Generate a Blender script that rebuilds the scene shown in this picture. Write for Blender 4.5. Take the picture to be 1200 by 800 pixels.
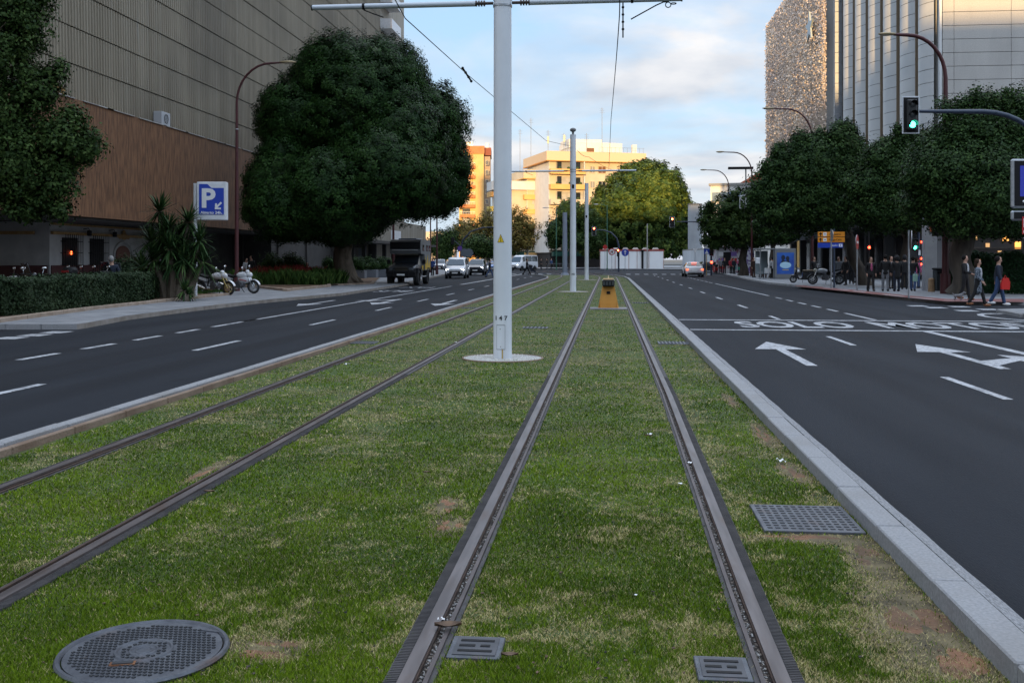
import bpy, math, random
import numpy as np
from mathutils import Vector, Matrix
random.seed(7); RNG = np.random.default_rng(7)
for o in list(bpy.data.objects): bpy.data.objects.remove(o)
S = bpy.context.scene
COL = S.collection
R = math.radians
# ------------------------------------------------------------ camera, sky, sun, exposure
FPX = 1167.0; HC = 1.65; YAW = math.atan(113/FPX)
CT, ST = math.cos(YAW), math.sin(YAW)
cam_d = bpy.data.cameras.new('camera'); cam = bpy.data.objects.new('camera', cam_d); COL.objects.link(cam)
cam.location = (0, 0, HC); cam.rotation_euler = (R(90), 0, YAW)
cam_d.sensor_width = 36; cam_d.lens = 36*FPX/1200
cam_d.shift_y = -96/1200
cam_d.clip_start = 0.1; cam_d.clip_end = 6000
S.camera = cam
SUN_ELEV = R(4.2); SUN_FROM_LEFT = R(0.7)
world = bpy.data.worlds.new('World'); S.world = world; world.use_nodes = True
def build_world():
    nt = world.node_tree; N = nt.nodes; Lk = nt.links
    N.clear()
    out = N.new('ShaderNodeOutputWorld'); bg = N.new('ShaderNodeBackground'); bg.inputs[1].default_value = 0.15
    sky = N.new('ShaderNodeTexSky'); sky.sky_type = 'NISHITA'; sky.sun_disc = False
    sky.sun_elevation = SUN_ELEV; sky.sun_rotation = math.pi + SUN_FROM_LEFT
    sky.altitude = 50; sky.air_density = 1.0; sky.dust_density = 0.6; sky.ozone_density = 1.2
    tc = N.new('ShaderNodeTexCoord'); sep = N.new('ShaderNodeSeparateXYZ'); Lk.new(tc.outputs['Generated'], sep.inputs[0])
    # clouds on a plane overhead: direction divided by its height
    ad = N.new('ShaderNodeMath'); ad.operation = 'MAXIMUM'; ad.inputs[1].default_value = 0.0; Lk.new(sep.outputs[2], ad.inputs[0])
    ad2 = N.new('ShaderNodeMath'); ad2.operation = 'ADD'; ad2.inputs[1].default_value = 0.16; Lk.new(ad.outputs[0], ad2.inputs[0])
    dx = N.new('ShaderNodeMath'); dx.operation = 'DIVIDE'; Lk.new(sep.outputs[0], dx.inputs[0]); Lk.new(ad2.outputs[0], dx.inputs[1])
    dy = N.new('ShaderNodeMath'); dy.operation = 'DIVIDE'; Lk.new(sep.outputs[1], dy.inputs[0]); Lk.new(ad2.outputs[0], dy.inputs[1])
    cx = N.new('ShaderNodeCombineXYZ'); Lk.new(dx.outputs[0], cx.inputs[0]); Lk.new(dy.outputs[0], cx.inputs[1]); cx.inputs[2].default_value = 3.1
    mp = N.new('ShaderNodeMapping'); mp.inputs['Scale'].default_value = (1.0, 0.9, 1); Lk.new(cx.outputs[0], mp.inputs[0])
    n1 = N.new('ShaderNodeTexNoise'); n1.inputs['Scale'].default_value = 1.25; n1.inputs['Detail'].default_value = 7; n1.inputs['Roughness'].default_value = 0.52; n1.inputs['Distortion'].default_value = 0.35
    Lk.new(mp.outputs[0], n1.inputs['Vector'])
    rp = N.new('ShaderNodeValToRGB'); rp.color_ramp.elements[0].position = 0.38; rp.color_ramp.elements[1].position = 0.56
    Lk.new(n1.outputs['Fac'], rp.inputs[0])
    n2 = N.new('ShaderNodeTexNoise'); n2.inputs['Scale'].default_value = 2.6; n2.inputs['Detail'].default_value = 5; Lk.new(mp.outputs[0], n2.inputs['Vector'])
    cr = N.new('ShaderNodeValToRGB'); e = cr.color_ramp.elements
    e[0].position = 0.35; e[0].color = CLOUD_DARK; e[1].position = 0.68; e[1].color = CLOUD_LIGHT
    Lk.new(n2.outputs['Fac'], cr.inputs[0])
    fac = N.new('ShaderNodeMath'); fac.operation = 'MULTIPLY'; fac.inputs[1].default_value = 0.86; Lk.new(rp.outputs[0], fac.inputs[0])
    # lift the clear sky towards the pale evening blue
    lift = N.new('ShaderNodeMix'); lift.data_type = 'RGBA'; lift.blend_type = 'MIX'; lift.inputs[0].default_value = 0.72
    Lk.new(sky.outputs[0], lift.inputs[6]); lift.inputs[7].default_value = SKY_BLUE
    mx = N.new('ShaderNodeMix'); mx.data_type = 'RGBA'; Lk.new(fac.outputs[0], mx.inputs[0]); Lk.new(lift.outputs[2], mx.inputs[6]); Lk.new(cr.outputs[0], mx.inputs[7])
    # unseen sky overhead is brightened to add ambient light to the street
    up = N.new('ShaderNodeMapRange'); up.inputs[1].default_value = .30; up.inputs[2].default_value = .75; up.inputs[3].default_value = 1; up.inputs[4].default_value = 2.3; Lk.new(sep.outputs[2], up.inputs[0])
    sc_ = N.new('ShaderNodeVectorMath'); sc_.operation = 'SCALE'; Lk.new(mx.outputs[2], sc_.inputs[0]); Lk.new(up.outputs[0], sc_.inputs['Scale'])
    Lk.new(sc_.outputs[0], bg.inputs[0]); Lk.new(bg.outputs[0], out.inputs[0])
CLOUD_DARK = (2.05, 2.2, 2.5, 1); CLOUD_LIGHT = (3.8, 3.62, 3.5, 1); SKY_BLUE = (1.75, 2.75, 4.2, 1)
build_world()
sun_d = bpy.data.lights.new('sun', 'SUN'); sun = bpy.data.objects.new('sun', sun_d); COL.objects.link(sun)
sun_d.energy = 3.6; sun_d.angle = R(0.9); sun_d.color = (1.0, 0.64, 0.27)
to_sun = Vector((-math.sin(SUN_FROM_LEFT)*math.cos(SUN_ELEV), -math.cos(SUN_FROM_LEFT)*math.cos(SUN_ELEV), math.sin(SUN_ELEV)))
sun.rotation_euler = to_sun.to_track_quat('Z', 'Y').to_euler(); sun.location = (0, -30, 60)
S.view_settings.view_transform = 'Standard'; S.view_settings.look = 'None'; S.view_settings.gamma = 1
S.view_settings.use_curve_mapping = False; S.view_settings.exposure = 0.9
S.render.engine = 'CYCLES'; S.cycles.max_bounces = 5; S.cycles.diffuse_bounces = 2; S.cycles.glossy_bounces = 2
S.cycles.transparent_max_bounces = 4; S.cycles.caustics_reflective = False; S.cycles.caustics_refractive = False
# ------------------------------------------------------------ measuring helpers (photo 1200x800 -> world)
def W(px, D):
    l = (px-600)/FPX*D
    return (l*CT - D*ST, l*ST + D*CT)
def G(px, py, z=-0.03):
    D = (HC-z)*FPX/(py-304.0)
    return W(px, D)
def Z(py, D): return HC - (py-304.0)*D/FPX
def DG(py, z=-0.03): return (HC-z)*FPX/(py-304.0)
def P3(px, py, D):
    x, y = W(px, D); return (x, y, Z(py, D))
# ------------------------------------------------------------ object helpers
def tag(o, label=None, cat=None, group=None, kind=None):
    if label: o['label'] = label
    if cat: o['category'] = cat
    if group: o['group'] = group
    if kind: o['kind'] = kind
    return o
def thing(name, label, cat, loc=(0,0,0), rz=0, group=None):
    o = bpy.data.objects.new(name, None); COL.objects.link(o); o.empty_display_size = .2
    o.location = loc if len(loc) == 3 else (loc[0], loc[1], 0); o.rotation_euler = (0, 0, rz)
    return tag(o, label, cat, group)
def orth(d):
    d = Vector(d).normalized(); a = Vector((0,0,1)) if abs(d.z) < .9 else Vector((1,0,0))
    u = d.cross(a).normalized(); return u, d.cross(u).normalized()
class MB:
    def __init__(s): s.v = []; s.f = []; s.m = []; s.mats = []
    def _mi(s, m):
        if m is None: return 0
        if m not in s.mats: s.mats.append(m)
        return s.mats.index(m)
    def add(s, vs, fs, m=None):
        b = len(s.v); s.v += [tuple(v) for v in vs]; s.f += [tuple(i+b for i in f) for f in fs]; s.m += [s._mi(m)]*len(fs); return s
    def box(s, c, d, m=None, rz=0, rx=0, ry=0, bev=0):
        hx, hy, hz = d[0]/2, d[1]/2, d[2]/2
        if bev > 0:
            b = min(bev, hx*.9, hy*.9, hz*.9); vs = []; 
            # chamfered box: three rings of corners
            for sx in (-1,1):
                for sy in (-1,1):
                    for sz in (-1,1):
                        vs += [(sx*(hx-b), sy*(hy-b), sz*hz), (sx*(hx-b), sy*hy, sz*(hz-b)), (sx*hx, sy*(hy-b), sz*(hz-b))]
            I = lambda sx, sy, sz, k: (((sx>0)*2+(sy>0))*2+(sz>0))*3+k
            fs = []
            for q in (-1,1):
                fs.append([I(-1,-1,q,0),I(1,-1,q,0),I(1,1,q,0),I(-1,1,q,0)][::q])
                fs.append([I(-1,q,-1,1),I(1,q,-1,1),I(1,q,1,1),I(-1,q,1,1)][::-q])
                fs.append([I(q,-1,-1,2),I(q,1,-1,2),I(q,1,1,2),I(q,-1,1,2)][::q])
            for a in (-1,1):
                for c2 in (-1,1):
                    fs.append([I(-1,a,c2,0),I(1,a,c2,0),I(1,a,c2,1),I(-1,a,c2,1)])
                    fs.append([I(a,-1,c2,0),I(a,1,c2,0),I(a,1,c2,2),I(a,-1,c2,2)])
                    fs.append([I(a,c2,-1,1),I(a,c2,1,1),I(a,c2,1,2),I(a,c2,-1,2)])
                    for c3 in (-1,1): fs.append([I(a,c2,c3,0),I(a,c2,c3,1),I(a,c2,c3,2)])
        else:
            vs = [(x,y,z) for x in (-hx,hx) for y in (-hy,hy) for z in (-hz,hz)]
            fs = [(0,1,3,2),(4,6,7,5),(0,4,5,1),(2,3,7,6),(0,2,6,4),(1,5,7,3)]
        M = Matrix.Translation(c) @ Matrix.Rotation(rz,4,'Z') @ Matrix.Rotation(ry,4,'Y') @ Matrix.Rotation(rx,4,'X')
        return s.add([M @ Vector(v) for v in vs], fs, m)
    def cyl(s, p0, p1, r0, r1=None, n=12, m=None, cap=True):
        if r1 is None: r1 = r0
        p0, p1 = Vector(p0), Vector(p1); u, w = orth(p1-p0); vs = []
        for p, r in ((p0,r0),(p1,r1)):
            for k in range(n):
                a = 2*math.pi*k/n; vs.append(p+u*math.cos(a)*r+w*math.sin(a)*r)
        fs = [(k,(k+1)%n,n+(k+1)%n,n+k) for k in range(n)]
        if cap: fs += [tuple(range(n))[::-1], tuple(range(n,2*n))]
        return s.add(vs, fs, m)
    def tube(s, pts, r, n=8, m=None, cap=True):
        pts = [Vector(p) for p in pts]; L = len(pts)
        rs = list(r) if isinstance(r, (list,tuple)) else [r]*L
        vs = []; u0 = None
        for i, p in enumerate(pts):
            t = (pts[min(i+1,L-1)]-pts[max(i-1,0)]).normalized()
            if u0 is None: u0, _ = orth(t)
            u0 = (u0 - t*u0.dot(t)).normalized(); w = t.cross(u0)
            for k in range(n):
                a = 2*math.pi*k/n; vs.append(p+u0*math.cos(a)*rs[i]+w*math.sin(a)*rs[i])
        fs = [(i*n+k,i*n+(k+1)%n,(i+1)*n+(k+1)%n,(i+1)*n+k) for i in range(L-1) for k in range(n)]
        if cap: fs += [tuple(range(n))[::-1], tuple(range((L-1)*n,L*n))]
        return s.add(vs, fs, m)
    def ball(s, c, r, m=None, n=12, k=8):
        r = (r,r,r) if not isinstance(r,(tuple,list)) else r
        vs = [(c[0],c[1],c[2]+r[2])]
        for i in range(1,k):
            ph = math.pi*i/k
            for j in range(n):
                a = 2*math.pi*j/n; vs.append((c[0]+r[0]*math.sin(ph)*math.cos(a), c[1]+r[1]*math.sin(ph)*math.sin(a), c[2]+r[2]*math.cos(ph)))
        vs.append((c[0],c[1],c[2]-r[2])); fs = [(0,1+j,1+(j+1)%n) for j in range(n)]
        for i in range(k-2):
            for j in range(n): fs.append((1+i*n+j,1+(i+1)*n+j,1+(i+1)*n+(j+1)%n,1+i*n+(j+1)%n))
        b = 1+(k-2)*n; fs += [(len(vs)-1,b+(j+1)%n,b+j) for j in range(n)]
        return s.add(vs, fs, m)
    def prism(s, poly, h0, h1, m=None, axis='z'):
        # poly: 2D outline; axis: extrusion axis
        f = {'z': lambda a,b,h:(a,b,h), 'y': lambda a,b,h:(a,h,b), 'x': lambda a,b,h:(h,a,b)}[axis]
        n = len(poly); vs = [f(a,b,h0) for a,b in poly]+[f(a,b,h1) for a,b in poly]
        fs = [(k,(k+1)%n,n+(k+1)%n,n+k) for k in range(n)]+[tuple(range(n))[::-1], tuple(range(n,2*n))]
        return s.add(vs, fs, m)
    def ring(s, c, R_, r, m=None, axis='y', n=20, k=8, sq=1.0):
        vs = []; fs = []
        for i in range(n):
            a = 2*math.pi*i/n
            for j in range(k):
                b = 2*math.pi*j/k; q = R_+r*math.cos(b); h = r*math.sin(b)*sq
                p = {'y':(q*math.cos(a),h,q*math.sin(a)),'x':(h,q*math.cos(a),q*math.sin(a)),'z':(q*math.cos(a),q*math.sin(a),h)}[axis]
                vs.append((c[0]+p[0],c[1]+p[1],c[2]+p[2]))
        for i in range(n):
            for j in range(k): fs.append((i*k+j,((i+1)%n)*k+j,((i+1)%n)*k+(j+1)%k,i*k+(j+1)%k))
        return s.add(vs, fs, m)
    def quad(s, a, b, c, d, m=None): return s.add([a,b,c,d], [(0,1,2,3)], m)
    def grid(s, f, nu, nv, m=None):
        vs = [f(i/nu, j/nv) for i in range(nu+1) for j in range(nv+1)]
        fs = [(i*(nv+1)+j,(i+1)*(nv+1)+j,(i+1)*(nv+1)+j+1,i*(nv+1)+j+1) for i in range(nu) for j in range(nv)]
        return s.add(vs, fs, m)
    def build(s, name, mat=None, parent=None, smooth=40, loc=None, label=None, fix=True):
        me = bpy.data.meshes.new(name); me.from_pydata(s.v, [], s.f)
        if s.mats:
            for m in s.mats: me.materials.append(m)
            me.polygons.foreach_set('material_index', s.m)
        else: me.materials.append(mat)
        if fix:
            import bmesh
            bm = bmesh.new(); bm.from_mesh(me); bmesh.ops.recalc_face_normals(bm, faces=bm.faces); bm.to_mesh(me); bm.free()
        me.update()
        if smooth:
            me.shade_smooth(); me.set_sharp_from_angle(angle=R(smooth))
        o = bpy.data.objects.new(name, me); COL.objects.link(o)
        if parent: o.parent = parent
        if loc: o.location = loc
        if label: o['label'] = label
        return o
def copy_tree(o, parent=None):
    c = o.copy(); COL.objects.link(c); c.parent = parent
    for ch in o.children: copy_tree(ch, c)
    return c
def place(o, x, y, z, rz=0, label=None, sc=None):
    o.location = (x, y, z); o.rotation_euler = (0, 0, rz)
    if label: o['label'] = label
    if sc: o.scale = (sc, sc, sc)
    return o
# ------------------------------------------------------------ materials
MATS = {}
def mat(name, col, rough=.6, metal=0, col2=None, nscale=3, ndetail=5, bump=0, bscale=None, stretch=(1,1,1), contrast=(.35,.65), emit=None, estr=0, spec=None, coat=0, distort=0):
    if name in MATS: return MATS[name]
    m = bpy.data.materials.new(name); m.use_nodes = True; nt = m.node_tree; N = nt.nodes; Lk = nt.links
    b = N['Principled BSDF']; b.inputs['Roughness'].default_value = rough; b.inputs['Metallic'].default_value = metal
    b.inputs['Base Color'].default_value = (*col, 1)
    if spec is not None: b.inputs['Specular IOR Level'].default_value = spec
    if coat: b.inputs['Coat Weight'].default_value = coat; b.inputs['Coat Roughness'].default_value = .08
    if emit: b.inputs['Emission Color'].default_value = (*emit, 1); b.inputs['Emission Strength'].default_value = estr
    if col2 or bump:
        tc = N.new('ShaderNodeTexCoord'); mp = N.new('ShaderNodeMapping'); mp.inputs['Scale'].default_value = stretch
        Lk.new(tc.outputs['Object'], mp.inputs[0])
    if col2:
        n = N.new('ShaderNodeTexNoise'); n.inputs['Scale'].default_value = nscale; n.inputs['Detail'].default_value = ndetail; n.inputs['Distortion'].default_value = distort
        Lk.new(mp.outputs[0], n.inputs['Vector'])
        rp = N.new('ShaderNodeValToRGB'); e = rp.color_ramp.elements
        e[0].position = contrast[0]; e[1].position = contrast[1]; e[0].color = (*col, 1); e[1].color = (*col2, 1)
        Lk.new(n.outputs['Fac'], rp.inputs[0]); Lk.new(rp.outputs[0], b.inputs['Base Color'])
    if bump:
        n = N.new('ShaderNodeTexNoise'); n.inputs['Scale'].default_value = bscale or nscale*4; n.inputs['Detail'].default_value = 4
        Lk.new(mp.outputs[0], n.inputs['Vector'])
        bp = N.new('ShaderNodeBump'); bp.inputs['Strength'].default_value = bump; bp.inputs['Distance'].default_value = .02
        Lk.new(n.outputs['Fac'], bp.inputs['Height']); Lk.new(bp.outputs[0], b.inputs['Normal'])
    MATS[name] = m; return m
def add_layer(m, col, scale, lo, hi, stretch=(1,1,1), strength=1.0, detail=4, kind='noise'):
    """mixes a further colour of its own shape into a material's base colour"""
    nt = m.node_tree; N = nt.nodes; Lk = nt.links; b = N['Principled BSDF']
    tc = N.new('ShaderNodeTexCoord'); mp = N.new('ShaderNodeMapping'); mp.inputs['Scale'].default_value = stretch; Lk.new(tc.outputs['Object'], mp.inputs[0])
    n = N.new('ShaderNodeTexNoise'); n.inputs['Scale'].default_value = scale; n.inputs['Detail'].default_value = detail; Lk.new(mp.outputs[0], n.inputs['Vector'])
    mr = N.new('ShaderNodeMapRange'); mr.inputs[1].default_value = lo; mr.inputs[2].default_value = hi; mr.inputs[4].default_value = strength; Lk.new(n.outputs['Fac'], mr.inputs[0])
    mx = N.new('ShaderNodeMix'); mx.data_type = 'RGBA'; Lk.new(mr.outputs[0], mx.inputs[0])
    inp = b.inputs['Base Color']
    if inp.is_linked: Lk.new(inp.links[0].from_socket, mx.inputs[6])
    else: mx.inputs[6].default_value = inp.default_value
    mx.inputs[7].default_value = (*col, 1); Lk.new(mx.outputs[2], inp); return m
def leafmat(name, a, b, c=None, rough=.45, stops=(0,.6,1)):
    if name in MATS: return MATS[name]
    m = bpy.data.materials.new(name); m.use_nodes = True; N = m.node_tree.nodes; Lk = m.node_tree.links
    bs = N['Principled BSDF']; bs.inputs['Roughness'].default_value = rough; bs.inputs['Specular IOR Level'].default_value = .07
    at = N.new('ShaderNodeAttribute'); at.attribute_name = 'tint'
    rp = N.new('ShaderNodeValToRGB'); e = rp.color_ramp.elements; e[0].color = (*a,1); e[1].color = (*(c or b),1)
    if c: k = e.new(stops[1]); k.color = (*b,1)
    Lk.new(at.outputs['Fac'], rp.inputs[0]); Lk.new(rp.outputs[0], bs.inputs['Base Color']); MATS[name] = m; return m
def metal(name, col, rough=.4): return mat(name, col, rough, .6, col2=tuple(c*.75 for c in col), nscale=6)
M_blk = mat('black_plastic', (.010,.010,.011), .6, spec=.22)
M_rub = mat('tyre_rubber', (.015,.015,.016), .75, col2=(.03,.03,.03), nscale=20)
M_glass = mat('dark_glass', (.02,.025,.03), .06, spec=.8)
M_white = mat('white_paint', (.75,.76,.78), .35, col2=(.66,.67,.69), nscale=5)
M_steel = mat('galvanised_steel', (.42,.44,.46), .4, .7, col2=(.33,.35,.37), nscale=8)
M_chrome = mat('chrome', (.7,.7,.7), .15, 1)
M_maroon = mat('maroon_paint', (.07,.012,.014), .5, col2=(.055,.010,.012), nscale=2)
M_dkblue = mat('dark_blue_paint', (.03,.045,.075), .45)
M_lampglass = mat('lamp_glass', (.55,.5,.4), .3)
M_green_post = mat('green_paint', (.03,.11,.07), .5)
M_red = mat('red_paint', (.45,.02,.02), .4); M_blue = mat('sign_blue', (.02,.06,.42), .4); M_orange = mat('sign_orange', (.75,.27,.02), .4)
M_wmark = mat('white_sign_face', (.8,.8,.8), .4)
def emit(name, c, s): return mat(name, tuple(min(1,x*.6) for x in c), .4, emit=c, estr=s)
E_red = emit('red_lamp', (1,.04,.015), 9); E_green = emit('green_lamp', (.05,1,.6), 7); E_warm = emit('warm_lamp', (1,.45,.12), 6); E_head = emit('headlight_lamp', (.85,.9,1), 7); E_tail = emit('tail_lamp', (1,.08,.03), 3)
_dg = None
def text(body, size, m, parent=None, name='lettering', M=None, ext=.003, sx=1, sy=1, ax='CENTER', bold=0):
    cu = bpy.data.curves.new('t','FONT'); cu.body = body; cu.size = size; cu.extrude = ext; cu.align_x = ax; cu.align_y = 'CENTER'; cu.resolution_u = 3; cu.offset = bold
    ob = bpy.data.objects.new('t', cu); COL.objects.link(ob); bpy.context.view_layer.update()
    me = bpy.data.meshes.new_from_object(ob.evaluated_get(bpy.context.evaluated_depsgraph_get())); bpy.data.objects.remove(ob); bpy.data.curves.remove(cu)
    me.transform(Matrix.Diagonal((sx,sy,1,1)))
    if M is not None: me.transform(M)
    me.materials.clear(); me.materials.append(m); me.name = name
    o = bpy.data.objects.new(name, me); COL.objects.link(o)
    if parent: o.parent = parent
    return o
FACE = Matrix.Rotation(R(90),4,'X')     # lettering stood upright, read from -Y
def at(x, y, z, rot=None): 
    return Matrix.Translation((x,y,z)) @ (rot if rot is not None else FACE)
# ------------------------------------------------------------ foliage
def leaf_mesh(name, pos, nrm, size, tint, m, parent=None, aspect=.6, extra=None):
    n = len(pos); up = RNG.normal(size=(n,3)); nrm = nrm/np.linalg.norm(nrm,axis=1,keepdims=True)
    u = np.cross(nrm, up); u /= np.linalg.norm(u,axis=1,keepdims=True)+1e-9; w = np.cross(nrm, u)
    s = np.asarray(size).reshape(-1,1)*np.ones((n,1))
    v = np.stack([pos-u*s, pos-w*s*aspect+nrm*s*.15, pos+u*s, pos+w*s*aspect+nrm*s*.15], 1).reshape(-1,3)
    t = np.repeat(tint, 4); f = np.arange(4*n).reshape(-1,4)
    if extra is not None:
        ev, ef, et = extra; f2 = ef+len(v); v = np.vstack([v, ev]); t = np.concatenate([t, et]); f = np.vstack([f, f2])
    me = bpy.data.meshes.new(name); me.vertices.add(len(v)); me.vertices.foreach_set('co', v.astype(np.float32).ravel())
    me.loops.add(f.size); me.loops.foreach_set('vertex_index', f.astype(np.int32).ravel())
    me.polygons.add(len(f)); me.polygons.foreach_set('loop_start', np.arange(0,f.size,4,dtype=np.int32))
    me.materials.append(m); me.update(calc_edges=True)
    a = me.attributes.new('tint','FLOAT','POINT'); a.data.foreach_set('value', t.astype(np.float32))
    o = bpy.data.objects.new(name, me); COL.objects.link(o)
    if parent: o.parent = parent
    return o
def sphere_dirs(n):
    d = RNG.normal(size=(n,3)); return d/np.linalg.norm(d,axis=1,keepdims=True)
def core(lobes, k=.8):
    V=[];F=[];T=[]; b=0; n=14; q=9
    for (cx,cy,cz,rx,ry,rz) in lobes:
        i,j = np.meshgrid(np.arange(q+1),np.arange(n),indexing='ij'); ph = np.pi*i/q; th = 2*np.pi*j/n
        jit = k*(1+.14*RNG.normal(size=ph.shape)).clip(.6,1.2)
        p = np.stack([cx+rx*jit*np.sin(ph)*np.cos(th), cy+ry*jit*np.sin(ph)*np.sin(th), cz+rz*jit*np.cos(ph)],-1).reshape(-1,3)
        idx = (i*n+j); f = np.stack([idx[:-1,:], idx[1:,:], np.roll(idx,-1,1)[1:,:], np.roll(idx,-1,1)[:-1,:]],-1).reshape(-1,4)
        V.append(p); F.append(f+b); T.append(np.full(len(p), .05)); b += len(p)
    return np.vstack(V), np.vstack(F), np.concatenate(T)
def crown(name, lobes, n, size, m, parent, clump=14, cr=.45, corek=.72, depth=(.72,1.05), bottom=None, rnd=.2, droop=0, buried=.4, outw=.7):
    L = np.array(lobes); area = (L[:,3]*L[:,4]+L[:,4]*L[:,5]+L[:,3]*L[:,5]); k = n//clump
    li = RNG.choice(len(L), k, p=area/area.sum()); d = sphere_dirs(k)
    r = RNG.uniform(depth[0], depth[1], k)*(1+.07*RNG.normal(size=k)); c = L[li,:3]+d*L[li,3:]*r[:,None]
    # drop clumps buried deep inside another lobe
    inside = np.zeros(k, bool)
    for q in range(len(L)):
        e = (((c-L[q,:3])/L[q,3:])**2).sum(1); inside |= (e < buried)&(li != q)
    c = c[~inside]; d = d[~inside]; 
    k2 = len(c); tin = RNG.uniform(.15,.85,k2)
    per = max(1, n//max(1,k2)); ci = np.repeat(np.arange(k2), per); off = sphere_dirs(len(ci))*(RNG.uniform(.1,1,len(ci))**.5*cr*RNG.uniform(.6,1.3,len(ci)))[:,None]
    off[:,2] -= droop*RNG.uniform(0,1,len(ci))
    pos = c[ci]+off; nr = off/cr+d[ci]*outw+RNG.normal(size=off.shape)*.35+np.array([0,0,.35])
    if bottom is not None:
        kk = pos[:,2] > bottom+RNG.uniform(-.25,.25,len(pos)); pos=pos[kk]; nr=nr[kk]; ci=ci[kk]
    tint = np.clip(tin[ci]+RNG.normal(size=len(ci))*rnd,0,1)
    ex = core(lobes, corek) if corek else None
    return leaf_mesh(name, pos, nr, RNG.uniform(.6,1.3,len(pos))*size, tint, m, parent, extra=ex)
def limb(mb, p0, p1, r0, r1, bend=.15, n=6, sides=9):
    p0, p1 = Vector(p0), Vector(p1); L = (p1-p0).length; off = Vector((random.uniform(-1,1),random.uniform(-1,1),random.uniform(-.3,.3)))*bend*L
    pts = [p0.lerp(p1,t)+off*math.sin(math.pi*t) for t in [i/n for i in range(n+1)]]
    mb.tube(pts, [r0+(r1-r0)*i/n for i in range(n+1)], sides)
    return pts
M_bark = mat('grey_brown_bark', (.09,.07,.05), .9, col2=(.18,.145,.11), nscale=4, stretch=(1,1,.25), bump=.8, bscale=14)
M_barkdk = mat('dark_bark', (.035,.028,.022), .9, col2=(.08,.065,.05), nscale=4, stretch=(1,1,.25), bump=.8, bscale=14)
M_barkpale = mat('pale_mottled_bark', (.22,.2,.16), .85, col2=(.38,.36,.3), nscale=3, stretch=(1,1,.5), bump=.3)
def pxlobe(base, px, py, D, rpx, ry=None, rzpx=None):
    x, y, z = P3(px, py, D); r = rpx*D/FPX
    return (x-base[0], y-base[1], z, r, ry if ry else r*.95, (rzpx*D/FPX) if rzpx else r)
def tree(name, label, loc, trunk_h, r0, lobes, n, size, leafm, bark=None, cat='tree', group=None, lean=(0,0), limbs=6, base_z=.1, **kw):
    t = thing(name, label, cat, (loc[0], loc[1], 0), 0, group); bark = bark or M_bark
    mb = MB(); top = Vector((lean[0], lean[1], trunk_h)); pts = [Vector((0,0,base_z-.05)).lerp(top, i/7)+Vector((math.sin(i*1.3)*.06*r0*4,math.cos(i*1.7)*.05*r0*4,0)) for i in range(8)]
    rr = [r0*1.55, r0*1.15, r0*1.02]+[r0*.98-.04*r0*i for i in range(5)]; mb.tube(pts, rr, 14)
    ls = sorted(lobes, key=lambda l:-l[3])[:limbs]
    for (cx,cy,cz,rx,ry,rz) in ls:
        e = Vector((cx,cy,max(cz,trunk_h+.4))); a = pts[-1] if random.random()<.6 else pts[-2]
        q = limb(mb, a, e, r0*.5, r0*.12)
        for k in range(3):
            s = q[3+k]; limb(mb, s, s+Vector((random.uniform(-1,1)*rx,random.uniform(-1,1)*ry,random.uniform(.1,.8)*rz))*.75, r0*.16, r0*.03, n=4, sides=5)
    mb.build('trunk', bark, t, smooth=60)
    crown('crown', lobes, n, size, leafm, t, **kw); return t
LF_ficus = leafmat('ficus_leaves', (.007,.021,.005), (.016,.042,.010), (.032,.070,.016), rough=.38)
LF_dark = leafmat('citrus_leaves', (.011,.027,.008), (.027,.056,.016), (.050,.092,.024))
LF_mid = leafmat('street_tree_leaves', (.016,.034,.010), (.034,.064,.016), (.062,.098,.026))
LF_autumn = leafmat('autumn_leaves', (.09,.075,.02), (.16,.13,.035), (.23,.17,.045))
LF_yellowgreen = leafmat('sunny_ficus_leaves', (.018,.038,.010), (.05,.085,.018), (.11,.145,.03))
LF_hedge = leafmat('hedge_leaves', (.014,.026,.012), (.028,.048,.022), (.05,.07,.034))
# ============================================================ THE SETTING
M_asph = mat('asphalt', (.011,.0135,.0185), .85, spec=.18, col2=(.018,.021,.027), nscale=1.1, stretch=(.9,.14,1), bump=.35, bscale=130)
add_layer(M_asph, (.105,.108,.115), 160, .60, .78, strength=.4, detail=2)
add_layer(M_asph, (.010,.011,.014), .42, .48, .66, stretch=(2.2,.05,1), strength=.75)
add_layer(M_asph, (.034,.036,.041), .30, .52, .75, stretch=(1.6,.10,1), strength=.45, detail=6)
add_layer(M_asph, (.008,.008,.009), 2.1, .70, .74, stretch=(1,.7,1), strength=.6, detail=7)
M_pave = mat('pavement_slabs', (.20,.205,.215), .8, col2=(.29,.295,.30), nscale=1.2, bump=.15, bscale=40)
def paving_pattern(m, w, h, mortar=(.11,.11,.115)):
    nt = m.node_tree; N = nt.nodes; Lk = nt.links; b = N['Principled BSDF']; tc = N.new('ShaderNodeTexCoord')
    br = N.new('ShaderNodeTexBrick'); br.inputs['Scale'].default_value = 1; br.inputs['Brick Width'].default_value = w; br.inputs['Row Height'].default_value = h; br.inputs['Mortar Size'].default_value = .012
    br.inputs['Color1'].default_value = (1,1,1,1); br.inputs['Color2'].default_value = (.86,.86,.88,1); br.inputs['Mortar'].default_value = (.5,.5,.52,1)
    Lk.new(tc.outputs['Object'], br.inputs['Vector']); mx = N.new('ShaderNodeMix'); mx.data_type = 'RGBA'; mx.blend_type = 'MULTIPLY'; mx.inputs[0].default_value = 1
    Lk.new(b.inputs['Base Color'].links[0].from_socket, mx.inputs[6]); Lk.new(br.outputs[0], mx.inputs[7]); Lk.new(mx.outputs[2], b.inputs['Base Color'])
paving_pattern(M_pave, .6, .4)
M_kerb = mat('granite_kerb', (.22,.222,.23), .75, col2=(.30,.30,.305), nscale=60, bump=.25, bscale=180); add_layer(M_kerb, (.2,.19,.18), 1.3, .5, .7, strength=.6)
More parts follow.
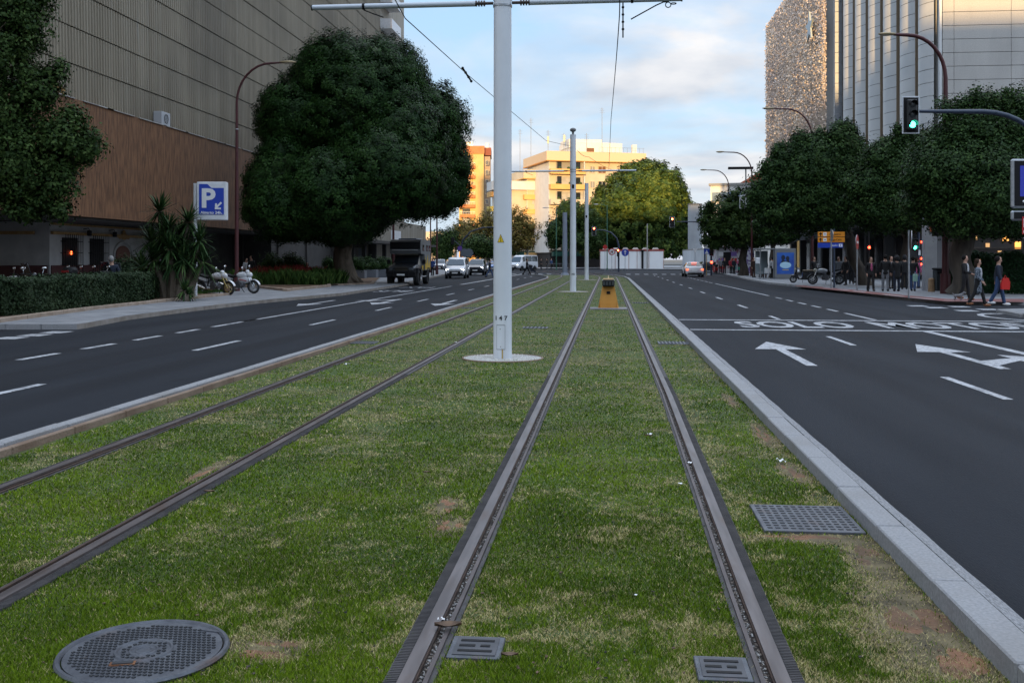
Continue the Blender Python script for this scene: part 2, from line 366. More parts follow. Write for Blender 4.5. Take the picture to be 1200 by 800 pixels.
M_kerbbrown = mat('stained_concrete', (.17,.11,.075), .9, col2=(.25,.18,.13), nscale=2.5, bump=.5, bscale=40)
M_kerbtan = mat('tan_kerb_stone', (.27,.2,.145), .85, col2=(.36,.28,.22), nscale=3, bump=.3, bscale=40)
M_gutter = mat('gravel_concrete', (.13,.13,.135), .9, col2=(.42,.42,.43), nscale=60, bump=.8, bscale=90)
M_mark = mat('road_marking_paint', (.34,.35,.37), .7, col2=(.50,.51,.53), nscale=6); add_layer(M_mark, (.06,.06,.07), 22, .52, .66, strength=.85); add_layer(M_mark, (.09,.09,.1), 1.6, .5, .7, strength=.5)
M_earth = mat('bare_earth', (.10,.062,.035), .95, col2=(.24,.115,.06), nscale=2.5, bump=.6, bscale=40)
ZR = -.03
mb = MB(); mb.quad((-3500,-600,-.08),(3500,-600,-.08),(3500,5000,-.08),(-3500,5000,-.08)); tag(mb.build('ground', mat('far_ground',(.09,.085,.075),.9,col2=(.13,.12,.1),nscale=.05)), kind='structure')
mb = MB(); mb.quad((-60,-30,ZR),(70,-30,ZR),(70,330,ZR),(-60,330,ZR)); tag(mb.build('road', M_asph), kind='structure')
# tram reserve outline
RES_R = [(1.56,-4),(1.56,84),(1.35,93),(.6,100),(-.6,105)]
RES_L = [(-5.08,-4),(-5.08,84),(-5.6,93),(-6.6,100),(-8.2,105)]
M_soil = mat('turf_soil', (.045,.062,.016), .95, col2=(.105,.10,.035), nscale=1.3, ndetail=9, bump=.6, bscale=45, contrast=(.42,.62)); add_layer(M_soil,(.055,.095,.016),.9,.42,.62,strength=.7)
mb = MB(); n = len(RES_R); mb.add([(x,y,0) for x,y in RES_L]+[(x,y,0) for x,y in RES_R], [(i,n+i,n+i+1,i+1) for i in range(n-1)])
tag(mb.build('turf_ground', M_soil), kind='structure')
def stones(name, pts, w, z0, z1, m, length=1.0, side=1, gap=.014, lab=None):
    """a run of kerb stones along pts, the given side of the line"""
    mb = MB(); P = [Vector((x,y,0)) for x,y in pts]
    for a, b in zip(P[:-1], P[1:]):
        d = b-a; L = d.length; k = max(1, round(L/length)); d.normalize(); nrm = Vector((d.y,-d.x,0))*side
        for i in range(k):
            l = L/k; c = a+d*(l*(i+.5))+nrm*(w/2); jz = random.uniform(-.003,.003)
            mb.box((c.x+random.uniform(-.002,.002), c.y, (z0+z1)/2+jz), (l-gap, w, z1-z0), rz=math.atan2(d.y,d.x), bev=.008, rx=random.uniform(-.006,.006))
    return tag(mb.build(name, m, smooth=25), kind='structure')
stones('kerb', [(1.56,-2),(1.56,84),(1.35,93),(.6,100),(-.6,105)], .165, -.1, .10, M_kerb, 1.0, 1)
stones('kerb', [(-5.10,-2),(-5.10,84),(-5.62,93),(-6.62,100),(-8.2,105)], .13, -.1, .095, M_kerb, 1.0, -1)
stones('kerb_haunch', [(-5.03,-2),(-5.03,84),(-5.55,93),(-6.5,100)], .065, -.1, .066, M_kerbbrown, 1.0, -1)
mb = MB(); mb.grid(lambda u,v:(1.727+.20*u+.004*math.sin(v*90*5)*u, -3+93*v, .094-.121*u**1.15),5,300); tag(mb.build('gutter', M_gutter), kind='structure')
# pavements
KR = [G(840,318.6),G(846,320.5),G(853,322.3),G(876,328),G(900,332.6),G(940,337),G(975,341),G(1025,347.4),G(1065,352.3),G(1105,356),G(1150,357.2),G(1215,357.6),G(1330,357)]
def slab(name, outline, z, m): 
    mb = MB(); mb.add([(x,y,z) for x,y in outline], [tuple(range(len(outline)))]); return tag(mb.build(name, m, smooth=0), kind='structure')
slab('pavement', KR+[(62,34),(62,160),(30,160)], .10, M_pave)
stones('kerb', KR, .18, -.1, .104, mat('pale_kerb',(.42,.42,.43),.8,col2=(.32,.31,.3),nscale=2,bump=.2), 1.0, -1)
M_redpave = mat('red_paving', (.15,.055,.05), .85, col2=(.22,.09,.08), nscale=3); 
def strip_along(pts, o0, o1, z, m, name):
    P = [Vector((x,y,0)) for x,y in pts]; A=[];B=[]
    for i,p in enumerate(P):
        d = (P[min(i+1,len(P)-1)]-P[max(i-1,0)]).normalized(); nn = Vector((-d.y,d.x,0)); A.append(p+nn*o0); B.append(p+nn*o1)
    mb = MB(); k = len(P); mb.add([(p.x,p.y,z) for p in A+B], [(i,i+1,k+i+1,k+i) for i in range(k-1)]); return tag(mb.build(name, m), kind='structure')
strip_along([(-p[0],p[1]) for p in []] or KR[3:12], -.17, -.001, .104, M_kerb, 'kerb_edge') if False else None
KL = [G(90,386),G(100,384.6),G(150,375),G(225,365),G(300,356),G(400,346.5),G(480,334),G(479,331.8),G(500,327.5),G(523,322)]
slab('pavement', [(-60,22.4),(-14.4,22.6)]+KL+[(-19,120),(-24,160),(-60,160)], .10, M_pave)
stones('kerb', KL, .15, -.1, .098, mat('pale_stained_kerb',(.3,.27,.24),.8,col2=(.2,.17,.14),nscale=2,bump=.2), 1.0, -1)
stones('kerb', [(-58,22.4),(-14.4,22.6),KL[0]], .15, -.1, .097, M_kerb, 1.0, -1)
TANB = [G(-60,385,.1),G(0,378,.1),G(110,363,.1),G(205,352.6,.1),G(255,347.3,.1),G(272,345.6,.1)]
stones('bed_kerb', TANB, .2, .0, .2, M_kerbtan, .8, -1)
slab('planting_bed', [TANB[0]]+TANB[1:]+[(TANB[-1][0]-2.2,TANB[-1][1]+1.0),(-24,TANB[-1][1]),(-24,20)], .17, mat('bed_soil',(.075,.045,.025),.95,col2=(.17,.1,.055),nscale=1.2,bump=.6,bscale=20))
FB = [G(255,335.4,.1),G(300,337.3,.1),G(336,341.3,.1),G(388,336,.1),G(386,333,.1)]
stones('bed_kerb', FB, .2, .0, .22, M_kerbtan, .8, -1)
slab('planting_bed', FB+[(FB[-1][0],FB[-1][1]+9),(FB[0][0],FB[0][1]+9)], .18, MATS['bed_soil'])
TB = [G(396,334.4,.1),G(438,332.4,.1),G(440,330.6,.1),G(405,331,.1)]
stones('bed_kerb', TB[:3], .2, .0, .18, M_kerbtan, .8, -1)
slab('planting_bed', [G(380,335.5,.1)]+TB[:3]+[G(445,326,.1),G(385,326,.1)], .15, MATS['bed_soil'])
slab('red_paving', [G(930,335.2,.1),G(1010,343.2,.1),G(1062,348.6,.1),G(1108,353.2,.1),G(1200,354.0,.1),G(1200,350.2,.1),G(1110,350.3,.1),G(1060,345.8,.1),G(1000,339.5,.1),G(940,334,.1)], .104, M_redpave)
# near right island
isl = [G(1172,366.3),G(1200,365.5),G(1260,365.5),G(1300,374),G(1200,371.8)]
slab('pavement', isl, .08, M_pave); stones('kerb', isl[::-1][:5]+[isl[-1]], .12, -.1, .078, M_kerb, .9, 1)
# ------------------------------------------------------------ road markings
ZM = ZR+.005; mk = MB()
def stripe(x0, x1, y0, y1): mk.quad((x0,y0,ZM),(x1,y0,ZM),(x1,y1,ZM),(x0,y1,ZM))
for k in range(-1,13):
    if k in (2,): stripe(4.71,4.83,28.6,30.2); continue
    stripe(4.71,4.83,12.45+7.55*k,14.75+7.55*k)
for k in range(-2,13): stripe(-7.66,-7.53,17.7+7.2*k,19.95+7.2*k)
for k in range(-3,5): stripe(-9.88,-9.73,17.9+2.05*k-.1,18.9+2.05*k+.1)
stripe(-9.88,-9.74,25,62); stripe(-9.95,-9.68,66,112)
stripe(7.28,7.48,3,24.0); stripe(7.3,7.42,28.45,32)
for k in range(5): stripe(7.3,7.42,33+2.6*k,34.5+2.6*k)
stripe(7.32,7.44,47,70)
for k in range(9): stripe(7.32,7.42,72+3.4*k,74.4+3.4*k)
for k in range(10): stripe(2.0+1.0*k,2.5+1.0*k,112,115)
for k in range(10): stripe(-16+1.0*k,-15.5+1.0*k,112,115)
for y in (24.15,28.1): stripe(1.95,13.5,y-.13,y+.13)
for px,py in ((1112,356.3),(1097,360.6),(1124,359.4),(1133,364.2),(1158,362.6),(1075,358.5)):
    x,y = G(px,py); stripe(x-.3,x+.3,y-.42,y+.42)
for px,py in ((12,396.2),(41,392.8),(66,389.4)):
    x,y = G(px,py); stripe(x-.27,x+.27,y-.3,y+.3)
x,y = G(1192,371.5); mk.add([(x+.9*math.cos(a)*q,y+2.0*math.sin(a)*q,ZM) for q in (1,.82) for a in [i*math.pi/8 for i in range(3,15)]], [(i,i+1,13+i,12+i) for i in range(11)])
tag(mk.build('road_marking', M_mark, smooth=0, fix=False), kind='structure')
def arrow(name, cx, y0, L, up=True, branch=0, w=.17, hw=.47, hl=1.7):
    """straight arrow; branch=+1/-1 adds a turning head on that side"""
    mb = MB(); s = 1 if up else -1
    def q(pts): mb.add([(cx+s*a, y0+s*b, ZM+.001) for a,b in pts], [tuple(range(len(pts)))])
    q([(-w/2,0),(w/2,0),(w/2,L-hl),(-w/2,L-hl)]); q([(-hw,L-hl),(hw,L-hl),(0,L)])
    if branch:
        b = branch; q([(b*w/2,.5),(b*.75,1.35),(b*.75,1.75),(b*w/2,1.25)][::b]); q([(b*.75,.75),(b*1.5,1.75),(b*.75,2.35)][::b])
    return tag(mb.build(name, M_mark, smooth=0), kind='structure')
arrow('road_marking', 3.2, 16.1, 4.6); arrow('road_marking', 6.05, 15.9, 4.5, True, 1)
arrow('road_marking', -6.25, 40.6, 5.0, False); arrow('road_marking', -8.75, 41.5, 5.2, False, 1); arrow('road_marking', -11.2, 40.0, 5.0, False)
FLAT = Matrix.Identity(4)
for body, x, w in (('SOLO', 4.75, 1.02), ('MOTOS', 8.7, 1.02)):
    o = text(body, 1.0, M_mark, None, 'road_marking', Matrix.Translation((x,26.1,ZM+.001)) @ Matrix.Diagonal((1.12,3.3,1,1)), ext=0, bold=.022); tag(o, kind='structure')
o = text('BUS', 1.0, M_mark, None, 'road_marking', Matrix.Translation((-11.3,52,ZM+.001)) @ Matrix.Rotation(math.pi,4,'Z') @ Matrix.Diagonal((1.1,3.6,1,1)), ext=0, bold=.015); tag(o, kind='structure')
o = text('TAXI', 1.0, M_mark, None, 'road_marking', Matrix.Translation((-11.3,59,ZM+.001)) @ Matrix.Rotation(math.pi,4,'Z') @ Matrix.Diagonal((.95,3.6,1,1)), ext=0, bold=.015); tag(o, kind='structure')
# ------------------------------------------------------------ tram rails
M_railtop = mat('worn_rail_steel', (.095,.080,.078), .42, .45, col2=(.16,.138,.135), nscale=3, stretch=(6,.6,1)); add_layer(M_railtop,(.10,.06,.04),5,.55,.75,stretch=(3,.5,1),strength=.7)
M_railside = mat('rusty_rail_side', (.04,.026,.02), .85, .2, col2=(.075,.045,.032), nscale=12)
M_rubber = mat('rail_rubber_jacket', (.04,.037,.038), .8, col2=(.07,.064,.064), nscale=8)
M_groove = mat('groove_dirt', (.018,.013,.01), .95, col2=(.22,.18,.15), nscale=55, contrast=(.52,.66), bump=.8, bscale=70)
def near(X,y): return -.06*min(max((12-y)/7.5,0),1) if X > 0 else (-.012*min(max((9-y)/5,0),1) if X > -1 else 0)
def bendx(y): return -((y-88)**2)/420 if y > 88 else 0
def sweep(name, x0, x1, z0, z1, m, parent, ys, wob=0, X=0):
    mb = MB(); vs = []
    for i, y in enumerate(ys):
        o = bendx(y)+near(X,y); j = random.uniform(-wob,wob); vs += [(x0+o+j,y,z0),(x1+o+j,y,z0),(x1+o+j,y,z1),(x0+o+j,y,z1)]
    fs = [(i*4+k,i*4+(k+1)%4,i*4+4+(k+1)%4,i*4+4+k) for i in range(len(ys)-1) for k in range(4)]+[(0,1,2,3),tuple(len(vs)-4+k for k in range(4))]
    return mb.add(vs, fs).build(name, m, parent, smooth=20)
YS = [-3,1,2,3,3.7]+[4+.9*i for i in range(24)]+[26+6*i for i in range(11)]+[91,94,97,101,105,112,120,130,140,150]
YG = [y for y in YS if y <= 105]
RAILS = [(-.77, 1, 'worn grooved tram rail left of the yellow box, crossing the drain grate beside it'),
         (.732, -1, 'worn grooved tram rail nearest the right kerb, right of the yellow box'),
         (-2.92, -1, 'second grooved tram rail from the left road, passing just behind the numbered mast'),
         (-4.33, 1, 'grooved tram rail nearest the left road and its brown kerb')]
for X, s, lab in RAILS:
    t = thing('tram_rail', lab, 'rail', (X,0,0), 0, 'rails set in the turf')
    def sw(nm, a, b, z0, z1, m, ys, wob=0): return sweep(nm, min(a*s,b*s), max(a*s,b*s), z0, z1, m, t, ys, wob, X)
    sw('rail_head', -.030,.030,-.06,.026,M_railtop,YS); sw('rail_flank', .0303,.037,-.06,.017,M_railside,YS)
    sw('groove', .0372,.067,-.06,.003,M_groove,YS); sw('guard_lip', .0672,.086,-.06,.019,M_railside if X<-2 else mat('dull_rail_lip',(.075,.062,.060),.6,.3,col2=(.12,.098,.095),nscale=6,stretch=(3,.6,1)),YS,.001)
    sw('rubber_strip', -.089,-.0303,-.06,.012,M_rubber,YG,.003); sw('rubber_strip', .0863,.108,-.06,.010,M_rubber,YG,.003)
    rb = MB(); y = 1.5
    while y < 14:
        rb.box((-.062*s+near(X,y), y, .013), (.048,.007,.004), rz=random.uniform(-.03,.03)); y += .0165
    rb.build('rubber_ribs', M_rubber, t, smooth=0)
# ------------------------------------------------------------ covers and gratings in the turf
M_iron = mat('cast_iron', (.085,.09,.105), .5, .5, col2=(.13,.138,.155), nscale=9, bump=.2, bscale=60); add_layer(M_iron,(.1,.045,.02),4,.6,.75,strength=.7)
M_irondk = mat('iron_recess', (.03,.032,.036), .8)
MH = (-1.93, 3.99)
t = thing('manhole_cover', 'round cast iron manhole cover with chequered studs lying in the turf', 'manhole cover', (MH[0],MH[1],0))
mb = MB(); mb.cyl((0,0,-.05),(0,0,.020),.315,n=64); mb.build('cover_plate', M_iron, t, smooth=30)
mb = MB(); mb.ring((0,0,.016),.333,.013,axis='z',n=64,k=6); mb.build('frame', M_iron, t)
mb = MB()
for i in range(-14,15):
    for j in range(-11,12):
        x, y = i*.0215+(j%2)*.0107, j*.0265
        r = math.hypot(x,y)
        if r > .285 or .10 < r < .125 or r < .062: continue
        mb.box((x,y,.0225),(.013,.011,.004),rz=.9 if (i+j)%2 else -.35)
mb.build('studs', M_irondk, t, smooth=0)
mb = MB(); mb.ring((0,0,.020),.112,.008,axis='z',n=40,k=6); mb.ring((0,0,.020),.055,.006,axis='z',n=32,k=6); mb.ring((0,0,.02),.032,.004,axis='z',n=24,k=6); mb.build('ring_emblem', M_iron, t)
mb = MB(); mb.box((-.02,-.145,.022),(.10,.035,.006),m=mat('rust',(.13,.05,.02),.9,col2=(.2,.09,.04),nscale=20),rz=.25); mb.build('lifting_slot', None, t); MB().box((-.02,-.145,.026),(.08,.022,.006),rz=.25).build('slot_opening', M_irondk, t); MB().box((.2,.235,.022),(.1,.02,.004),rz=-.2).build('hinge', M_iron, t)
def plate_cover(loc, w, d, lab, name='inspection_cover', rz=0, nx=12, ny=10, cat='cover'):
    t = thing(name, lab, cat, (loc[0],loc[1],0), rz)
    mb = MB(); mb.box((0,0,.0),(w,d,.04),bev=.004); mb.build('cover_plate', M_iron, t, smooth=20)
    mb = MB()
    for i in range(nx):
        for j in range(ny):
            if (i+j)%1 == 0: mb.box(((i+.5)/nx*(w-.04)-(w-.04)/2,(j+.5)/ny*(d-.04)-(d-.04)/2,.0215),(w/nx*.55,d/ny*.32,.003),rz=.12)
    mb.build('studs', M_irondk, t, smooth=0); return t
plate_cover((1.235,6.45),.60,.64,'square studded iron cover against the right kerb with orange earth before it')
plate_cover((1.27,19.8),.6,.6,'square iron cover beside the right kerb, level with the numbered mast foot',nx=8,ny=6)
plate_cover((-4.80,19.3),.5,.5,'iron cover set between the left brown kerb and the outer left rail',nx=6,ny=5)
plate_cover((-1.75,23.9),.6,.5,'flat iron cover just behind the numbered mast in the middle of the turf',nx=6,ny=5)
plate_cover((1.2,38),.6,.5,'small far iron cover near the right kerb beside the yellow box',nx=6,ny=5)
plate_cover((-4.7,33.5),.5,.4,'small far iron cover near the left kerb, behind the nearer one',nx=6,ny=5)
def drain(x, y, w, lab):
    t = thing('drain_grate', lab, 'drain grate', (x,y,0), 0, 'track drain grates')
    mb = MB(); mb.box((0,0,0),(w,.23,.036),bev=.004); mb.build('frame', M_iron, t, smooth=20)
    mb = MB(); mb.box((0,0,.0195),(w*.80,.19,.004)); mb.build('lid', mat('dark_iron',(.07,.073,.08),.6,.4,col2=(.1,.1,.11),nscale=9), t, smooth=0)
    mb = MB(); 
    for yy, a, b in ((.055,-.32,.32),(0,-.32,-.02),(0,.08,.26),(-.055,-.32,.32)): mb.box(((a+b)/2*w,yy,.0225),((b-a)*w,.020,.003))
    mb.build('slots', M_blk, t, smooth=0)
drain(-.555,4.17,.225,'iron drain grate joined to the rail at the bottom centre of the turf'); drain(.455,4.05,.215,'iron drain grate on the inner side of the right-hand rail at the bottom')
# ------------------------------------------------------------ grass
def vnoise(x, y, f, seed=0):
    r = np.random.default_rng(seed+11); T = r.uniform(size=(256,256)); x = x*f; y = y*f; xi = np.floor(x).astype(int); yi = np.floor(y).astype(int); u = x-xi; v = y-yi; u = u*u*(3-2*u); v = v*v*(3-2*v)
    g = lambda a,b: T[a%256,b%256]
    return (g(xi,yi)*(1-u)+g(xi+1,yi)*u)*(1-v)+(g(xi,yi+1)*(1-u)+g(xi+1,yi+1)*u)*v
EARTH = [(-1.44,4.10,.17,.12),(1.40,4.55,.2,.6),(1.44,5.6,.1,.35),(1.2,6.02,.32,.09),(1.43,7.9,.08,.3),(-.98,6.1,.10,.22),(-3.12,7.5,.05,.4),(-1.08,6.6,.08,.2),(1.45,9.5,.07,.5),(1.42,11.8,.05,.5)]
mb = MB()
EARTH_ALL = [(x+random.uniform(-.5,.5)*rx*1.3, y+random.uniform(-.5,.5)*ry*1.3, rx*random.uniform(.25,.55), ry*random.uniform(.25,.55)) for (x,y,rx,ry) in EARTH for _ in range(6)]
for (x,y,rx,ry) in EARTH_ALL:
    n = 16; mb.add([(x,y,random.uniform(.004,.007))]+[(x+rx*.75*math.cos(2*math.pi*i/n)*(1+.22*math.sin(i*2.3)+random.uniform(-.12,.12)), y+ry*.75*math.sin(2*math.pi*i/n)*(1+random.uniform(-.15,.15)), .0015) for i in range(n)], [(0,1+i,1+(i+1)%n) for i in range(n)])
tag(mb.build('bare_earth', M_earth, smooth=60), kind='stuff')
M_thatch = mat('dry_thatch', (.07,.055,.028), .95, col2=(.17,.135,.07), nscale=7, ndetail=9, bump=.6, bscale=60)
mb = MB()
for k,(x,y,rx,ry) in enumerate(EARTH): mb.add([(x,y,.0022+k*.0001)]+[(min(x+rx*1.45*math.cos(2*math.pi*i/20)*random.uniform(.85,1.15),1.555), y+ry*1.35*math.sin(2*math.pi*i/20)*random.uniform(.85,1.15), .0012) for i in range(20)], [(0,1+i,1+(i+1)%20) for i in range(20)])
tag(mb.build('dry_thatch', M_thatch, smooth=60), kind='stuff')
def grass():
    n = 1000000
    py = 304+RNG.uniform(15.7,560,n)**1.0; px = RNG.uniform(-250,1350,n); D = HC*FPX/(py-304)
    l = (px-600)/FPX*D; x = l*CT-D*ST; y = l*ST+D*CT
    xe = np.interp(y,[-4,84,93,100,105],[-5.02,-5.02,-5.5,-6.5,-8.1]); xr = np.interp(y,[-4,84,93,100,105],[1.56,1.56,1.35,.6,-.6])
    ok = (x > xe+.05)&(x < xr)&(y < 104.5)&(y > 1.5)
    bx = np.where(y>88, -((y-88)**2)/420, 0)
    for X,s,_ in RAILS:
        nr_ = np.clip((12-y)/7.5,0,1)*-.06 if X>0 else (np.clip((9-y)/5,0,1)*-.012 if X>-1 else 0); d = (x-bx-X-nr_)*s; wv = .012*(vnoise(x*0+X*9,y,9,3)-.5)*2; ok &= ~((d > -.086+wv)&(d < .103+wv))
    ok &= ((x-MH[0])**2+(y-MH[1])**2) > .343**2
    for cx,cy,w,d in ((1.235,6.45,.6,.62),(1.27,19.8,.6,.6),(-4.80,19.3,.5,.5),(-1.75,23.9,.6,.5),(1.2,38,.6,.5),(-4.7,33.5,.5,.4),(-.555,4.17,.225,.22),(.455,4.05,.215,.22),(.0,33.35,1.25,1.0)):
        ok &= ~((abs(x-cx)<w/2-.004)&(abs(y-cy)<d/2-.004))
    for cx,cy,r in ((-1.79,16.85,.66),(-1.85,51.7,.8),(-1.78,81.9,.8)): ok &= ((x-cx)**2+(y-cy)**2) > (r*.985)**2
    x,y,D,bx = x[ok],y[ok],D[ok],bx[ok]
    dens = np.ones(len(x))
    for (ex,ey,rx,ry) in EARTH:
        q = np.sqrt(((x-ex)/rx)**2+((y-ey)/ry)**2); dens = np.minimum(dens, np.clip((q-.25)*1.0,.16,1))
    dry = .30*vnoise(x,y,1.3,1)+.34*vnoise(x,y,4.1,2)+.36*vnoise(x,y,13,5)
    dry += .22*vnoise(x,y,.33,8)-.13
    for (ex,ey,rx,ry) in EARTH: dry += .3*np.clip(1.4-np.sqrt(((x-ex)/(rx*1.5))**2+((y-ey)/(ry*1.5))**2),0,1)
    edge = np.minimum.reduce([abs(x-bx-X-.02) for X,_,_ in RAILS]+[abs(x-1.52)]); dry += .20*np.clip(1-edge/.3,0,1)*vnoise(x,y,5,9)*1.3
    hz = np.clip((y-9)/9,0,1); 
    dens *= np.clip(1.15-.8*np.clip(dry-.58,0,1)*2.5,.35,1)
    k = RNG.uniform(size=len(x)) < dens; x,y,D,dry = x[k],y[k],D[k],dry[k]; n = len(x)
    isdry = RNG.uniform(size=n) < np.clip((dry-.415)*3.3,.12,.82)
    h = RNG.uniform(.009,.024,n)*(.75+.6*vnoise(x,y,2.2,6)); h = np.where(isdry,h*.6,h); wd = np.maximum(.0016,.00048*D)*RNG.uniform(.7,1.4,n)
    a = RNG.uniform(0,2*np.pi,n); lean = RNG.uniform(.1,1.1,n)*h*np.where(isdry,1.9,1); b = RNG.uniform(0,2*np.pi,n)
    P = np.stack([x,y,np.zeros(n)],1); u = np.stack([np.cos(a),np.sin(a),np.zeros(n)],1)*wd[:,None]
    tip = P+np.stack([np.cos(b)*lean,np.sin(b)*lean,h],1)
    v = np.stack([P-u,P+u,tip],1).reshape(-1,3); f = np.arange(3*n)
    tint = np.where(isdry,RNG.uniform(.62,1,n),np.clip(.28+.3*(vnoise(x,y,2.8,4)-.5)+.25*(vnoise(x,y,.8,14)-.5)+RNG.normal(size=n)*.16,0,.55))
    me = bpy.data.meshes.new('grass'); me.vertices.add(3*n); me.vertices.foreach_set('co', v.astype(np.float32).ravel()); me.loops.add(3*n); me.loops.foreach_set('vertex_index', f.astype(np.int32))
    me.polygons.add(n); me.polygons.foreach_set('loop_start', np.arange(0,3*n,3,dtype=np.int32)); me.update(calc_edges=True)
    at_ = me.attributes.new('tint','FLOAT','POINT'); at_.data.foreach_set('value', np.repeat(tint,3).astype(np.float32))
    me.materials.append(leafmat('mown_grass', (.040,.082,.005), (.175,.262,.013), (.52,.44,.22), rough=.6, stops=(0,.55,1)))
    e = me.materials[0].node_tree.nodes['Color Ramp'] if 'Color Ramp' in me.materials[0].node_tree.nodes else [q for q in me.materials[0].node_tree.nodes if q.type=='VALTORGB'][0]
    k2 = e.color_ramp.elements.new(.62); k2.color = (.30,.25,.10,1)
    o = bpy.data.objects.new('grass', me); COL.objects.link(o); tag(o, kind='stuff', label='short mown turf between and beside the tram rails, patchy green and straw'); print('grass blades', n)
grass()
# stray dead leaves and litter
M_dead = mat('dead_leaf', (.09,.055,.035), .8, col2=(.16,.1,.06), nscale=30)
LEAVES = [(525,737,'curled brown dead leaf lying across the rail at the drain grate',.06),(597,771,'small dead leaf right of the bottom drain grate',.035),(500,555,'tiny dead leaf between the two tracks, left of the rail',.03),(245,578,'tiny dead leaf in the turf between the left rails',.04),(760,512,'tiny brown leaf between the right-hand rails',.04)]
for px,py,lab,s in LEAVES:
    x,y = G(px,py,.02); 
    mb = MB(); mb.grid(lambda u,v: ((u-.5)*s*2*(1), (v-.5)*s*1.1*math.sin(math.pi*min(max(u,.05),.95)), .012+s*.5*abs(v-.5)+s*.35*(u-.5)**2), 8, 4)
    o = mb.build('dead_leaf', M_dead, None, smooth=60, loc=(x,y,.02)); o.rotation_euler = (0,0,random.uniform(-.4,.4)); tag(o, lab, 'leaf', 'dead leaves on the turf')
x,y = G(915,543,0); mb = MB(); mb.grid(lambda u,v:((u-.5)*.07,(v-.5)*.045,.03+.012*math.sin(u*9+v*3)),6,4); o = mb.build('paper_scrap', M_wmark, None, loc=(x,y,0)); o.rotation_euler=(0,.1,-.5); tag(o,'crumpled white paper scrap on the turf near the right kerb','litter')
x,y = G(540,545,0); x,y = G(670,545,0) if False else G(517,731,0); mb = MB(); mb.grid(lambda u,v:((u-.5)*.03,(v-.5)*.03,.025+.006*math.sin(u*9+v*3)),4,4); o = mb.build('paper_scrap', M_wmark, None, loc=(x,y,0)); tag(o,'tiny white paper scrap in the rail groove beside the drain grate','litter')

def debris():
    n = 900; mb = MB(); k = 0
    while k < n:
        D = 1/random.uniform(1/30,1/3.9); px = random.uniform(0,1200); x,y = W(px,D)
        if not (-4.9 < x < 1.45): continue
        if any(-.13 < (x-X)*s < .13 for X,s,_ in RAILS): continue
        s_ = random.uniform(.002,.008); mb.box((x,y,random.uniform(.008,.02)),(s_*random.uniform(1,2.4),s_,s_*.5),rz=random.random()*3,rx=random.random(),m=random.choice([M_dead,M_dead,M_barkdk,M_blk])); k += 1
    for X,s,_ in RAILS[:2]:
        for k in range(260):
            y = 1/random.uniform(1/26,1/3.8); q = random.uniform(.003,.008); mb.box((X+s*random.uniform(.042,.063)+near(X,y),y,.006),(q,q,q*.8),rz=random.random()*3,rx=random.random(),m=M_stone)
    tag(mb.build('turf_debris', None, smooth=0), kind='stuff', label='crumbs of dead leaf, soil and grit scattered on the turf and in the rail grooves')
M_stone = mat('grit_stone',(.3,.29,.28),.9)
debris()
for px,py,lab,s_ in ((762,511,'small white scrap between the right-hand rails, halfway up the turf',.035),(808,545,'elongated white scrap lying in the groove of the right-hand rail',.03),(797,570,'faint white scrap just left of the right-hand rail',.025),(745,702,'tiny pale blue scrap low between the right-hand rails',.012),(406,428,'small white scrap on the outer left rail',.05),(534,292+110,'pale scrap between the left rails before the numbered mast',.04)):
    x,y = G(px,py,0); mb = MB(); mb.grid(lambda u,v:((u-.5)*s_*1.6,(v-.5)*s_,.024+s_*.2*math.sin(u*9+v*3)),5,3); o = mb.build('paper_scrap', M_wmark, None, loc=(x,y,0)); o.rotation_euler=(0,0,random.random()*3); tag(o,lab,'litter')
# ============================================================ BUILDINGS
M_rib = mat('ribbed_metal_cladding', (.20,.168,.118), .6, .15, col2=(.29,.25,.185), nscale=.9, stretch=(1,1.6,.06), contrast=(.3,.7)); add_layer(M_rib,(.30,.29,.265),2.2,.62,.8,stretch=(1,2,.12),strength=.5); add_layer(M_rib,(.10,.085,.065),.12,.45,.65,strength=.5); add_layer(M_rib,(.34,.31,.25),2.0,.55,.72,stretch=(1,1.9,.03),strength=.55)
M_wood = mat('brown_timber_cladding', (.10,.045,.020), .7, col2=(.21,.098,.044), nscale=2.6, stretch=(1,2.6,.42), contrast=(.38,.62), bump=.3); add_layer(M_wood,(.26,.17,.11),3.5,.6,.8,stretch=(1,4,.15),strength=.35)
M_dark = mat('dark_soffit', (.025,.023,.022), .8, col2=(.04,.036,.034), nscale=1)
M_plaster = mat('white_plaster', (.34,.335,.33), .85, col2=(.44,.43,.42), nscale=1.2)
M_ochre = mat('ochre_trim', (.30,.17,.06), .8, col2=(.38,.24,.1), nscale=4)
M_conc = mat('pale_concrete', (.30,.27,.22), .85, col2=(.4,.36,.3), nscale=.8, stretch=(1,3,.15))
def windows(t, specs, mframe, mpane=None, name='window', depth=.12, facing='y'):
    """specs: (x, z, w, h, y) on a front that faces -Y; each window a part with its pane below it"""
    for sp in specs:
        x, z, w, h, y = sp; mb = MB(); b = .07
        for dx in (-w/2+b/2, w/2-b/2, 0): mb.box((x+dx,y-.02,z),(b if dx else b*.7,.07,h-.004))
        for dz in (-h/2+b/2, h/2-b/2): mb.box((x,y-.022,z+dz),(w,.074,b))
        fo = mb.build(name, mframe, t, smooth=0)
        MB().box((x,y-.003,z),(w-.04,.02,h-.04)).build('pane', mpane or M_glass, fo, smooth=0)
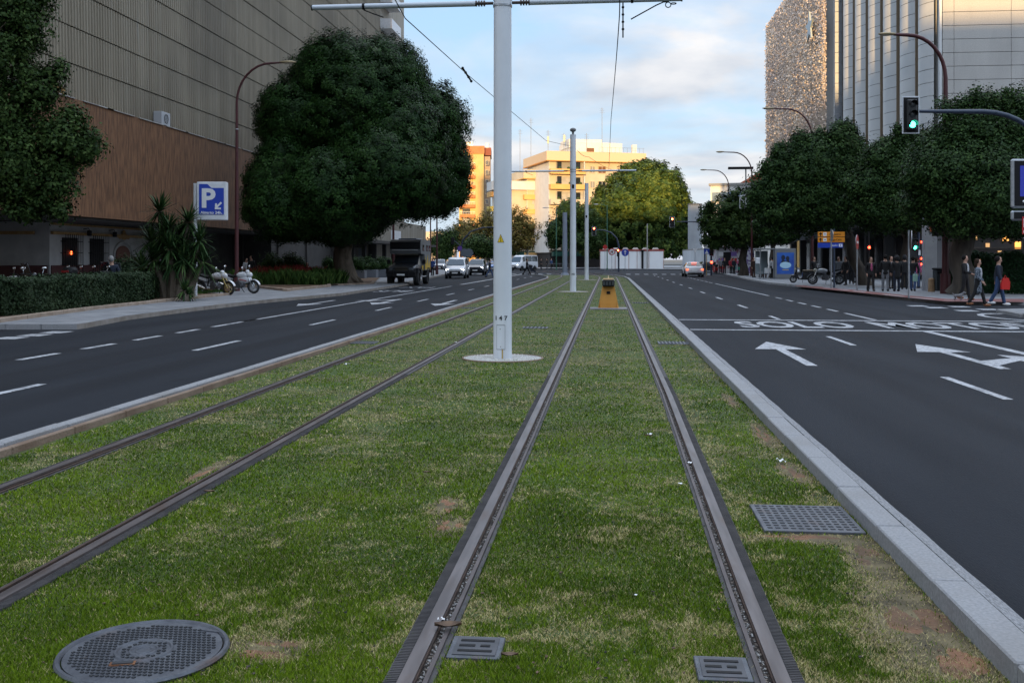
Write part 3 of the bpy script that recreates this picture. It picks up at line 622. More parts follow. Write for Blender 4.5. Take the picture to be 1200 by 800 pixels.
# ---- left: ribbed department store
XF = -25.0
t = thing('department_store', 'large windowless store clad in ribbed grey metal above brown timber boarding', 'building', (XF,0,0))
mb = MB(); pitch = .27; y = 14.0; prof = []
while y < 110.0:
    for dy, dx in ((0,0),(.07,.0),(.095,.06),(.205,.06),(.23,0)): prof.append((y+dy, dx))
    y += pitch
z = 9.25; rowh = 1.78
while z < 41:
    n = len(prof); jx = random.uniform(-.01,.01)
    vs = [(-.62+dx+.035+jx, yy, z) for yy,dx in prof]+[(-.62+dx+jx, yy, z+rowh-.05) for yy,dx in prof]+[(-.70, yy, z+rowh-.04) for yy,dx in prof]+[(-.70, yy, z+rowh) for yy,dx in prof]
    mb.add(vs, [(i,i+1,n+i+1,n+i) for i in range(n-1)]+[(n+i,n+i+1,2*n+i+1,2*n+i) for i in range(n-1)]+[(2*n+i,2*n+i+1,3*n+i+1,3*n+i) for i in range(n-1)]); z += rowh
mb.build('ribbed_cladding', M_rib, t, smooth=0, fix=False)
MB().box((-8.8,62,25.2),(16.2,95.6,32)).build('wall', M_rib, t, smooth=0)
MB().box((-7.9,62,41.4),(17.6,97,.5)).build('parapet', M_dark, t, smooth=0)
MB().box((-2.0,44.5,6.45),(4.0,61,5.5)).build('timber_cladding', M_wood, t, smooth=0)
mb = MB(); 
for yy in range(16,75,3): mb.box((.012,yy+random.uniform(0,1),9.215),(.10,2.9,.05))
mb.build('coping', mat('pale_flashing',(.4,.39,.37),.6,col2=(.25,.22,.2),nscale=2), t, smooth=0)
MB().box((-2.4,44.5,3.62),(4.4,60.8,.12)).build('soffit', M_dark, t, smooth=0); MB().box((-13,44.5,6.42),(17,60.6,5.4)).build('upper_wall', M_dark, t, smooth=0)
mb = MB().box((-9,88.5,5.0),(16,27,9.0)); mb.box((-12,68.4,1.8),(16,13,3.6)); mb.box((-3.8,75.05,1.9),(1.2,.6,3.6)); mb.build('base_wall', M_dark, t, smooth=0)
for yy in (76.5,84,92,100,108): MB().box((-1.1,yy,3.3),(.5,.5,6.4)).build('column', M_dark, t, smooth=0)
for (yy,zz) in ((64.6,9.25),(58.2,9.25)) :
    pass
# rooftop units on the timber volume
def ac_unit(loc, w, h, lab):
    t = thing('air_conditioner', lab, 'air conditioner', loc, R(90))
    MB().box((0,0,h/2),(w,.5,h),bev=.02).build('casing', mat('grey_casing',(.4,.41,.43),.5), t, smooth=20)
    mb = MB(); mb.ring((0,-.26,h/2),h*.33,.015,axis='y',n=20,k=5); 
    for i in range(6): mb.box((0,-.262,h*.2+i*h*.11),(h*.6,.01,.012))
    mb.build('grille', M_dark, t)
ac_unit((-25.25,54.4,9.24),1.1,.75,'grey air conditioning unit standing on the brown timber volume'); 
t = thing('vent_pipes', 'row of short ochre roof vents on the brown timber edge', 'vent', (-25.2,43.6,9.24), R(90))
for i in range(3): MB().cyl((i*.35-.35,0,0),(i*.35-.35,0,.35),.13,n=12).build('vent_pipe', M_ochre, t)
# ---- white restaurant under the overhang
M_maroonwall = mat('maroon_plinth',(.05,.012,.012),.8,col2=(.07,.02,.018),nscale=2)
RX = -28.5
t = thing('restaurant', 'white plastered restaurant with ochre trim tucked beneath the brown overhang', 'building', (RX,48.5,0))
MB().box((-8,6.6,1.85),(16,13.2,3.5)).build('wall', M_plaster, t, smooth=0)
MB().box((-8.0,-.28,.72),(16.1,.05,1.25)).build('plinth', M_maroonwall, t, smooth=0); MB().box((.04,6.6,.72),(.05,13,1.25)).build('plinth', M_maroonwall, t, smooth=0)
mb = MB(); mb.box((-8.3,-.08,3.02),(15.0,.16,.17)); mb.build('cornice', M_ochre, t, smooth=0)
mb = MB(); mb.box((.1,6.6,3.02),(.16,13.1,.15)); mb.box((.1,6.6,3.48),(.22,13.1,.1)); mb.build('cornice', M_ochre, t, smooth=0)
for yy in (1.9, 4.7):
    mb = MB(); mb.box((.03,yy,1.75),(.04,1.5,2.1)); f = mb.build('window', M_blk, t, smooth=0)
    mb = MB()
    for i in range(9): mb.cyl((.28,yy-.85+i*.2125,.65),(.28,yy-.85+i*.2125,2.98),.018,n=5)
    for z in (.7,1.35,2.0,2.6): mb.cyl((.28,yy-.87,z),(.28,yy+.87,z),.018,n=5); mb.cyl((.0,yy-.87,z),(.28,yy-.87,z),.018,n=5); mb.cyl((.0,yy+.87,z),(.28,yy+.87,z),.018,n=5)
    mb.build('grille', M_blk, f)
DY = 7.7
mb = MB(); arc = [(DY-.85,.1)]+[(DY-.85*math.cos(a),1.9+.55*math.sin(a)) for a in [i*math.pi/12 for i in range(13)]]+[(DY+.85,.1)]
mb.prism(arc, .0,.05,axis='x'); mb.build('door', mat('brown_door',(.12,.035,.02),.6), t, smooth=0)
arc2 = [(DY-1.1*math.cos(a),1.9+.78*math.sin(a)) for a in [i*math.pi/12 for i in range(13)]]
mb = MB(); mb.tube([(.06,a,b) for a,b in [(arc2[0][0],.1)]+arc2+[(arc2[-1][0],.1)]],.07,6); mb.build('door_arch', M_plaster, t)
mb = MB(); mb.ball((.1,DY,3.0),(.06,.45,.2)); mb.ball((.1,DY,3.22),(.06,.18,.16)); mb.ball((.1,DY-.5,2.95),(.05,.2,.1)); mb.ball((.1,DY+.5,2.95),(.05,.2,.1)); mb.build('crest', M_ochre, t)
lt = thing('window_lamp', 'small red lantern glowing in the nearer grilled restaurant window', 'lamp', (RX+.10,50.4,2.0)); MB().ball((0,0,0),(.05,.13,.09)).build('shade', emit('red_lantern',(1,.12,.03),4), lt); MB().cyl((0,0,.08),(0,0,.3),.012,n=6).build('hanger', M_blk, lt)
for i,yy in enumerate((51.8,54.6)):
    lt = thing('wall_lantern', ['black wall lantern between the two grilled windows','black wall lantern between the second window and the arched door'][i], 'lantern', (RX,yy,3.2)); MB().tube([(0,0,.1),(.3,0,.15),(.35,0,.05)],.02,6).build('bracket', M_blk, lt); MB().box((.35,0,-.12),(.2,.2,.3),bev=.03).build('lamp_shade', M_blk, lt)
# ---- pale annex and shops past the big tree
t = thing('shop_annex', 'long low shop annex with ribbed beige fascia and dark canopy beyond the big tree', 'building', (XF,92,0))
mb = MB(); mb.box((-3.0,21.6,4.95),(6.0,43.2,2.5)); 
mb.build('fascia', M_conc, t, smooth=0)
mb = MB(); 
for i in range(86): mb.box((.03,.3+i*.5,4.95),(.06,.12,2.46))
mb.build('fascia_ribs', M_conc, t, smooth=0)
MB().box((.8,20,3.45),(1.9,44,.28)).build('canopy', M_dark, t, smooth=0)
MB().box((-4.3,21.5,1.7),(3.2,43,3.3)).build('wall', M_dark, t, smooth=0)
for i in range(9):
    f = MB().box((-2.62,2.6+i*4.7,1.6),(.1,3.6,2.6)).build('shop_window', mat('shop_glass',(.12,.14,.16),.15,spec=.7), t, smooth=0)
for i in range(8): MB().box((-.3,4.9+i*4.7,1.8),(.4,.4,3.3)).build('column', M_dark, t, smooth=0)
# shopfronts under the store, seen between hedge bed and tree
t = thing('shopfront', 'bright glazed shopfronts in the shade behind the flower bed', 'shop', (-28.2,76,0))
mb = MB().box((.35,7.6,1.85),(.5,15,3.4)); mb.build('wall', mat('pale_shop_wall',(.22,.23,.25),.7), t, smooth=0)
for i,(a,w,m) in enumerate(((1.2,1.6,mat('blue_grey_glass',(.18,.24,.3),.2)),(3.6,1.8,mat('tan_panel',(.2,.16,.1),.6)),(6.2,2.0,M_glass),(9.0,2.2,MATS['blue_grey_glass']),(12.2,2.4,mat('pale_poster',(.33,.38,.45),.5)))):
    MB().box((.64,a,1.7),(.06,w,2.7)).build('shop_window', m, t, smooth=0)
MB().box((.68,9,3.3),(.08,3.0,.3)).build('sign_board', mat('dim_red_sign',(.3,.03,.03),.4,emit=(1,.08,.05),estr=.5), t, smooth=0)
# two rows of white vertical-slat end balconies behind the store (tall block)
t = thing('tower_block', 'tall block with white balconies peeping past the far edge of the ribbed store', 'building', (-25.6,119,0))
MB().box((-6,0,22),(10.5,16,44)).build('wall', M_conc, t, smooth=0)
for i in range(13):
    b = MB().box((.0,-3.5,4+3.05*i),(1.5,5,.22)).build('balcony', M_white, t, smooth=0); MB().box((.72,-3.5,4.55+3.05*i),(.05,5,.95)).build('parapet', M_white, b, smooth=0); MB().box((.0,-6.0,4.55+3.05*i),(1.4,.05,.95)).build('parapet', M_white, b, smooth=0)
# ---- right: department store with bowed panels and a curtain of sequins
M_gran = mat('pale_granite', (.40,.39,.37), .75, col2=(.5,.49,.465), nscale=18, contrast=(.35,.65)); add_layer(M_gran,(.3,.29,.28),.6,.5,.75,stretch=(1,1,.3),strength=.5)
M_panel = mat('satin_metal_panel', (.55,.57,.58), .5, .1, col2=(.62,.63,.63), nscale=.5)
M_slot = mat('dark_slot', (.05,.045,.04), .7, col2=(.20,.17,.13), nscale=5, contrast=(.5,.7))
BX, BY0, BY1, BT = 22.2, 70.0, 127.5, 31.2
t = thing('department_store', 'tall pale store with granite front, bowed metal panels and a sequin curtain', 'building', (BX,BY0,0))
MB().box((18,29.4,(BT+4.6)/2),(35.6,56.8,BT-4.6)).build('wall', M_gran, t, smooth=0)
# front: granite courses with open joints
mb = MB(); ch = .915; z = 4.6
xs = [(.25,1.0),(1.0,4.7),(4.7,8.5)]
while z < BT:
    for a,b in xs: mb.box(((a+b)/2,-.13,z+ch/2),(b-a-.02,.3,ch-.03),bev=.008)
    mb.box((17.5,-.13,z+ch/2),(13.6,.3,ch-.03),bev=.008); z += ch
mb.build('granite_panels', M_gran, t, smooth=15)
mb = MB(); z = 4.6
while z < BT: 
    for i in range(3): mb.box((9.02+i*.65,.02+random.uniform(-.05,.05),z+.22),(.58,.1,.42),rx=random.uniform(-.1,.1))
    z += .45
mb.build('dark_louvres', M_slot, t, smooth=0); MB().box((.12,-.15,(BT+4.6)/2),(.16,.34,BT-4.6)).build('corner_trim', M_panel, t, smooth=0)
# bowed panels along the street side: y from 0 to 26, each bay 4.2 m with a dark slot
TIL = .055
def bay(y0, y1, bow, name='bowed_panels', courses=True):
    mb = MB(); nseg = 10; z = 4.6
    while z < BT:
        top = min(z+ch-.03, BT); vs = []
        for k in range(nseg+1):
            u = k/nseg; yy = y0+(y1-y0)*u; xx = -.12-TIL*min(yy,24)-bow*math.sin(math.pi*u)
            vs += [(xx,yy,z),(xx,yy,top),(xx+.06,yy,top)]
        mb.add(vs, [(k*3,k*3+3,k*3+4,k*3+1) for k in range(nseg)]+[(k*3+1,k*3+4,k*3+5,k*3+2) for k in range(nseg)]); z += ch
    mb.build(name, M_panel, t, smooth=30)
# slot positions measured at px 1073,1051,1033,1016,1001 on the facade plane
def fy(px): 
    # depth along the wall at which the facade plane x=BX is seen at px
    k = (px-600)/FPX; return (BX*(CT+0*k) )  # placeholder
def wall_y(px, X=BX):
    k = (px-600)/FPX; a = math.atan(k)-YAW; return X/math.tan(a)
def bay_y(px): a = math.atan((px-600)/FPX)-YAW; return (BX-.25+TIL*BY0)/(math.tan(a)+TIL)
edges = [bay_y(p)-BY0 for p in (1097,1074,1052,1033,1016,1001,987.5)]
edges[0] = .22
for i in range(6):
    bay(edges[i]+.05 if i==0 else edges[i]+.38, edges[i+1]-.38, .52)
    MB().box((.80-TIL*edges[i+1],edges[i+1],(BT+4.6)/2),(2.0,.74,BT-4.6)).build('dark_slot', M_slot, t, smooth=0)
    if i < 5: MB().box((-.26-TIL*edges[i+1],edges[i+1]-.40,(BT+4.6)/2),(.40,.06,BT-4.6)).build('slot_fin', mat('bronze_fin',(.2,.15,.1),.5,.4), t, smooth=0)
yp = edges[6]+.4; y2 = wall_y(979.5,BX-1.9)-BY0
mb = MB(); z = 4.6
while z < BT+1: mb.box((-.85,(yp+y2)/2,z+ch/2),(2.3,y2-yp,ch-.03),bev=.01); z += ch
mb.build('corner_pillar', mat('blue_grey_panel',(.25,.27,.30),.45,.3), t, smooth=15)
yc0, yc1 = y2, BY1-BY0; bay(yc0+.05, yc0+3, .25); MB().box((-.72,(yc0+yc1)/2,(BT+4.7)/2),(1.6,yc1-yc0,BT-4.7)).build('wall', M_gran, t, smooth=0); 
mb = MB(); z = 4.6
while z < BT:
    for i in range(6):
        a = yc0+6+i*(yc1-yc0-6)/6; mb.box((-1.55,a+(yc1-yc0-6)/12,z+ch/2),(.1,(yc1-yc0-6)/6-.03,ch-.03))
    z += ch
mb.build('flat_panels', M_panel, t, smooth=0)
def sequins():
    n = 120000; y = RNG.uniform(yc0+1.2,yc1-1.0,n)+RNG.normal(size=n)*.0; z = RNG.uniform(9,BT-.6,n); x = -2.45-np.abs(RNG.normal(size=n))*.15
    keep = RNG.uniform(size=n) < np.clip(.45+.9*vnoise(y,z,.16,31)*np.clip((y-yc0-2)/5,0.1,1),.1,1); x,y,z = x[keep],y[keep],z[keep]; n = len(x)
    pos = np.stack([x,y,z],1); nr = np.stack([-np.ones(n)*.8, -.25-np.abs(RNG.normal(size=n))*1.0, RNG.normal(size=n)*.25],1)
    tint = np.clip(.5*vnoise(y,z,.25,33)+.5*RNG.uniform(size=n),0,1)
    m = leafmat('sequins', (.46,.37,.34), (.72,.58,.48), (.97,.80,.62), rough=.28, stops=(0,.5,1)); m.node_tree.nodes['Principled BSDF'].inputs['Metallic'].default_value = .35
    leaf_mesh('sequin_curtain', pos, nr, RNG.uniform(.05,.10,n), tint, m, t, aspect=.9)
sequins()
sy, sz = wall_y(956,BX-2.5)-BY0, Z(29, 94)
mb = MB(); pts = []
for i in range(10):
    a = math.pi/2+i*math.pi/5; r = 1.5 if i%2==0 else .6; pts.append((sy+r*1.15*math.cos(a), sz+r*math.sin(a)))
mb.prism(pts, -3.15,-3.0,axis='x'); mb.build('star_ornament', mat('pale_blue_star',(.4,.47,.5),.4), t, smooth=0)
mb = MB()
for i in range(60): mb.cyl((-1.6,yc0+i*(yc1-yc0)/60,BT),(-1.6,yc0+i*(yc1-yc0)/60,BT+1.0),.03,n=5)
mb.cyl((-1.6,yc0,BT+1),(-1.6,yc1,BT+1),.04,n=5); mb.cyl((-1.6,yc0,BT+.5),(-1.6,yc1,BT+.5),.03,n=5); mb.build('roof_railing', M_steel, t)
MB().box((-.9,yc1+.4,(BT+4)/2),(1.8,.8,BT-4)).build('glazed_edge', MATS['blue_grey_glass'], t, smooth=0)
# ground floor of the right store: dark recess, columns, windows, canopies
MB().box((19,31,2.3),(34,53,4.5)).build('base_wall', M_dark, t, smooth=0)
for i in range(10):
    MB().box((.6,2+i*6,2.35),(.7,.7,4.5)).build('column', mat('grey_column',(.13,.13,.135),.7), t, smooth=0)
for i in range(5): MB().box((2.5+i*5.2,.9,2.35),(.8,.8,4.5)).build('column', MATS['grey_column'], t, smooth=0)
for i in range(9): MB().box((1.9,5+i*6,2.0),(.12,4.6,3.2)).build('shop_window', mat('dim_shop_glass',(.05,.055,.06),.15,spec=.7), t, smooth=0)
for i in range(4):
    w = MB().box((5.1+i*5.2,4.9,2.0),(4.2,.12,3.4)).build('shop_window', mat('warm_shop_interior',(.12,.07,.03),.5,col2=(.5,.3,.12),nscale=1.3,emit=(1,.42,.1),estr=.25), t, smooth=0)
for (a,b,zz,dz) in ((10,24,4.6,.9),(26,48,4.5,1.0),(49.5,56,4.3,.9)):
    mb = MB(); mb.prism([(-5.2,zz-dz*1.4),(-5.2,zz-dz*.9),(-.1,zz+1.0),(-.1,zz+.6)], a, b, axis='y'); mb.build('canopy', mat('charcoal_canopy',(.035,.037,.042),.8), t, smooth=0)
# kiosk-like café lights behind the hedge
CAFE = thing('cafe_counter', 'orange-lit café window with bottles glowing behind the right hedge', 'shop', W(1168,55)+(0,))
MB().box((0,.3,2.0),(5.2,.5,3.8)).build('wall', M_dark, CAFE, smooth=0)
for i in range(16): MB().box((-2.4+i*.32,0,1.6+.42*((i*7)%5)),(.2+.1*((i*3)%2),.06,.22+.16*((i*5)%2))).build('lit_panel', emit('amber_panel_%d'%(i%2),(1,.42,.09) if i%2 else (1,.55,.22),.35+.4*((i*5)%3)), CAFE, smooth=0)
for z in (1.6,2.3,3.0): MB().box((0,-.1,z),(5,.1,.05)).build('shelf', M_barkdk, CAFE, smooth=0)
# ---- unseen block added behind the camera, sized to cast the street's evening shade
for i,(x0,x1,h,lab) in enumerate(((-70,80,27.2,'unseen broad block added behind the camera to shade the avenue'),)):
    t = thing('apartment_block', lab, 'building', ((x0+x1)/2,-62,0))
    MB().box((0,0,h/2),(x1-x0,12,h)).build('wall', M_plaster, t, smooth=0)
    windows(t, [(-(x1-x0)/2+4+k*6,3+3.1*j,1.6,1.5,-6.01) for k in range(5) for j in range(4)], M_white)
# ============================================================ FAR BUILDINGS
M_cream = mat('cream_render', (.50,.42,.29), .85, col2=(.56,.48,.34), nscale=.6); M_pink = mat('pinkish_cream_render', (.52,.43,.33), .85, col2=(.57,.48,.37), nscale=.6)
M_balc = mat('ochre_balcony', (.62,.36,.12), .8, col2=(.66,.4,.15), nscale=1); M_yel = mat('yellow_render', (.68,.52,.12), .8)
M_brickor = mat('orange_brick', (.48,.17,.06), .85, col2=(.54,.2,.08), nscale=1); M_sun = mat('ochre_render', (.62,.40,.14), .85, col2=(.66,.44,.18), nscale=.7)
M_shut = mat('grey_shutter', (.25,.24,.22), .7); M_wood2 = mat('brown_shutter', (.16,.07,.03), .7); M_whiteren = mat('white_render', (.62,.60,.56), .85, col2=(.68,.66,.62), nscale=.7)
def wins(t, specs, side=None):
    """specs: (x, z, w, h, material) in the front plane y=0"""
    for (x,z,w,h,m) in specs:
        mb = MB(); mb.box((x,-.05,z),(w+.24,.10,h+.24)); f = mb.build('window', M_cream, t, smooth=0)
        MB().box((x,-.085,z),(w,.06,h)).build('pane', m, f, smooth=0); MB().box((x,-.12,z),(.05,.03,h)).build('frame', M_white, f, smooth=0)
def ant(t, x, y, z, h):
    mb = MB(); mb.cyl((x,y,z),(x,y,z+h),.06,n=5); 
    for k in range(3): mb.cyl((x-.5,y,z+h-.3-k*.35),(x+.5,y,z+h-.3-k*.35),.025,n=4)
    mb.build('antenna', M_steel, t)
A = R(20)
x,y = W(644,196); F1 = 17.75*196/FPX
t = thing('apartment_block', 'cream apartment block with stacked ochre balconies and roof masts behind the far masts', 'building', (x,y,0), A)
GT = 21.0
MB().box((9.6,8,GT/2+1.5),(19.2,16,GT-3)).build('wall', M_pink, t, smooth=0); MB().box((9.6,8.3,1.5),(18.6,15.6,3.0)).build('ground_floor', M_dark, t, smooth=0)
MB().box((-.06,8,GT/2+1.5),(.1,15.9,GT-3.1)).build('side_wall', M_whiteren, t, smooth=0)
MB().box((9.5,7.7,GT+.95),(20.8,17.6,1.9)).build('parapet', mat('peach_render',(.6,.46,.31),.85), t, smooth=0); MB().box((9.5,7.7,GT+.02),(21.0,17.8,.16)).build('eaves', mat('orange_eaves',(.6,.28,.08),.8), t, smooth=0)
for i in range(6):
    z = 3.55+2.98*i
    b = MB().box((3.4,-.75,z+.45),(7.2,1.5,1.0)).build('balcony', M_balc if i >= 4 else M_pink, t, smooth=0)
    MB().box((4.1,.02,z+1.75),(5.6,.12,1.7)).build('recess', M_shut if i in (5,2) else M_plaster, b, smooth=0)
    MB().box((2.0,-.02,z+1.6),(.9,.14,2.0)).build('door', M_glass, b, smooth=0); MB().box((5.6,-.02,z+1.7),(1.5,.14,1.4)).build('window', M_glass, b, smooth=0)
    MB().box((6.9,-.6,z+1.7),(.15,1.1,1.9)).build('fin', M_whiteren, b, smooth=0)
    mb = MB()
    for k in range(3): mb.ball((1.0+k*2.1+random.random(),-1.1,z+1.15),(.35,.25,.3),n=7,k=5)
    mb.build('plants', leafmat('balcony_plants',(.04,.07,.03),(.06,.1,.04)), b)
wins(t, [(8.9,4.6+2.98*i,.9,1.2,M_shut) for i in range(6)]+[(10.9,4.6+2.98*i,1.5,1.3,M_wood2 if i%2 else M_glass) for i in range(6)]+[(16,4.6+2.98*i,2.2,1.3,M_glass) for i in range(3,6)])
MB().box((17,-.5,GT-3.1),(3.4,1.0,1.0)).build('balcony', M_brickor, t, smooth=0)
ph = MB().box((11.2,8,GT+2.9),(11,8,3.0)).build('penthouse', M_whiteren, t, smooth=0); MB().box((9.0,7.5,GT+4.2),(7,6,1.7)).build('roof_room', M_whiteren, t, smooth=0); MB().box((9.8,3.9,GT+2.75),(1.6,.1,1.0)).build('window', M_wood2, ph, smooth=0)
mb = MB()
for k in range(12): mb.cyl((10+k*.85,-.9,GT+1.9),(10+k*.85,-.9,GT+2.9),.035,n=4)
mb.cyl((10,-.9,GT+2.9),(19.6,-.9,GT+2.9),.035,n=4); mb.build('roof_railing', M_steel, t)
MB().box((18.5,2,GT+2.6),(.9,.9,2.6)).build('chimney', M_whiteren, t, smooth=0); MB().box((6.2,2,GT+2.6),(.8,.8,1.6)).build('chimney', M_whiteren, t, smooth=0)
for xx,h in ((.6,4.6),(3.9,4.0),(4.6,2.8),(8.7,4.2),(12,9.5)): ant(t, xx, 3, GT+1.9, h)
for xx,h in ((.6,2.2),(4.0,2.6)): MB().cyl((xx,3,GT+3.0+h-1.4),(xx,3,GT+3.0+h),.22,n=8).build('antenna_panel', mat('cream_panel',(.6,.58,.4),.6), t)
t2 = t; mb = MB(); mb.box((3.3,-.95,2.75),(6.0,1.2,.9)); mb.build('awning', mat('dark_green_fascia',(.01,.06,.045),.5), t, smooth=0)
# second block
x,y = W(618,206)
t = thing('apartment_block', 'narrower cream block with a single column of windows left of the balconied block', 'building', (x,y,0), A); GT = 18.3
MB().box((4,6.5,GT/2+1.6),(8,13,GT-3.2)).build('wall', M_cream, t, smooth=0); MB().box((-.05,6.5,GT/2+1.6),(.1,12.9,GT-3.3)).build('side_wall', M_whiteren, t, smooth=0); MB().box((4,7,1.6),(7.6,12,3.2)).build('ground_floor', M_dark, t, smooth=0)
MB().box((3.8,6.2,GT+.9),(9.8,14.6,1.8)).build('parapet', M_cream, t, smooth=0); MB().box((3.8,6.2,GT+.02),(10,14.8,.16)).build('eaves', M_balc, t, smooth=0)
wins(t, [(1.5,4.8+2.98*i,.95,1.25,M_wood2 if i in (0,1,4,5) else M_plaster) for i in range(5)])
for i in (1,3,4): 
    MB().box((2.2,-.3,3.7+2.98*i),(.8,.4,.5)).build('air_conditioner', M_white, t, smooth=0)
for i in (3,4): MB().box((-.8,6,3.8+2.98*i),(1.6,4.0,1.0)).build('balcony', M_yel, t, smooth=0)
mb = MB(); mb.cyl((0,0,GT+2.6),(8,0,GT+2.6),.04,n=4); [mb.cyl((k,0,GT+1.8),(k,0,GT+2.6),.03,n=4) for k in range(9)]; mb.build('roof_railing', M_steel, t)
ant(t,-.5,4,GT+1.8,9); ant(t,3,8,GT+1.8,12)
MB().box((1.5,-.25,2.85),(7.5,.5,1.0)).build('shop_sign_board', MATS['dark_green_fascia'], t, smooth=0)
text('Viajes Mar', .75, mat('pale_letters',(.7,.75,.7),.5), t, 'lettering', at(1.5,-.53,2.85))
MB().box((1.5,-.2,1.1),(6.0,.2,1.6)).build('shop_front', mat('dull_red_front',(.16,.04,.04),.7), t, smooth=0)
# third block, left of the near mast
x,y = W(583,205)
t = thing('apartment_block', 'bright cream block with yellow balconies showing either side of the near mast', 'building', (x,y,0), A); GT = 16.0
MB().box((5,2.5,GT/2),(10,5,GT)).build('wall', M_pink, t, smooth=0); MB().box((-.05,2.5,GT/2),(.1,4.9,GT-.1)).build('side_wall', M_whiteren, t, smooth=0)
MB().box((4.8,2.2,GT+.9),(11.6,6.6,1.8)).build('parapet', M_whiteren, t, smooth=0)
for i in range(5): MB().box((7.2,-.6,2.6+2.98*i),(3.6,1.2,1.0)).build('balcony', M_balc, t, smooth=0); MB().box((-.7,2.2,3.2+2.98*i),(1.4,3.0,1.0)).build('balcony', M_yel if i<4 else M_balc, t, smooth=0)
wins(t, [(7.2,4.8+2.98*i,1.5,1.3,M_glass) for i in range(4)])
# orange tower
x,y = W(538,307)
t = thing('apartment_tower', 'tall ochre tower with orange brick balconies beside the big dark tree', 'building', (x,y,0), R(6)); GT = 34.2
MB().box((3.8,6,GT/2),(7.6,12,GT)).build('wall', M_sun, t, smooth=0); MB().box((8.6,8,GT/2-.3),(2.0,12,GT-.6)).build('stair_wing', mat('grey_brown_render',(.36,.27,.2),.85), t, smooth=0)
MB().box((3.8,5.9,GT+1.2),(8.0,12.4,2.4)).build('parapet', M_brickor, t, smooth=0); MB().box((8.7,8,GT+.9),(2.3,12.2,2.4)).build('parapet', mat('dark_red_brick',(.25,.08,.05),.85), t, smooth=0)
for i in range(10):
    b = MB().box((2.6,-.7,3.0+3.0*i),(4.6,1.4,.95)).build('balcony', M_brickor, t, smooth=0); MB().box((2.2,.0,4.5+3.0*i),(2.4,.1,1.7)).build('window', M_plaster if i%2 else M_glass, b, smooth=0)
    mb = MB(); [mb.cyl((.4+k*.5,-1.35,3.5+3.0*i),(.4+k*.5,-1.35,4.3+3.0*i),.03,n=4) for k in range(10)]; mb.box((2.6,-1.35,4.3+3.0*i),(4.6,.05,.06)); mb.build('railing', M_white, b)
wins(t, [(8.6,4.5+3.0*i,.9,1.2,M_glass) for i in range(10)])
MB().box((3,5,GT+3.2),(2.2,2.2,1.8)).build('roof_room', M_white, t, smooth=0); MB().cyl((8.6,5,GT+2),(8.6,5,GT+3.8),.7,n=10).build('water_tank', M_white, t)
# low far-left backdrop block
x,y = W(470,300)
t = thing('apartment_block', 'distant warm cream block low behind the left street trees', 'building', (x,y,0), R(5)); MB().box((8,6,5),(16,12,10)).build('wall', M_pink, t, smooth=0); wins(t,[(2+3*i,3+3*j,1.4,1.3,M_glass) for i in range(5) for j in range(2)])
# right far: yellow building with red roof, grey curved tower, white boundary wall
x,y = W(862,190)
t = thing('apartment_block', 'yellow building with red tiled roof peeping over the right trees', 'building', (x,y,0), R(-18)); MB().box((8,6,7.5),(18,12,15)).build('wall', M_sun, t, smooth=0)
mb = MB(); mb.prism([(-1.4,14.9),(20,14.9),(14,18.8),(6,18.8)],-.8,13,axis='y'); mb.build('roof', mat('red_tiles',(.42,.12,.06),.85), t, smooth=0); wins(t,[(1.5+3*i,5+3*j,1.4,1.3,M_shut) for i in range(5) for j in range(3)])
x,y = W(836,178)
t = thing('office_block', 'grey-white block with glazed top between the far ficus and the right trees', 'building', (x,y,0), R(-14)); MB().box((6,5,7.4),(13,10,14.8)).build('wall', M_whiteren, t, smooth=0); MB().box((6,-.1,12.8),(12.4,.2,1.6)).build('glazing', MATS['blue_grey_glass'], t, smooth=0); MB().box((6,5,15),(13.6,10.6,.4)).build('parapet', M_shut, t, smooth=0)
x,y = W(817,160)
t = thing('round_tower', 'smooth grey concrete drum rising behind the far ficus', 'tower', (x,y,0)); MB().cyl((0,4,0),(0,4,10.6),1.15,n=28).build('shaft', mat('grey_concrete',(.30,.32,.34),.8,col2=(.36,.38,.4),nscale=.7), t); MB().cyl((0,4,10.6),(0,4,10.8),1.2,n=28).build('cap', mat('dark_cap',(.12,.12,.12),.8), t)
a = G(790,311.8,-.03); t = thing('boundary_wall', 'low curved white wall beneath the round grey tower', 'wall', (0,0,0))
mb = MB(); pts = [W(px,D) for px,D in ((800,172),(804,165),(810,158),(822,150),(842,142),(866,136))]
for h0,h1,off,nm,m in ((-.05,3.1,0,'wall',mat('grey_white_wall',(.45,.47,.49),.85,col2=(.52,.54,.56),nscale=.5)),(3.1,3.3,.1,'coping',M_shut)):
    mb = MB(); vs=[]
    for x,y in pts: vs += [(x,y-off,h0),(x,y-off,h1),(x,y+.4+off,h1),(x,y+.4+off,h0)]
    mb.add(vs,[(i*4+k,i*4+4+k,i*4+4+(k+1)%4,i*4+(k+1)%4) for i in range(len(pts)-1) for k in range(4)]+[(0,1,2,3),tuple(len(vs)-4+k for k in range(4))]); mb.build(nm, m, t, smooth=0)
# far pavement
slab('pavement', [W(545,168),W(700,174),W(840,150),W(900,140),W(980,230),W(700,260),W(500,240)], .08, M_pave)
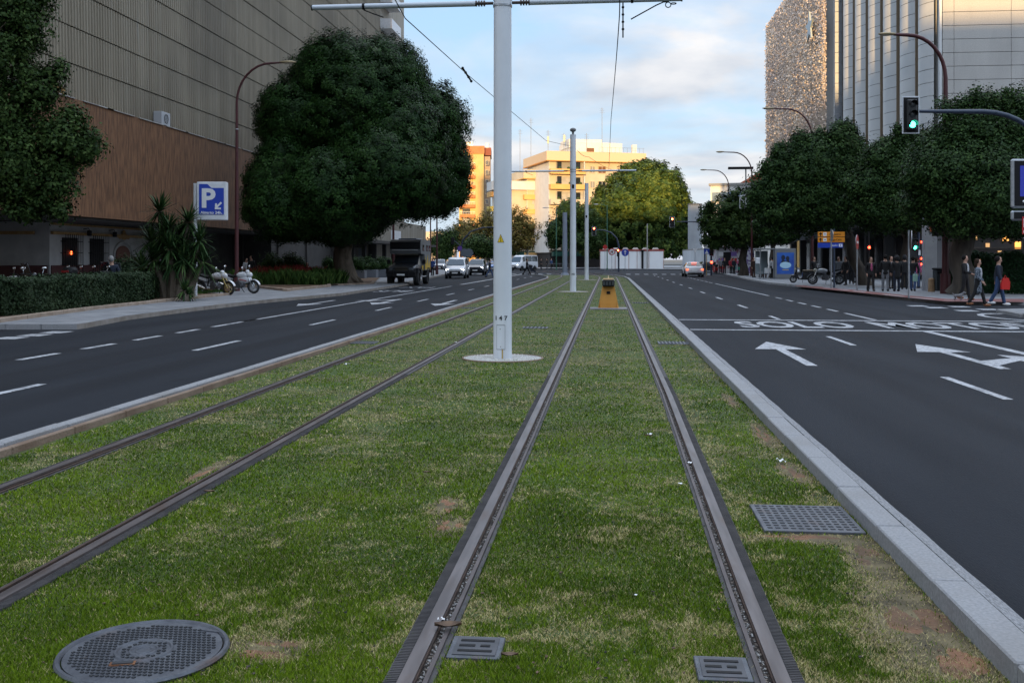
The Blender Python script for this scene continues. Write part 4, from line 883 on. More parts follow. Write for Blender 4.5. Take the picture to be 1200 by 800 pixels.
# white site cabins
x,y = W(703,170); CW = 74*170/FPX
t = thing('site_cabin', 'long white site hoarding with red and white trim in front of the far ficus', 'hoarding', (x,y,0), R(0))
MB().box((CW/2,1.5,1.55),(CW,3.0,3.0)).build('wall', mat('white_sheet',(.8,.82,.84),.6,col2=(.84,.86,.87),nscale=1), t, smooth=0)
mb = MB(); [mb.box((k,-.03,1.55),(.05,.06,2.95)) for k in (.05,2.6,4.9,6.3,8.3,CW-.05)]; mb.build('panel_joint', mat('red_brown_post',(.3,.1,.06),.7), t, smooth=0)
mb = MB(); mb.box((CW/2,1.5,3.2),(CW+.1,3.1,.28)); mb.build('roof_trim', mat('red_trim',(.32,.06,.05),.7), t, smooth=0)
for k in range(6): MB().prism([(k*1.7+.4,3.35),(k*1.7+1.5,3.35),(k*1.7+1.25,3.66),(k*1.7+.65,3.66)],.2,2.8,axis='y').build('roof_vent', M_whiteren, t, smooth=0)
mb = MB(); mb.box((7.2,-.15,1.6),(.36,.25,3.2)); mb.box((7.2,-.2,3.2),(.7,.4,.12)); mb.build('downpipe', M_blk, t, smooth=0)
# ============================================================ MASTS, WIRES, LAMPS
M_mast = mat('pale_grey_mast', (.70,.73,.76), .38, .0, col2=(.64,.67,.70), nscale=2); add_layer(M_mast,(.42,.41,.39),2.5,.58,.75,stretch=(1,1,.15),strength=.45)
M_armsteel = mat('mast_arm', (.50,.55,.60), .4, .1)
M_gravel = mat('white_gravel', (.36,.35,.33), .9, col2=(.6,.59,.56), nscale=55, bump=1, bscale=70)
def gravel_ring(t, r):
    mb = MB(); mb.cyl((0,0,-.04),(0,0,.010),r,n=48); b = mb.build('base_disc', M_gravel, t, smooth=30)
    mb = MB()
    for i in range(900):
        a = random.uniform(0,6.283); q = r*.985*math.sqrt(random.uniform(.07,1)); s = random.uniform(.008,.018)
        mb.box((q*math.cos(a),q*math.sin(a),.012),(s,s*.8,s*.7),rz=a*3,rx=random.random())
    tag(mb.build('gravel', mat('gravel_stones',(.5,.49,.46),.9,col2=(.68,.66,.62),nscale=60), b, smooth=0), kind='stuff')
    MB().ring((0,0,.006),r+.012,.018,axis='z',n=48,k=6).build('rim', M_kerbbrown, b)
masts = []
def mast(px, py, H, r, rd, lab, num=None, arms=True, cam_top=False, armL=3.25, armR=2.95, za=5.92):
    x, y = G(px, py, 0)
    t = thing('catenary_mast', lab, 'tram mast', (x,y,0), 0, 'overhead line masts standing in the turf')
    mb = MB(); mb.cyl((0,0,-.02),(0,0,H),r,r*.93,n=40); mb.cyl((0,0,H),(0,0,H+.04),r*.97,n=40); mb.build('pole', M_mast, t, smooth=50)
    gravel_ring(t, rd)
    if arms:
        for s, L in ((-1,armL),(1,armR)):
            mb = MB(); mb.cyl((s*(r+.30),0,za),(s*L,0,za+ (0 if s>0 else -.0)),.048,.044,n=16); a = mb.build('arm', M_armsteel, t)
            mb = MB(); [mb.cyl((s*(r+.14+.045*k),0,za),(s*(r+.165+.045*k),0,za),.05,n=14) for k in range(4)]; mb.cyl((s*r,0,za),(s*(r+.32),0,za),.026,n=10); mb.build('insulator', mat('brown_insulator',(.05,.035,.03),.35), a)
            mb = MB(); mb.cyl((s*(L-.005),0,za),(s*(L+.012),0,za),.05,n=14); mb.cyl((s*L*.72,0,za),(s*(L*.72+.04),0,za),.056,n=14); mb.build('end_cap', M_blk, a)
            ax = s*(L*.72); mb = MB(); mb.tube([(s*L*.93,0,za-.05),(s*L*.90,0,za+.05 if s<0 else za-.05),(s*L*.86,0,za-.10),(ax,0,za-.32)] if s>0 else [(ax-.02,0,za-.06),(ax+.15,0,za-.13),(ax+.32,0,za-.19)],.011,6); mb.build('steady_rod', M_blk, a)
            if s>0: mb = MB(); mb.cyl((ax-.13,0,za-.05),(ax-.13,0,za-.62),.013,n=6); [mb.ball((ax-.13,0,za-.12-.12*k),.024,n=8,k=5) for k in range(4)]; mb.build('dropper', M_blk, a)
        mb = MB(); [mb.cyl((0,0,za-.07+k),(0,0,za-.04+k),r*1.03,n=40) for k in (0,.12)]; mb.build('clamp_band', M_steel, t)
    if cam_top:
        mb = MB(); mb.cyl((0,0,H),(0,0,H+.18),.06,n=10); mb.ball((0,0,H+.28),(.16,.16,.11)); mb.build('top_lamp', mat('grey_knob',(.15,.15,.15),.5), t)
    masts.append((x,y)); return t
t = mast(589,420,8.0,.155,.655,'thick pale mast numbered 147 with yellow warning triangle, nearest of the masts')
def on_pole(r, ang, z): return (r*math.sin(ang), -r*math.cos(ang), z)
def curved_patch(t, nm, m, r, a0, a1, z0, z1, shape=None):
    mb = MB(); n = 8
    if shape == 'tri':
        ac = (a0+a1)/2; vs = []
        for i in range(7):
            z = z0+(z1-z0)*i/6; k = 1-i/6
            for j in range(5): vs.append(on_pole(r, ac+(a1-a0)/2*k*(j/2-1), z))
        mb.add(vs,[(i*5+j,i*5+j+1,i*5+j+6,i*5+j+5) for i in range(6) for j in range(4)])
    else: mb.grid(lambda u,v: on_pole(r,a0+(a1-a0)*u,z0+(z1-z0)*v), n, 2)
    return mb.build(nm, m, t)
azc = -math.radians(6.0)   # the side turned to the viewer
w = curved_patch(t,'warning_sign',M_blk,.157,azc-.37,azc+.37,1.93,2.07,'tri'); 
w2 = curved_patch(w,'sign_face',mat('warning_yellow',(.8,.55,.02),.4),.1585,azc-.31,azc+.31,1.936,2.057,'tri')
MB().tube([on_pole(.16,azc+.05,2.025),on_pole(.16,azc-.06,1.99),on_pole(.16,azc+.04,1.985),on_pole(.16,azc-.03,1.945)],.004,5).build('bolt_symbol', M_blk, w2)
def pole_text(parent, s, z, r, size, ang0, m, spread):
    for i, c in enumerate(s):
        a = ang0+(i-(len(s)-1)/2)*spread; x,y,_ = on_pole(r, a, z)
        text(c, size, m, parent, 'digit', Matrix.Translation((x,y,z)) @ Matrix.Rotation(a,4,'Z') @ FACE, ext=.002, bold=.002, sx=1.1)
pole_text(t, '147', .68, .158, .10, azc, mat('stencil_black',(.02,.02,.02),.7), .55)
d = curved_patch(t,'access_door',M_mast,.159,azc-.45,azc+.45,.17,.56); mb = MB()
for a in (azc-.46,azc+.46): mb.tube([on_pole(.157,a,.165),on_pole(.157,a,.565)],.003,4)
for z in (.165,.565): mb.tube([on_pole(.157,azc-.46+.115*k,z) for k in range(9)],.003,4)
mb.ball(on_pole(.158,azc-.05,.5),.008,n=6,k=4); mb.ball(on_pole(.158,azc,.21),.008,n=6,k=4); mb.build('seam', M_blk, d)
curved_patch(t,'rust_streak',mat('rust_streak',(.42,.3,.1),.7),.1583,azc+.12,azc+.26,.0,.165)
t2 = mast(671.5,342,7.95,.158,.80,'second mast along the turf, with a round lamp on top',cam_top=True,armL=3.3,armR=3.2,za=6.15)
pole_text(t2,'148',.9,.162,.13,azc,MATS['stencil_black'],.45); w = curved_patch(t2,'clamp_plate',M_blk,.165,azc-.2,azc+.5,5.1+.15,5.3+.15)
t3 = mast(687.5,328,7.75,.165,.85,'third mast, rising between the second mast and the red signal',arms=False)
curved_patch(t3,'clamp_plate',M_blk,.168,azc-.4,azc+.4,5.0,5.2)
# thin wires; each one hangs between masts
def wire(pts, r, lab, name='overhead_wire', segs=12, sag=0):
    mb = MB(); P = [Vector(p) for p in pts]; out = []
    for a,b in zip(P[:-1],P[1:]): out += [a.lerp(b,i/segs)-Vector((0,0,sag*math.sin(math.pi*i/segs))) for i in range(segs)]
    mb.tube(out+[P[-1]], r, 6); o = mb.build(name, M_blk, None, smooth=60); tag(o, lab, 'wire'); return o
m1, m2, m3 = masts
wire([P3(430,-60,13.2),P3(475,22,16.85),P3(547,87,26),P3(640,165,46),(m2[0]-.1,m2[1],7.4)],.009,'long overhead wire slanting down behind the numbered mast from the upper left')
x,y,z = P3(547,87,26); mb = MB(); mb.cyl((x-.05,y-.4,z+.08),(x+.05,y+.5,z-.1),.025,n=8); [mb.ball((x-.05+.1*k/3,y-.4+.9*k/3,z+.08-.18*k/3),.038,n=8,k=5) for k in range(4)]; tag(mb.build('wire_insulator', M_blk), 'dark insulator halfway along the slanting overhead wire','insulator')
wire([P3(727,-40,14.6),P3(726,18,16.85),P3(722,72,22),P3(716,140,34),P3(713.5,198,50.5)],.009,'overhead wire dropping from the right arm of the numbered mast to the second mast',sag=.02)
wire([P3(676,176,51.3),P3(690,184,60),P3(720,200,83)],.012,'thin far stay wire running right from the second mast top',sag=.1)
t = thing('arm_clamp_link','small dark chain link hanging at the right tip of the near mast arm','fitting',P3(783,6,16.9)); mb = MB(); mb.ring((0,0,0),.045,.009,axis='y',n=14,k=5); mb.ring((.09,0,.02),.045,.009,axis='z',n=14,k=5); mb.build('links', M_blk, t)
# blue-grey column behind the second mast, slim green posts
def post(px, py, ytop, r, m, lab, name='post', cat='post', z0=-.03, group=None):
    D = DG(py, z0); x,y = W(px,D); t = thing(name, lab, cat, (x,y,z0), 0, group); h = Z(ytop,D)-z0
    MB().cyl((0,0,0),(0,0,h),r,r*.85,n=12).build('pole', m, t); MB().cyl((0,0,0),(0,0,.25),r*1.7,r*1.3,n=12).build('base', m, t); return t, h
t,h = post(662,322.5,249,.27,mat('blue_grey_post',(.28,.32,.40),.5),'blunt blue-grey column just left of and behind the second mast')
def lamp_post(px, py, ytop, arm, lab, m=M_maroon, z0=.1, r=.10, group='tall maroon street lamps', base=True, h=None, D=None):
    """arm > 0: the arm reaches right in the photo"""
    D = D or DG(py, z0); x,y = W(px, D); h = h or Z(ytop, D)-z0
    t = thing('street_lamp', lab, 'street lamp', (x,y,z0), YAW, group); s = 1 if arm>0 else -1; A_ = abs(arm); R_ = min(A_*.62, 1.7)
    bz = h-R_*1.18
    pts = [(0,0,0),(0,0,bz*.5),(0,0,bz)]+[(s*R_*(1-math.cos(a)),0,bz+R_*1.15*math.sin(a)) for a in [math.pi/2*k/8 for k in range(1,9)]]+[(s*(A_-.55),0,h-.02)]
    mb = MB(); mb.tube(pts, [r,r*.9,r*.62]+[r*.55]*8+[r*.4], 10); mb.build('pole', m, t, smooth=60)
    if base: MB().cyl((0,0,0),(0,0,.9),r*1.55,r*1.45,n=14).build('base', m, t)
    mb = MB(); mb.ball((s*(A_-.25),0,h-.0),(.42,.15,.075),n=14,k=7); hd = mb.build('lamp_head', mat('lamp_head_brass',(.32,.25,.14),.4,.4), t); MB().ball((s*(A_-.2),0,h-.045),(.27,.11,.05),n=12,k=6).build('lens', M_lampglass, hd)
    MB().ring((0,0,bz*.86),r*.75,.02,axis='z',n=12,k=5).build('clip', M_steel, t)
    return t
lamp_post(277.5,341,73,2.75,'tall maroon street lamp before the brown boarding, left of the big tree')
lamp_post(1108,344,40,-2.9,'tall maroon street lamp with thick foot by the dark litter bin',r=.155)
lamp_post(951.8,331,127,-3.2,'maroon street lamp in front of the blue poster shelter')
lamp_post(881,323.4,178,-3.2,'maroon street lamp carrying the white wire ornament')
lamp_post(854,319.5,199,-3.2,'farthest maroon street lamp on the right, beside the red kiosk')
for px,py,lab in ((461,327.5,'maroon lamp post just left of the camper truck'),(512,321.5,'maroon lamp post right of the camper truck'),(504.5,319.5,'slimmer maroon post seen between the camper truck and the van'),(409,326,'maroon post right behind the thick ficus trunk')):
    D = DG(py,.1); lamp_post(px,py,0,2.6,lab,h=9.0)
t,h = post(874,322.5,197,.08,M_steel,'tall floodlight post with a flat head behind the ornament','floodlight_post','floodlight',.1); MB().box((-.5,0,h),(2.4,.5,.22)).build('lamp_head', M_blk, t, smooth=0)
for px,py,yt,lab in ((711.5,316,240,'slim green post rising before the far ficus'),(652,316.5,244,'slim green lamp post before the balconies, left of the second mast'),(659.5,316.2,280,'short green post right of the slim green lamp post')):
    t,h = post(px,py,yt,.09,M_green_post,lab,'green_post','post')
    if px < 658 or px > 700: MB().tube([(0,0,h-.3),(-.5,0,h),(-1.6,0,h+.1)],.04,6).build('arm', M_green_post, t); MB().ball((-1.8,0,h+.08),(.4,.15,.08)).build('lamp_head', M_steel, t)
t,h = post(758.5,315.6,262,.10,mat('concrete_post',(.33,.32,.3),.8),'plain concrete post in front of the far ficus','concrete_post','post')
# festive white frame on the lamp
D = DG(323.4,.1)-.4; x,y = W(874,D); t = thing('festive_ornament','white wire ornament with ringed stars hung on a maroon lamp','ornament',(x,y,Z(244,D)),YAW)
wv = 14/FPX*D; mb = MB()
for a,b in (((-wv/2,0,0),(wv/2,0,0)),((wv/2,0,0),(wv/2,0,wv)),((-wv/2,0,0),(-wv/2,0,wv)),((-wv/2,0,wv),(0,0,wv*1.15))): mb.cyl(a,b,.035,n=6)
mb.build('frame', M_white, t); mb = MB(); mb.ring((wv*.08,0,wv*.42),wv*.3,.035,n=20,k=5); mb.ring((wv*.08,0,wv*.42),wv*.14,.035,n=16,k=5); mb.ring((-wv*.2,0,wv*.85),wv*.22,.03,n=16,k=5)
for k in range(6): a = k*math.pi/3; mb.cyl((wv*.08,0,wv*.42),(wv*.08+wv*.28*math.cos(a),0,wv*.42+wv*.28*math.sin(a)),.02,n=5)
mb.build('star', M_white, t)
# ============================================================ TREES AND PLANTS
x,y = W(403,64); base = (x,y); L = lambda px,py,r,D=64,rz=None,ry=None: pxlobe(base,px,py,D,r,ry,rz)
big = [L(415,135,84,65),L(345,140,44,63),L(395,95,52,64),L(450,95,50,65),L(490,150,56,66),L(508,195,42,66),L(500,226,42,66,30),L(450,208,68,61,52,4.2),L(385,228,58,60,50,4),L(340,242,50,60,40,3.5),L(325,215,36,61),L(330,185,28,62),L(400,256,52,62,30,4),L(468,172,56,62),L(532,150,12,66),L(535,218,14,66,26),L(365,180,30,66)]
tree('ficus_tree','huge dark domed ficus in front of the ribbed store, with a thick trunk', base, 3.6, .62, big, 300000, .082, LF_ficus, M_bark, clump=26, cr=.36, corek=.86, limbs=5, depth=(.92,1.03), rnd=.2, bottom=2.3, buried=.84, outw=2.2)
t = thing('root_flare','buttressed roots at the foot of the huge dark ficus','tree roots',(x,y,.1)); mb = MB()
for k in range(9):
    a = k*.7+.2; mb.tube([(.45*math.cos(a),.45*math.sin(a),1.1),(.72*math.cos(a),.72*math.sin(a),.4),(1.25*math.cos(a+.1),1.25*math.sin(a+.1),.02)],[.2,.2,.07],7)
mb.build('roots', M_bark, t); 
# reparent the roots to the tree: they are part of it
_ft = bpy.data.objects['ficus_tree']; r_ = [c for c in t.children][0]; r_.parent = _ft; r_.location = (0,0,.1); bpy.data.objects.remove(t)
# near-left orange tree reaching in from the edge
base = W(-60,31); L = lambda px,py,r,D=31,rz=None,ry=None: pxlobe(base,px,py,D,r,ry,rz)
lob = [L(-40,60,85),L(20,25,42),L(40,-20,34),L(-60,190,90),L(20,190,52),L(72,165,36),L(96,172,26),L(60,215,30),L(85,135,14),L(60,92,16),L(40,110,30),L(70,80,9),L(30,245,28,31,20),L(70,248,16),L(-20,130,60),L(5,60,30),L(0,150,40),L(55,195,30)]
tree('street_tree','dark leafy tree reaching in from the left edge over the hedge', base, 4.0, .28, lob, 90000, .062, LF_mid, clump=22, cr=.30, corek=.45, depth=(.4,1.08), rnd=.25, bottom=2.9)
# right-hand avenue trees
def rtree(px, D, lobes, lab, n, size=.09, th=3.2, r0=.3, lean=(0,0), m=LF_dark, **kw):
    base = W(px,D); kw = {**dict(clump=24, cr=.38, corek=.34, depth=(.55,1.08), rnd=.22, bottom=2.6, buried=.1, outw=1.0), **kw}
    lobes = [(a,b,r*.9,(rz*.9 if rz else None),dd) for (a,b,r,rz,dd) in lobes]; ex = []
    for (a,b,r,rz,dd) in lobes:
        for k in range(3): q = random.uniform(-.3,math.pi+.3); ex.append((a+r*.98*math.cos(q), b-(rz or r)*.98*math.sin(q), r*random.uniform(.16,.34), None, dd+random.uniform(-1,1)))
    lobes = lobes+ex
    return tree('street_tree', lab, base, th, r0, [pxlobe(base,a,b,D+dd,r,None,(rz or r)) for (a,b,r,rz,dd) in lobes], n, size, m, M_barkdk, group='avenue trees along the right pavement', lean=lean, **kw)
rtree(1128,44,[(1142,122,14,18,0),(1108,132,11,14,0),(1168,126,14,None,0),(1135,215,70,None,0),(1180,200,52,None,0),(1150,150,34,None,0),(1190,155,40,None,0),(1115,165,30,None,0),(1100,205,38,None,-1),(1140,255,50,30,-1),(1185,258,46,30,0),(1195,120,20,None,0),(1150,120,16,None,0),(1218,170,50,None,0),(1210,240,50,None,0),(1085,240,34,24,0),(1122,130,12,None,0),(1170,225,50,None,-2),(1088,178,20,None,0)],'wide dark tree at the right corner behind the walking trio',120000,.070,3.2,.48)
rtree(1062,55,[(1062,170,16,14,0),(1085,172,14,14,0),(1040,182,14,16,0),(1055,215,50,None,0),(1030,220,40,None,0),(1075,185,30,None,0),(1060,165,18,None,0),(1088,205,34,None,0),(1045,250,52,26,0),(1090,248,40,28,0),(1015,240,30,26,0),(1100,160,14,None,0),(1028,190,20,None,1)],'dark tree behind the edge-on round sign and the green walking signal',80000,.078,3.2,.26)
rtree(1013,60,[(985,160,15,22,0),(962,172,16,18,0),(940,178,12,None,0),(905,196,12,None,0),(1003,172,12,16,0),(960,195,44,None,0),(985,215,44,None,0),(930,205,36,None,0),(945,230,46,None,0),(990,175,26,None,0),(992,158,11,None,0),(900,225,26,None,0),(915,250,32,24,0),(965,250,46,26,0),(1005,235,30,None,0),(1000,195,26,None,0),(960,165,12,None,0),(935,180,14,None,0),(898,200,9,None,0),(978,185,30,None,0),(886,240,14,None,0)],'broad dark tree above the orange direction signs, with a leaning pale trunk',120000,.085,3.4,.34,lean=(-1.0,.5))
rtree(871,96,[(866,240,22,None,0),(850,255,26,None,0),(880,258,26,None,0),(838,268,20,None,0),(866,275,32,18,0),(900,262,22,None,0),(828,248,9,None,0),(895,240,16,None,0),(836,284,14,10,0),(890,280,20,12,0)],'smaller dark tree beside the far right signals, its trunk by the shelter',42000,.13,3.0,.38,m=LF_mid)
rtree(905,84,[(905,262,20,None,0),(925,258,22,None,0),(915,275,20,12,0)],'low dark tree between the poster shelter and the ornament lamp',14000,.13,3.0,.22)
# far sunlit ficus
base = W(752,186); F = 186
def fl(px,py,r,rz=None,dd=0): return pxlobe(base,px,py,F+dd,r,None,rz)
lob = [fl(a*.93+53,b*.96+13,r*.8) for a,b,r in ((700,238,9),(712,222,9),(728,204,9),(742,192,8),(760,193,8),(778,203,9),(792,218,9),(800,236,8),(803,252,8),(798,268,9),(735,225,11),(757,214,11),(776,228,11),(745,243,12),(768,250,12),(720,247,11),(790,245,9),(705,262,10))]+[fl(752,230,38),fl(724,244,30),fl(782,244,26),fl(750,208,20),fl(768,212,20),fl(730,220,20),fl(788,228,15),fl(712,254,23),fl(740,265,50,30),fl(790,262,28,30),fl(715,275,36,26),fl(765,285,40,24),fl(700,266,16),fl(752,200,8),fl(712,232,11),fl(775,222,26,None,-3),fl(735,238,26,None,-4),fl(770,250,26,None,-4),fl(700,290,20,14)]
tree('ficus_tree','large round ficus at the avenue end, its top glowing in evening sun', base, 5.0, .9, lob, 70000, .30, LF_yellowgreen, M_barkdk, clump=22, cr=.8, corek=.82, depth=(.82,1.06), rnd=.3, bottom=2.0, buried=.7, outw=1.2)
def ftree(px, D, lobes, lab, n, size, m, th=3.5, bark=M_barkpale, r0=.22, **kw):
    base = W(px,D); kw = {**dict(clump=12, cr=.6, corek=None, depth=(.2,1.05), rnd=.3), **kw}
    return tree('plane_tree' if m is LF_autumn else 'street_tree', lab, base, th, r0, [pxlobe(base,a,b,D+dd,r,None,(rz or r)) for (a,b,r,rz,dd) in lobes], n, size, m, bark, group='street trees before the far blocks', **kw)
ftree(618,172,[(608,262,16,22,0),(620,270,14,18,0),(600,280,16,14,0),(612,285,16,10,0),(600,255,8,12,0)],'thin pale-trunked tree with olive leaves right of the near mast',9000,.17,LF_autumn,bottom=3.0)
ftree(572,165,[(572,262,16,20,0),(558,275,16,16,0),(585,275,14,16,0),(565,290,18,10,0)],'golden brown plane tree left of the near mast',10000,.17,LF_autumn)
ftree(545,185,[(545,270,16,16,0),(535,282,14,14,0),(552,290,14,10,0)],'golden plane tree under the ochre tower',8000,.19,LF_autumn)
ftree(560,150,[(562,288,16,14,0),(575,292,14,12,0),(550,292,10,10,0)],'green tree behind the white van and dark mast arm',9000,.16,LF_mid)
ftree(520,160,[(515,285,16,16,0),(528,280,12,14,0),(500,290,12,10,0),(520,298,14,8,0)],'green tree showing under the big ficus by the maroon posts',10000,.16,LF_mid,corek=.6)
ftree(668,176,[(668,250,20,18,0),(655,270,18,16,0),(685,258,20,18,0),(675,280,24,14,0),(650,285,10,8,0),(695,280,16,16,0)],'dark green tree behind the second and third masts',22000,.2,LF_mid,bark=M_barkdk,corek=.75)
ftree(590,190,[(592,285,12,10,0),(600,293,10,6,0)],'small tree mostly behind the near mast',4000,.18,LF_mid)
# hedges
def hedge(name, lab, pts, w, h, n, size, m, z0=.15, cat='hedge'):
    t = thing(name, lab, cat, (0,0,0)); P = np.array(pts); seg = np.linalg.norm(P[1:]-P[:-1],axis=1); cum = np.concatenate([[0],np.cumsum(seg)])
    s = RNG.uniform(0,cum[-1],n); i = np.clip(np.searchsorted(cum,s)-1,0,len(seg)-1); u = (s-cum[i])/seg[i]; p = P[i]+(P[i+1]-P[i])*u[:,None]; d = (P[i+1]-P[i])/seg[i][:,None]; nn = np.stack([-d[:,1],d[:,0]],1)
    face = RNG.integers(0,3,n); o = np.where(face==0,-w/2,np.where(face==1,w/2,RNG.uniform(-w/2,w/2,n))); zz = np.where(face==2,h,RNG.uniform(.02,h,n))
    bump_ = (vnoise(s,zz,1.6,41)-.5)*.22; top = (vnoise(s,o+9,1.1,42)-.5)*.16; o = o+np.where(face==0,-bump_,np.where(face==1,bump_,0))-np.sign(o)*np.abs(RNG.normal(size=n))*.07; zz = zz*(1+top)+np.where(face==2,RNG.normal(size=n)*.05,0)
    taper = np.minimum(s, cum[-1]-s); zz = zz*np.clip(.8+taper,0,1)
    pos = np.stack([p[:,0]+nn[:,0]*o, p[:,1]+nn[:,1]*o, z0+zz],1); nr = RNG.normal(size=(n,3))*.6+np.stack([nn[:,0]*np.sign(o),nn[:,1]*np.sign(o),np.where(face==2,1.,.25)],1)
    tint = np.clip(.5*vnoise(s,zz*2,2,43)+.5*RNG.uniform(size=n),0,1); leaf_mesh('foliage', pos, nr, RNG.uniform(.6,1.3,n)*size, tint, m, t)
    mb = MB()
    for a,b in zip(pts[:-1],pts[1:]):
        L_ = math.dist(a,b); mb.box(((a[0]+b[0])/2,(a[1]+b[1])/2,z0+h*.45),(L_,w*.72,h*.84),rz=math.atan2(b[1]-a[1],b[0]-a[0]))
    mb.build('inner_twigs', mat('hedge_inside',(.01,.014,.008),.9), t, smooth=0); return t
HZ = [ (G(-150,377,.15)), G(0,372.5,.15), G(90,362.5,.15), G(165,354.5,.15), G(182,350.5,.15)]
hedge('hedge','clipped green hedge with a flat top on the left bed, before the parked motorbikes',[(x-.75,y+.25) for x,y in HZ],1.35,.92,70000,.045,LF_hedge)
hedge('hedge','dark clipped hedge behind the walking trio at the right edge',[W(1116,47),W(1150,46),W(1205,45),W(1300,45)],1.3,1.75,34000,.055,leafmat('dark_hedge_leaves',(.01,.028,.012),(.02,.05,.02),(.035,.075,.03)),.1)
# leafy shrubs
def shrub(name, lab, px, D, r, h, n, m, size=.06, cat='shrub', z0=.15, group=None):
    x,y = W(px,D); t = thing(name, lab, cat, (x,y,z0), 0, group); MB().tube([(0,0,0),(.03,.02,h*.4),(-.02,0,h*.7)],[.04,.03,.015],6).build('stem', M_barkdk, t)
    crown('foliage', [(0,0,h*.6,r,r,h*.45),(r*.4,0,h*.4,r*.7,r*.7,h*.35),(-r*.4,.1,h*.42,r*.7,r*.7,h*.35)], n, size, m, t, clump=10, cr=.2, corek=.5, depth=(.4,1.05)); return t
shrub('shrub','round green shrub against the white restaurant wall',150,42,.85,1.6,5000,LF_hedge)
shrub('shrub','dark shrub growing before the shopfronts, left of the seated woman',343,67,.9,2.0,5000,LF_dark); shrub('shrub','dark loose shrub beside the couple, behind the grass bed',318,67,.8,1.9,4000,LF_mid)
def planter(px, D, lab, w=1.5):
    x,y = W(px,D); t = thing('planter', lab, 'planter', (x,y,.1), 0, 'grey planters on the left pavement'); MB().box((0,0,.35),(w,.8,.7),bev=.04).build('box', mat('grey_planter',(.14,.15,.17),.7), t, smooth=20)
    crown('foliage', [(0,0,1.15,w*.45,.5,.6),(w*.25,0,1.0,.5,.45,.45)], 2500, .06, LF_dark, t, clump=10, cr=.2, corek=.6)
for px,D,lab in ((418,80,'grey planter right of the thick ficus trunk'),(432,84,'grey planter second from the ficus trunk'),(446,86,'grey planter third from the ficus trunk'),(452,90,'grey planter just left of the camper truck'),(388,78,'grey planter half hidden behind the ficus trunk')): planter(px,D,lab)
# grass and red flowers in the bed
def tuft_bed(name, lab, x0, x1, y0, y1, n, h, m, kind='stuff', size=.02, z0=.18, group=None):
    x = RNG.uniform(x0,x1,n); y = RNG.uniform(y0,y1,n); hh = h*(.5+.7*vnoise(x,y,1.3,51))*RNG.uniform(.6,1.1,n); a = RNG.uniform(0,6.28,n); l = hh*RNG.uniform(.1,.6,n); b = RNG.uniform(0,6.28,n)
    P = np.stack([x,y,np.full(n,z0)],1); u = np.stack([np.cos(a),np.sin(a),0*a],1)*size; mid = P+np.stack([np.cos(b)*l*.3,np.sin(b)*l*.3,hh*.6],1); tip = P+np.stack([np.cos(b)*l,np.sin(b)*l,hh],1)
    v = np.stack([P-u,P+u,mid+u*.7,tip,],1); f = np.arange(4*n).reshape(-1,4)
    me = bpy.data.meshes.new(name); me.vertices.add(4*n); me.vertices.foreach_set('co', v.astype(np.float32).ravel()); me.loops.add(4*n); me.loops.foreach_set('vertex_index', f.ravel().astype(np.int32)); me.polygons.add(n); me.polygons.foreach_set('loop_start', np.arange(0,4*n,4,dtype=np.int32)); me.materials.append(m); me.update(calc_edges=True)
    at_ = me.attributes.new('tint','FLOAT','POINT'); at_.data.foreach_set('value', np.repeat(RNG.uniform(size=n),4).astype(np.float32)); o = bpy.data.objects.new(name, me); COL.objects.link(o); tag(o, kind=kind, label=lab)
fx0,fy0 = G(283,336,.15); fx1,fy1 = G(383,335.5,.15)
LF_gr = leafmat('long_grass_blades',(.02,.045,.012),(.045,.09,.02),(.09,.14,.035))
tuft_bed('long_grass','long green grass growing in the kerbed bed before the shopfronts',fx0-3,fx0+3.6,56.5,62,9000,.85,LF_gr); tuft_bed('long_grass','lower green growth at the right end of the kerbed bed',-19.9,-17.2,58.5,64,7000,.75,LF_gr)
tuft_bed('red_flowers','carpet of dull red flowers in the kerbed bed',-22.2,-18.4,58.6,63,5200,1.0,leafmat('red_petals',(.12,.015,.015),(.25,.03,.03),(.2,.06,.04)),size=.035)
tuft_bed('weeds','sparse weeds along the left bed edge',-19,-17.3,36.5,45,2600,.16,LF_gr)
# yuccas
def yucca(px, D, lab, stems, s=1.0):
    x,y = W(px,D); t = thing('yucca', lab, 'yucca', (x,y,.15)); mb = MB(); lv = []; 
    for (dx,dz,r,k,lean) in stems:
        top = Vector((dx,lean,dz)); b = Vector((dx*.35,lean*.3,0)); mb.tube([b,b.lerp(top,.35)+Vector((.04,0,0)),b.lerp(top,.7),top],[.17*r+.05,.12*r+.03,.09*r+.02,.07*r+.02],8); lv.append((top,k,r))
        if dz > 1.5: lv.append((b.lerp(top,.72),k*2//3,r*.9))
    mb.build('trunk', M_bark, t)
    vs=[];fs=[];tt=[]
    for c,k,r in lv:
        for i in range(k):
            ph = random.uniform(-.9,1.5); a = random.uniform(0,6.283); L_ = random.uniform(.62,.98)*r*s; w = .030; d = Vector((math.cos(a)*math.cos(ph),math.sin(a)*math.cos(ph),math.sin(ph))); side = Vector((-math.sin(a),math.cos(a),0)); b0 = len(vs)
            dr = random.uniform(.05,.35)*L_; t_ = random.random()
            for q,(u,wk) in enumerate(((0,.8),(.4,1.0),(.75,.7),(1.0,.05))):
                p = c+d*L_*u-Vector((0,0,dr*u*u)); vs += [p-side*w*wk, p+side*w*wk]; tt += [t_,t_]
            fs += [(b0+2*q,b0+2*q+1,b0+2*q+3,b0+2*q+2) for q in range(3)]
    me = bpy.data.meshes.new('leaves'); me.from_pydata(vs,[],fs); me.materials.append(leafmat('yucca_leaves',(.014,.035,.014),(.035,.075,.025),(.08,.13,.04),rough=.4)); at_ = me.attributes.new('tint','FLOAT','POINT'); at_.data.foreach_set('value',tt)
    o = bpy.data.objects.new('leaves', me); COL.objects.link(o); o.parent = t; return t
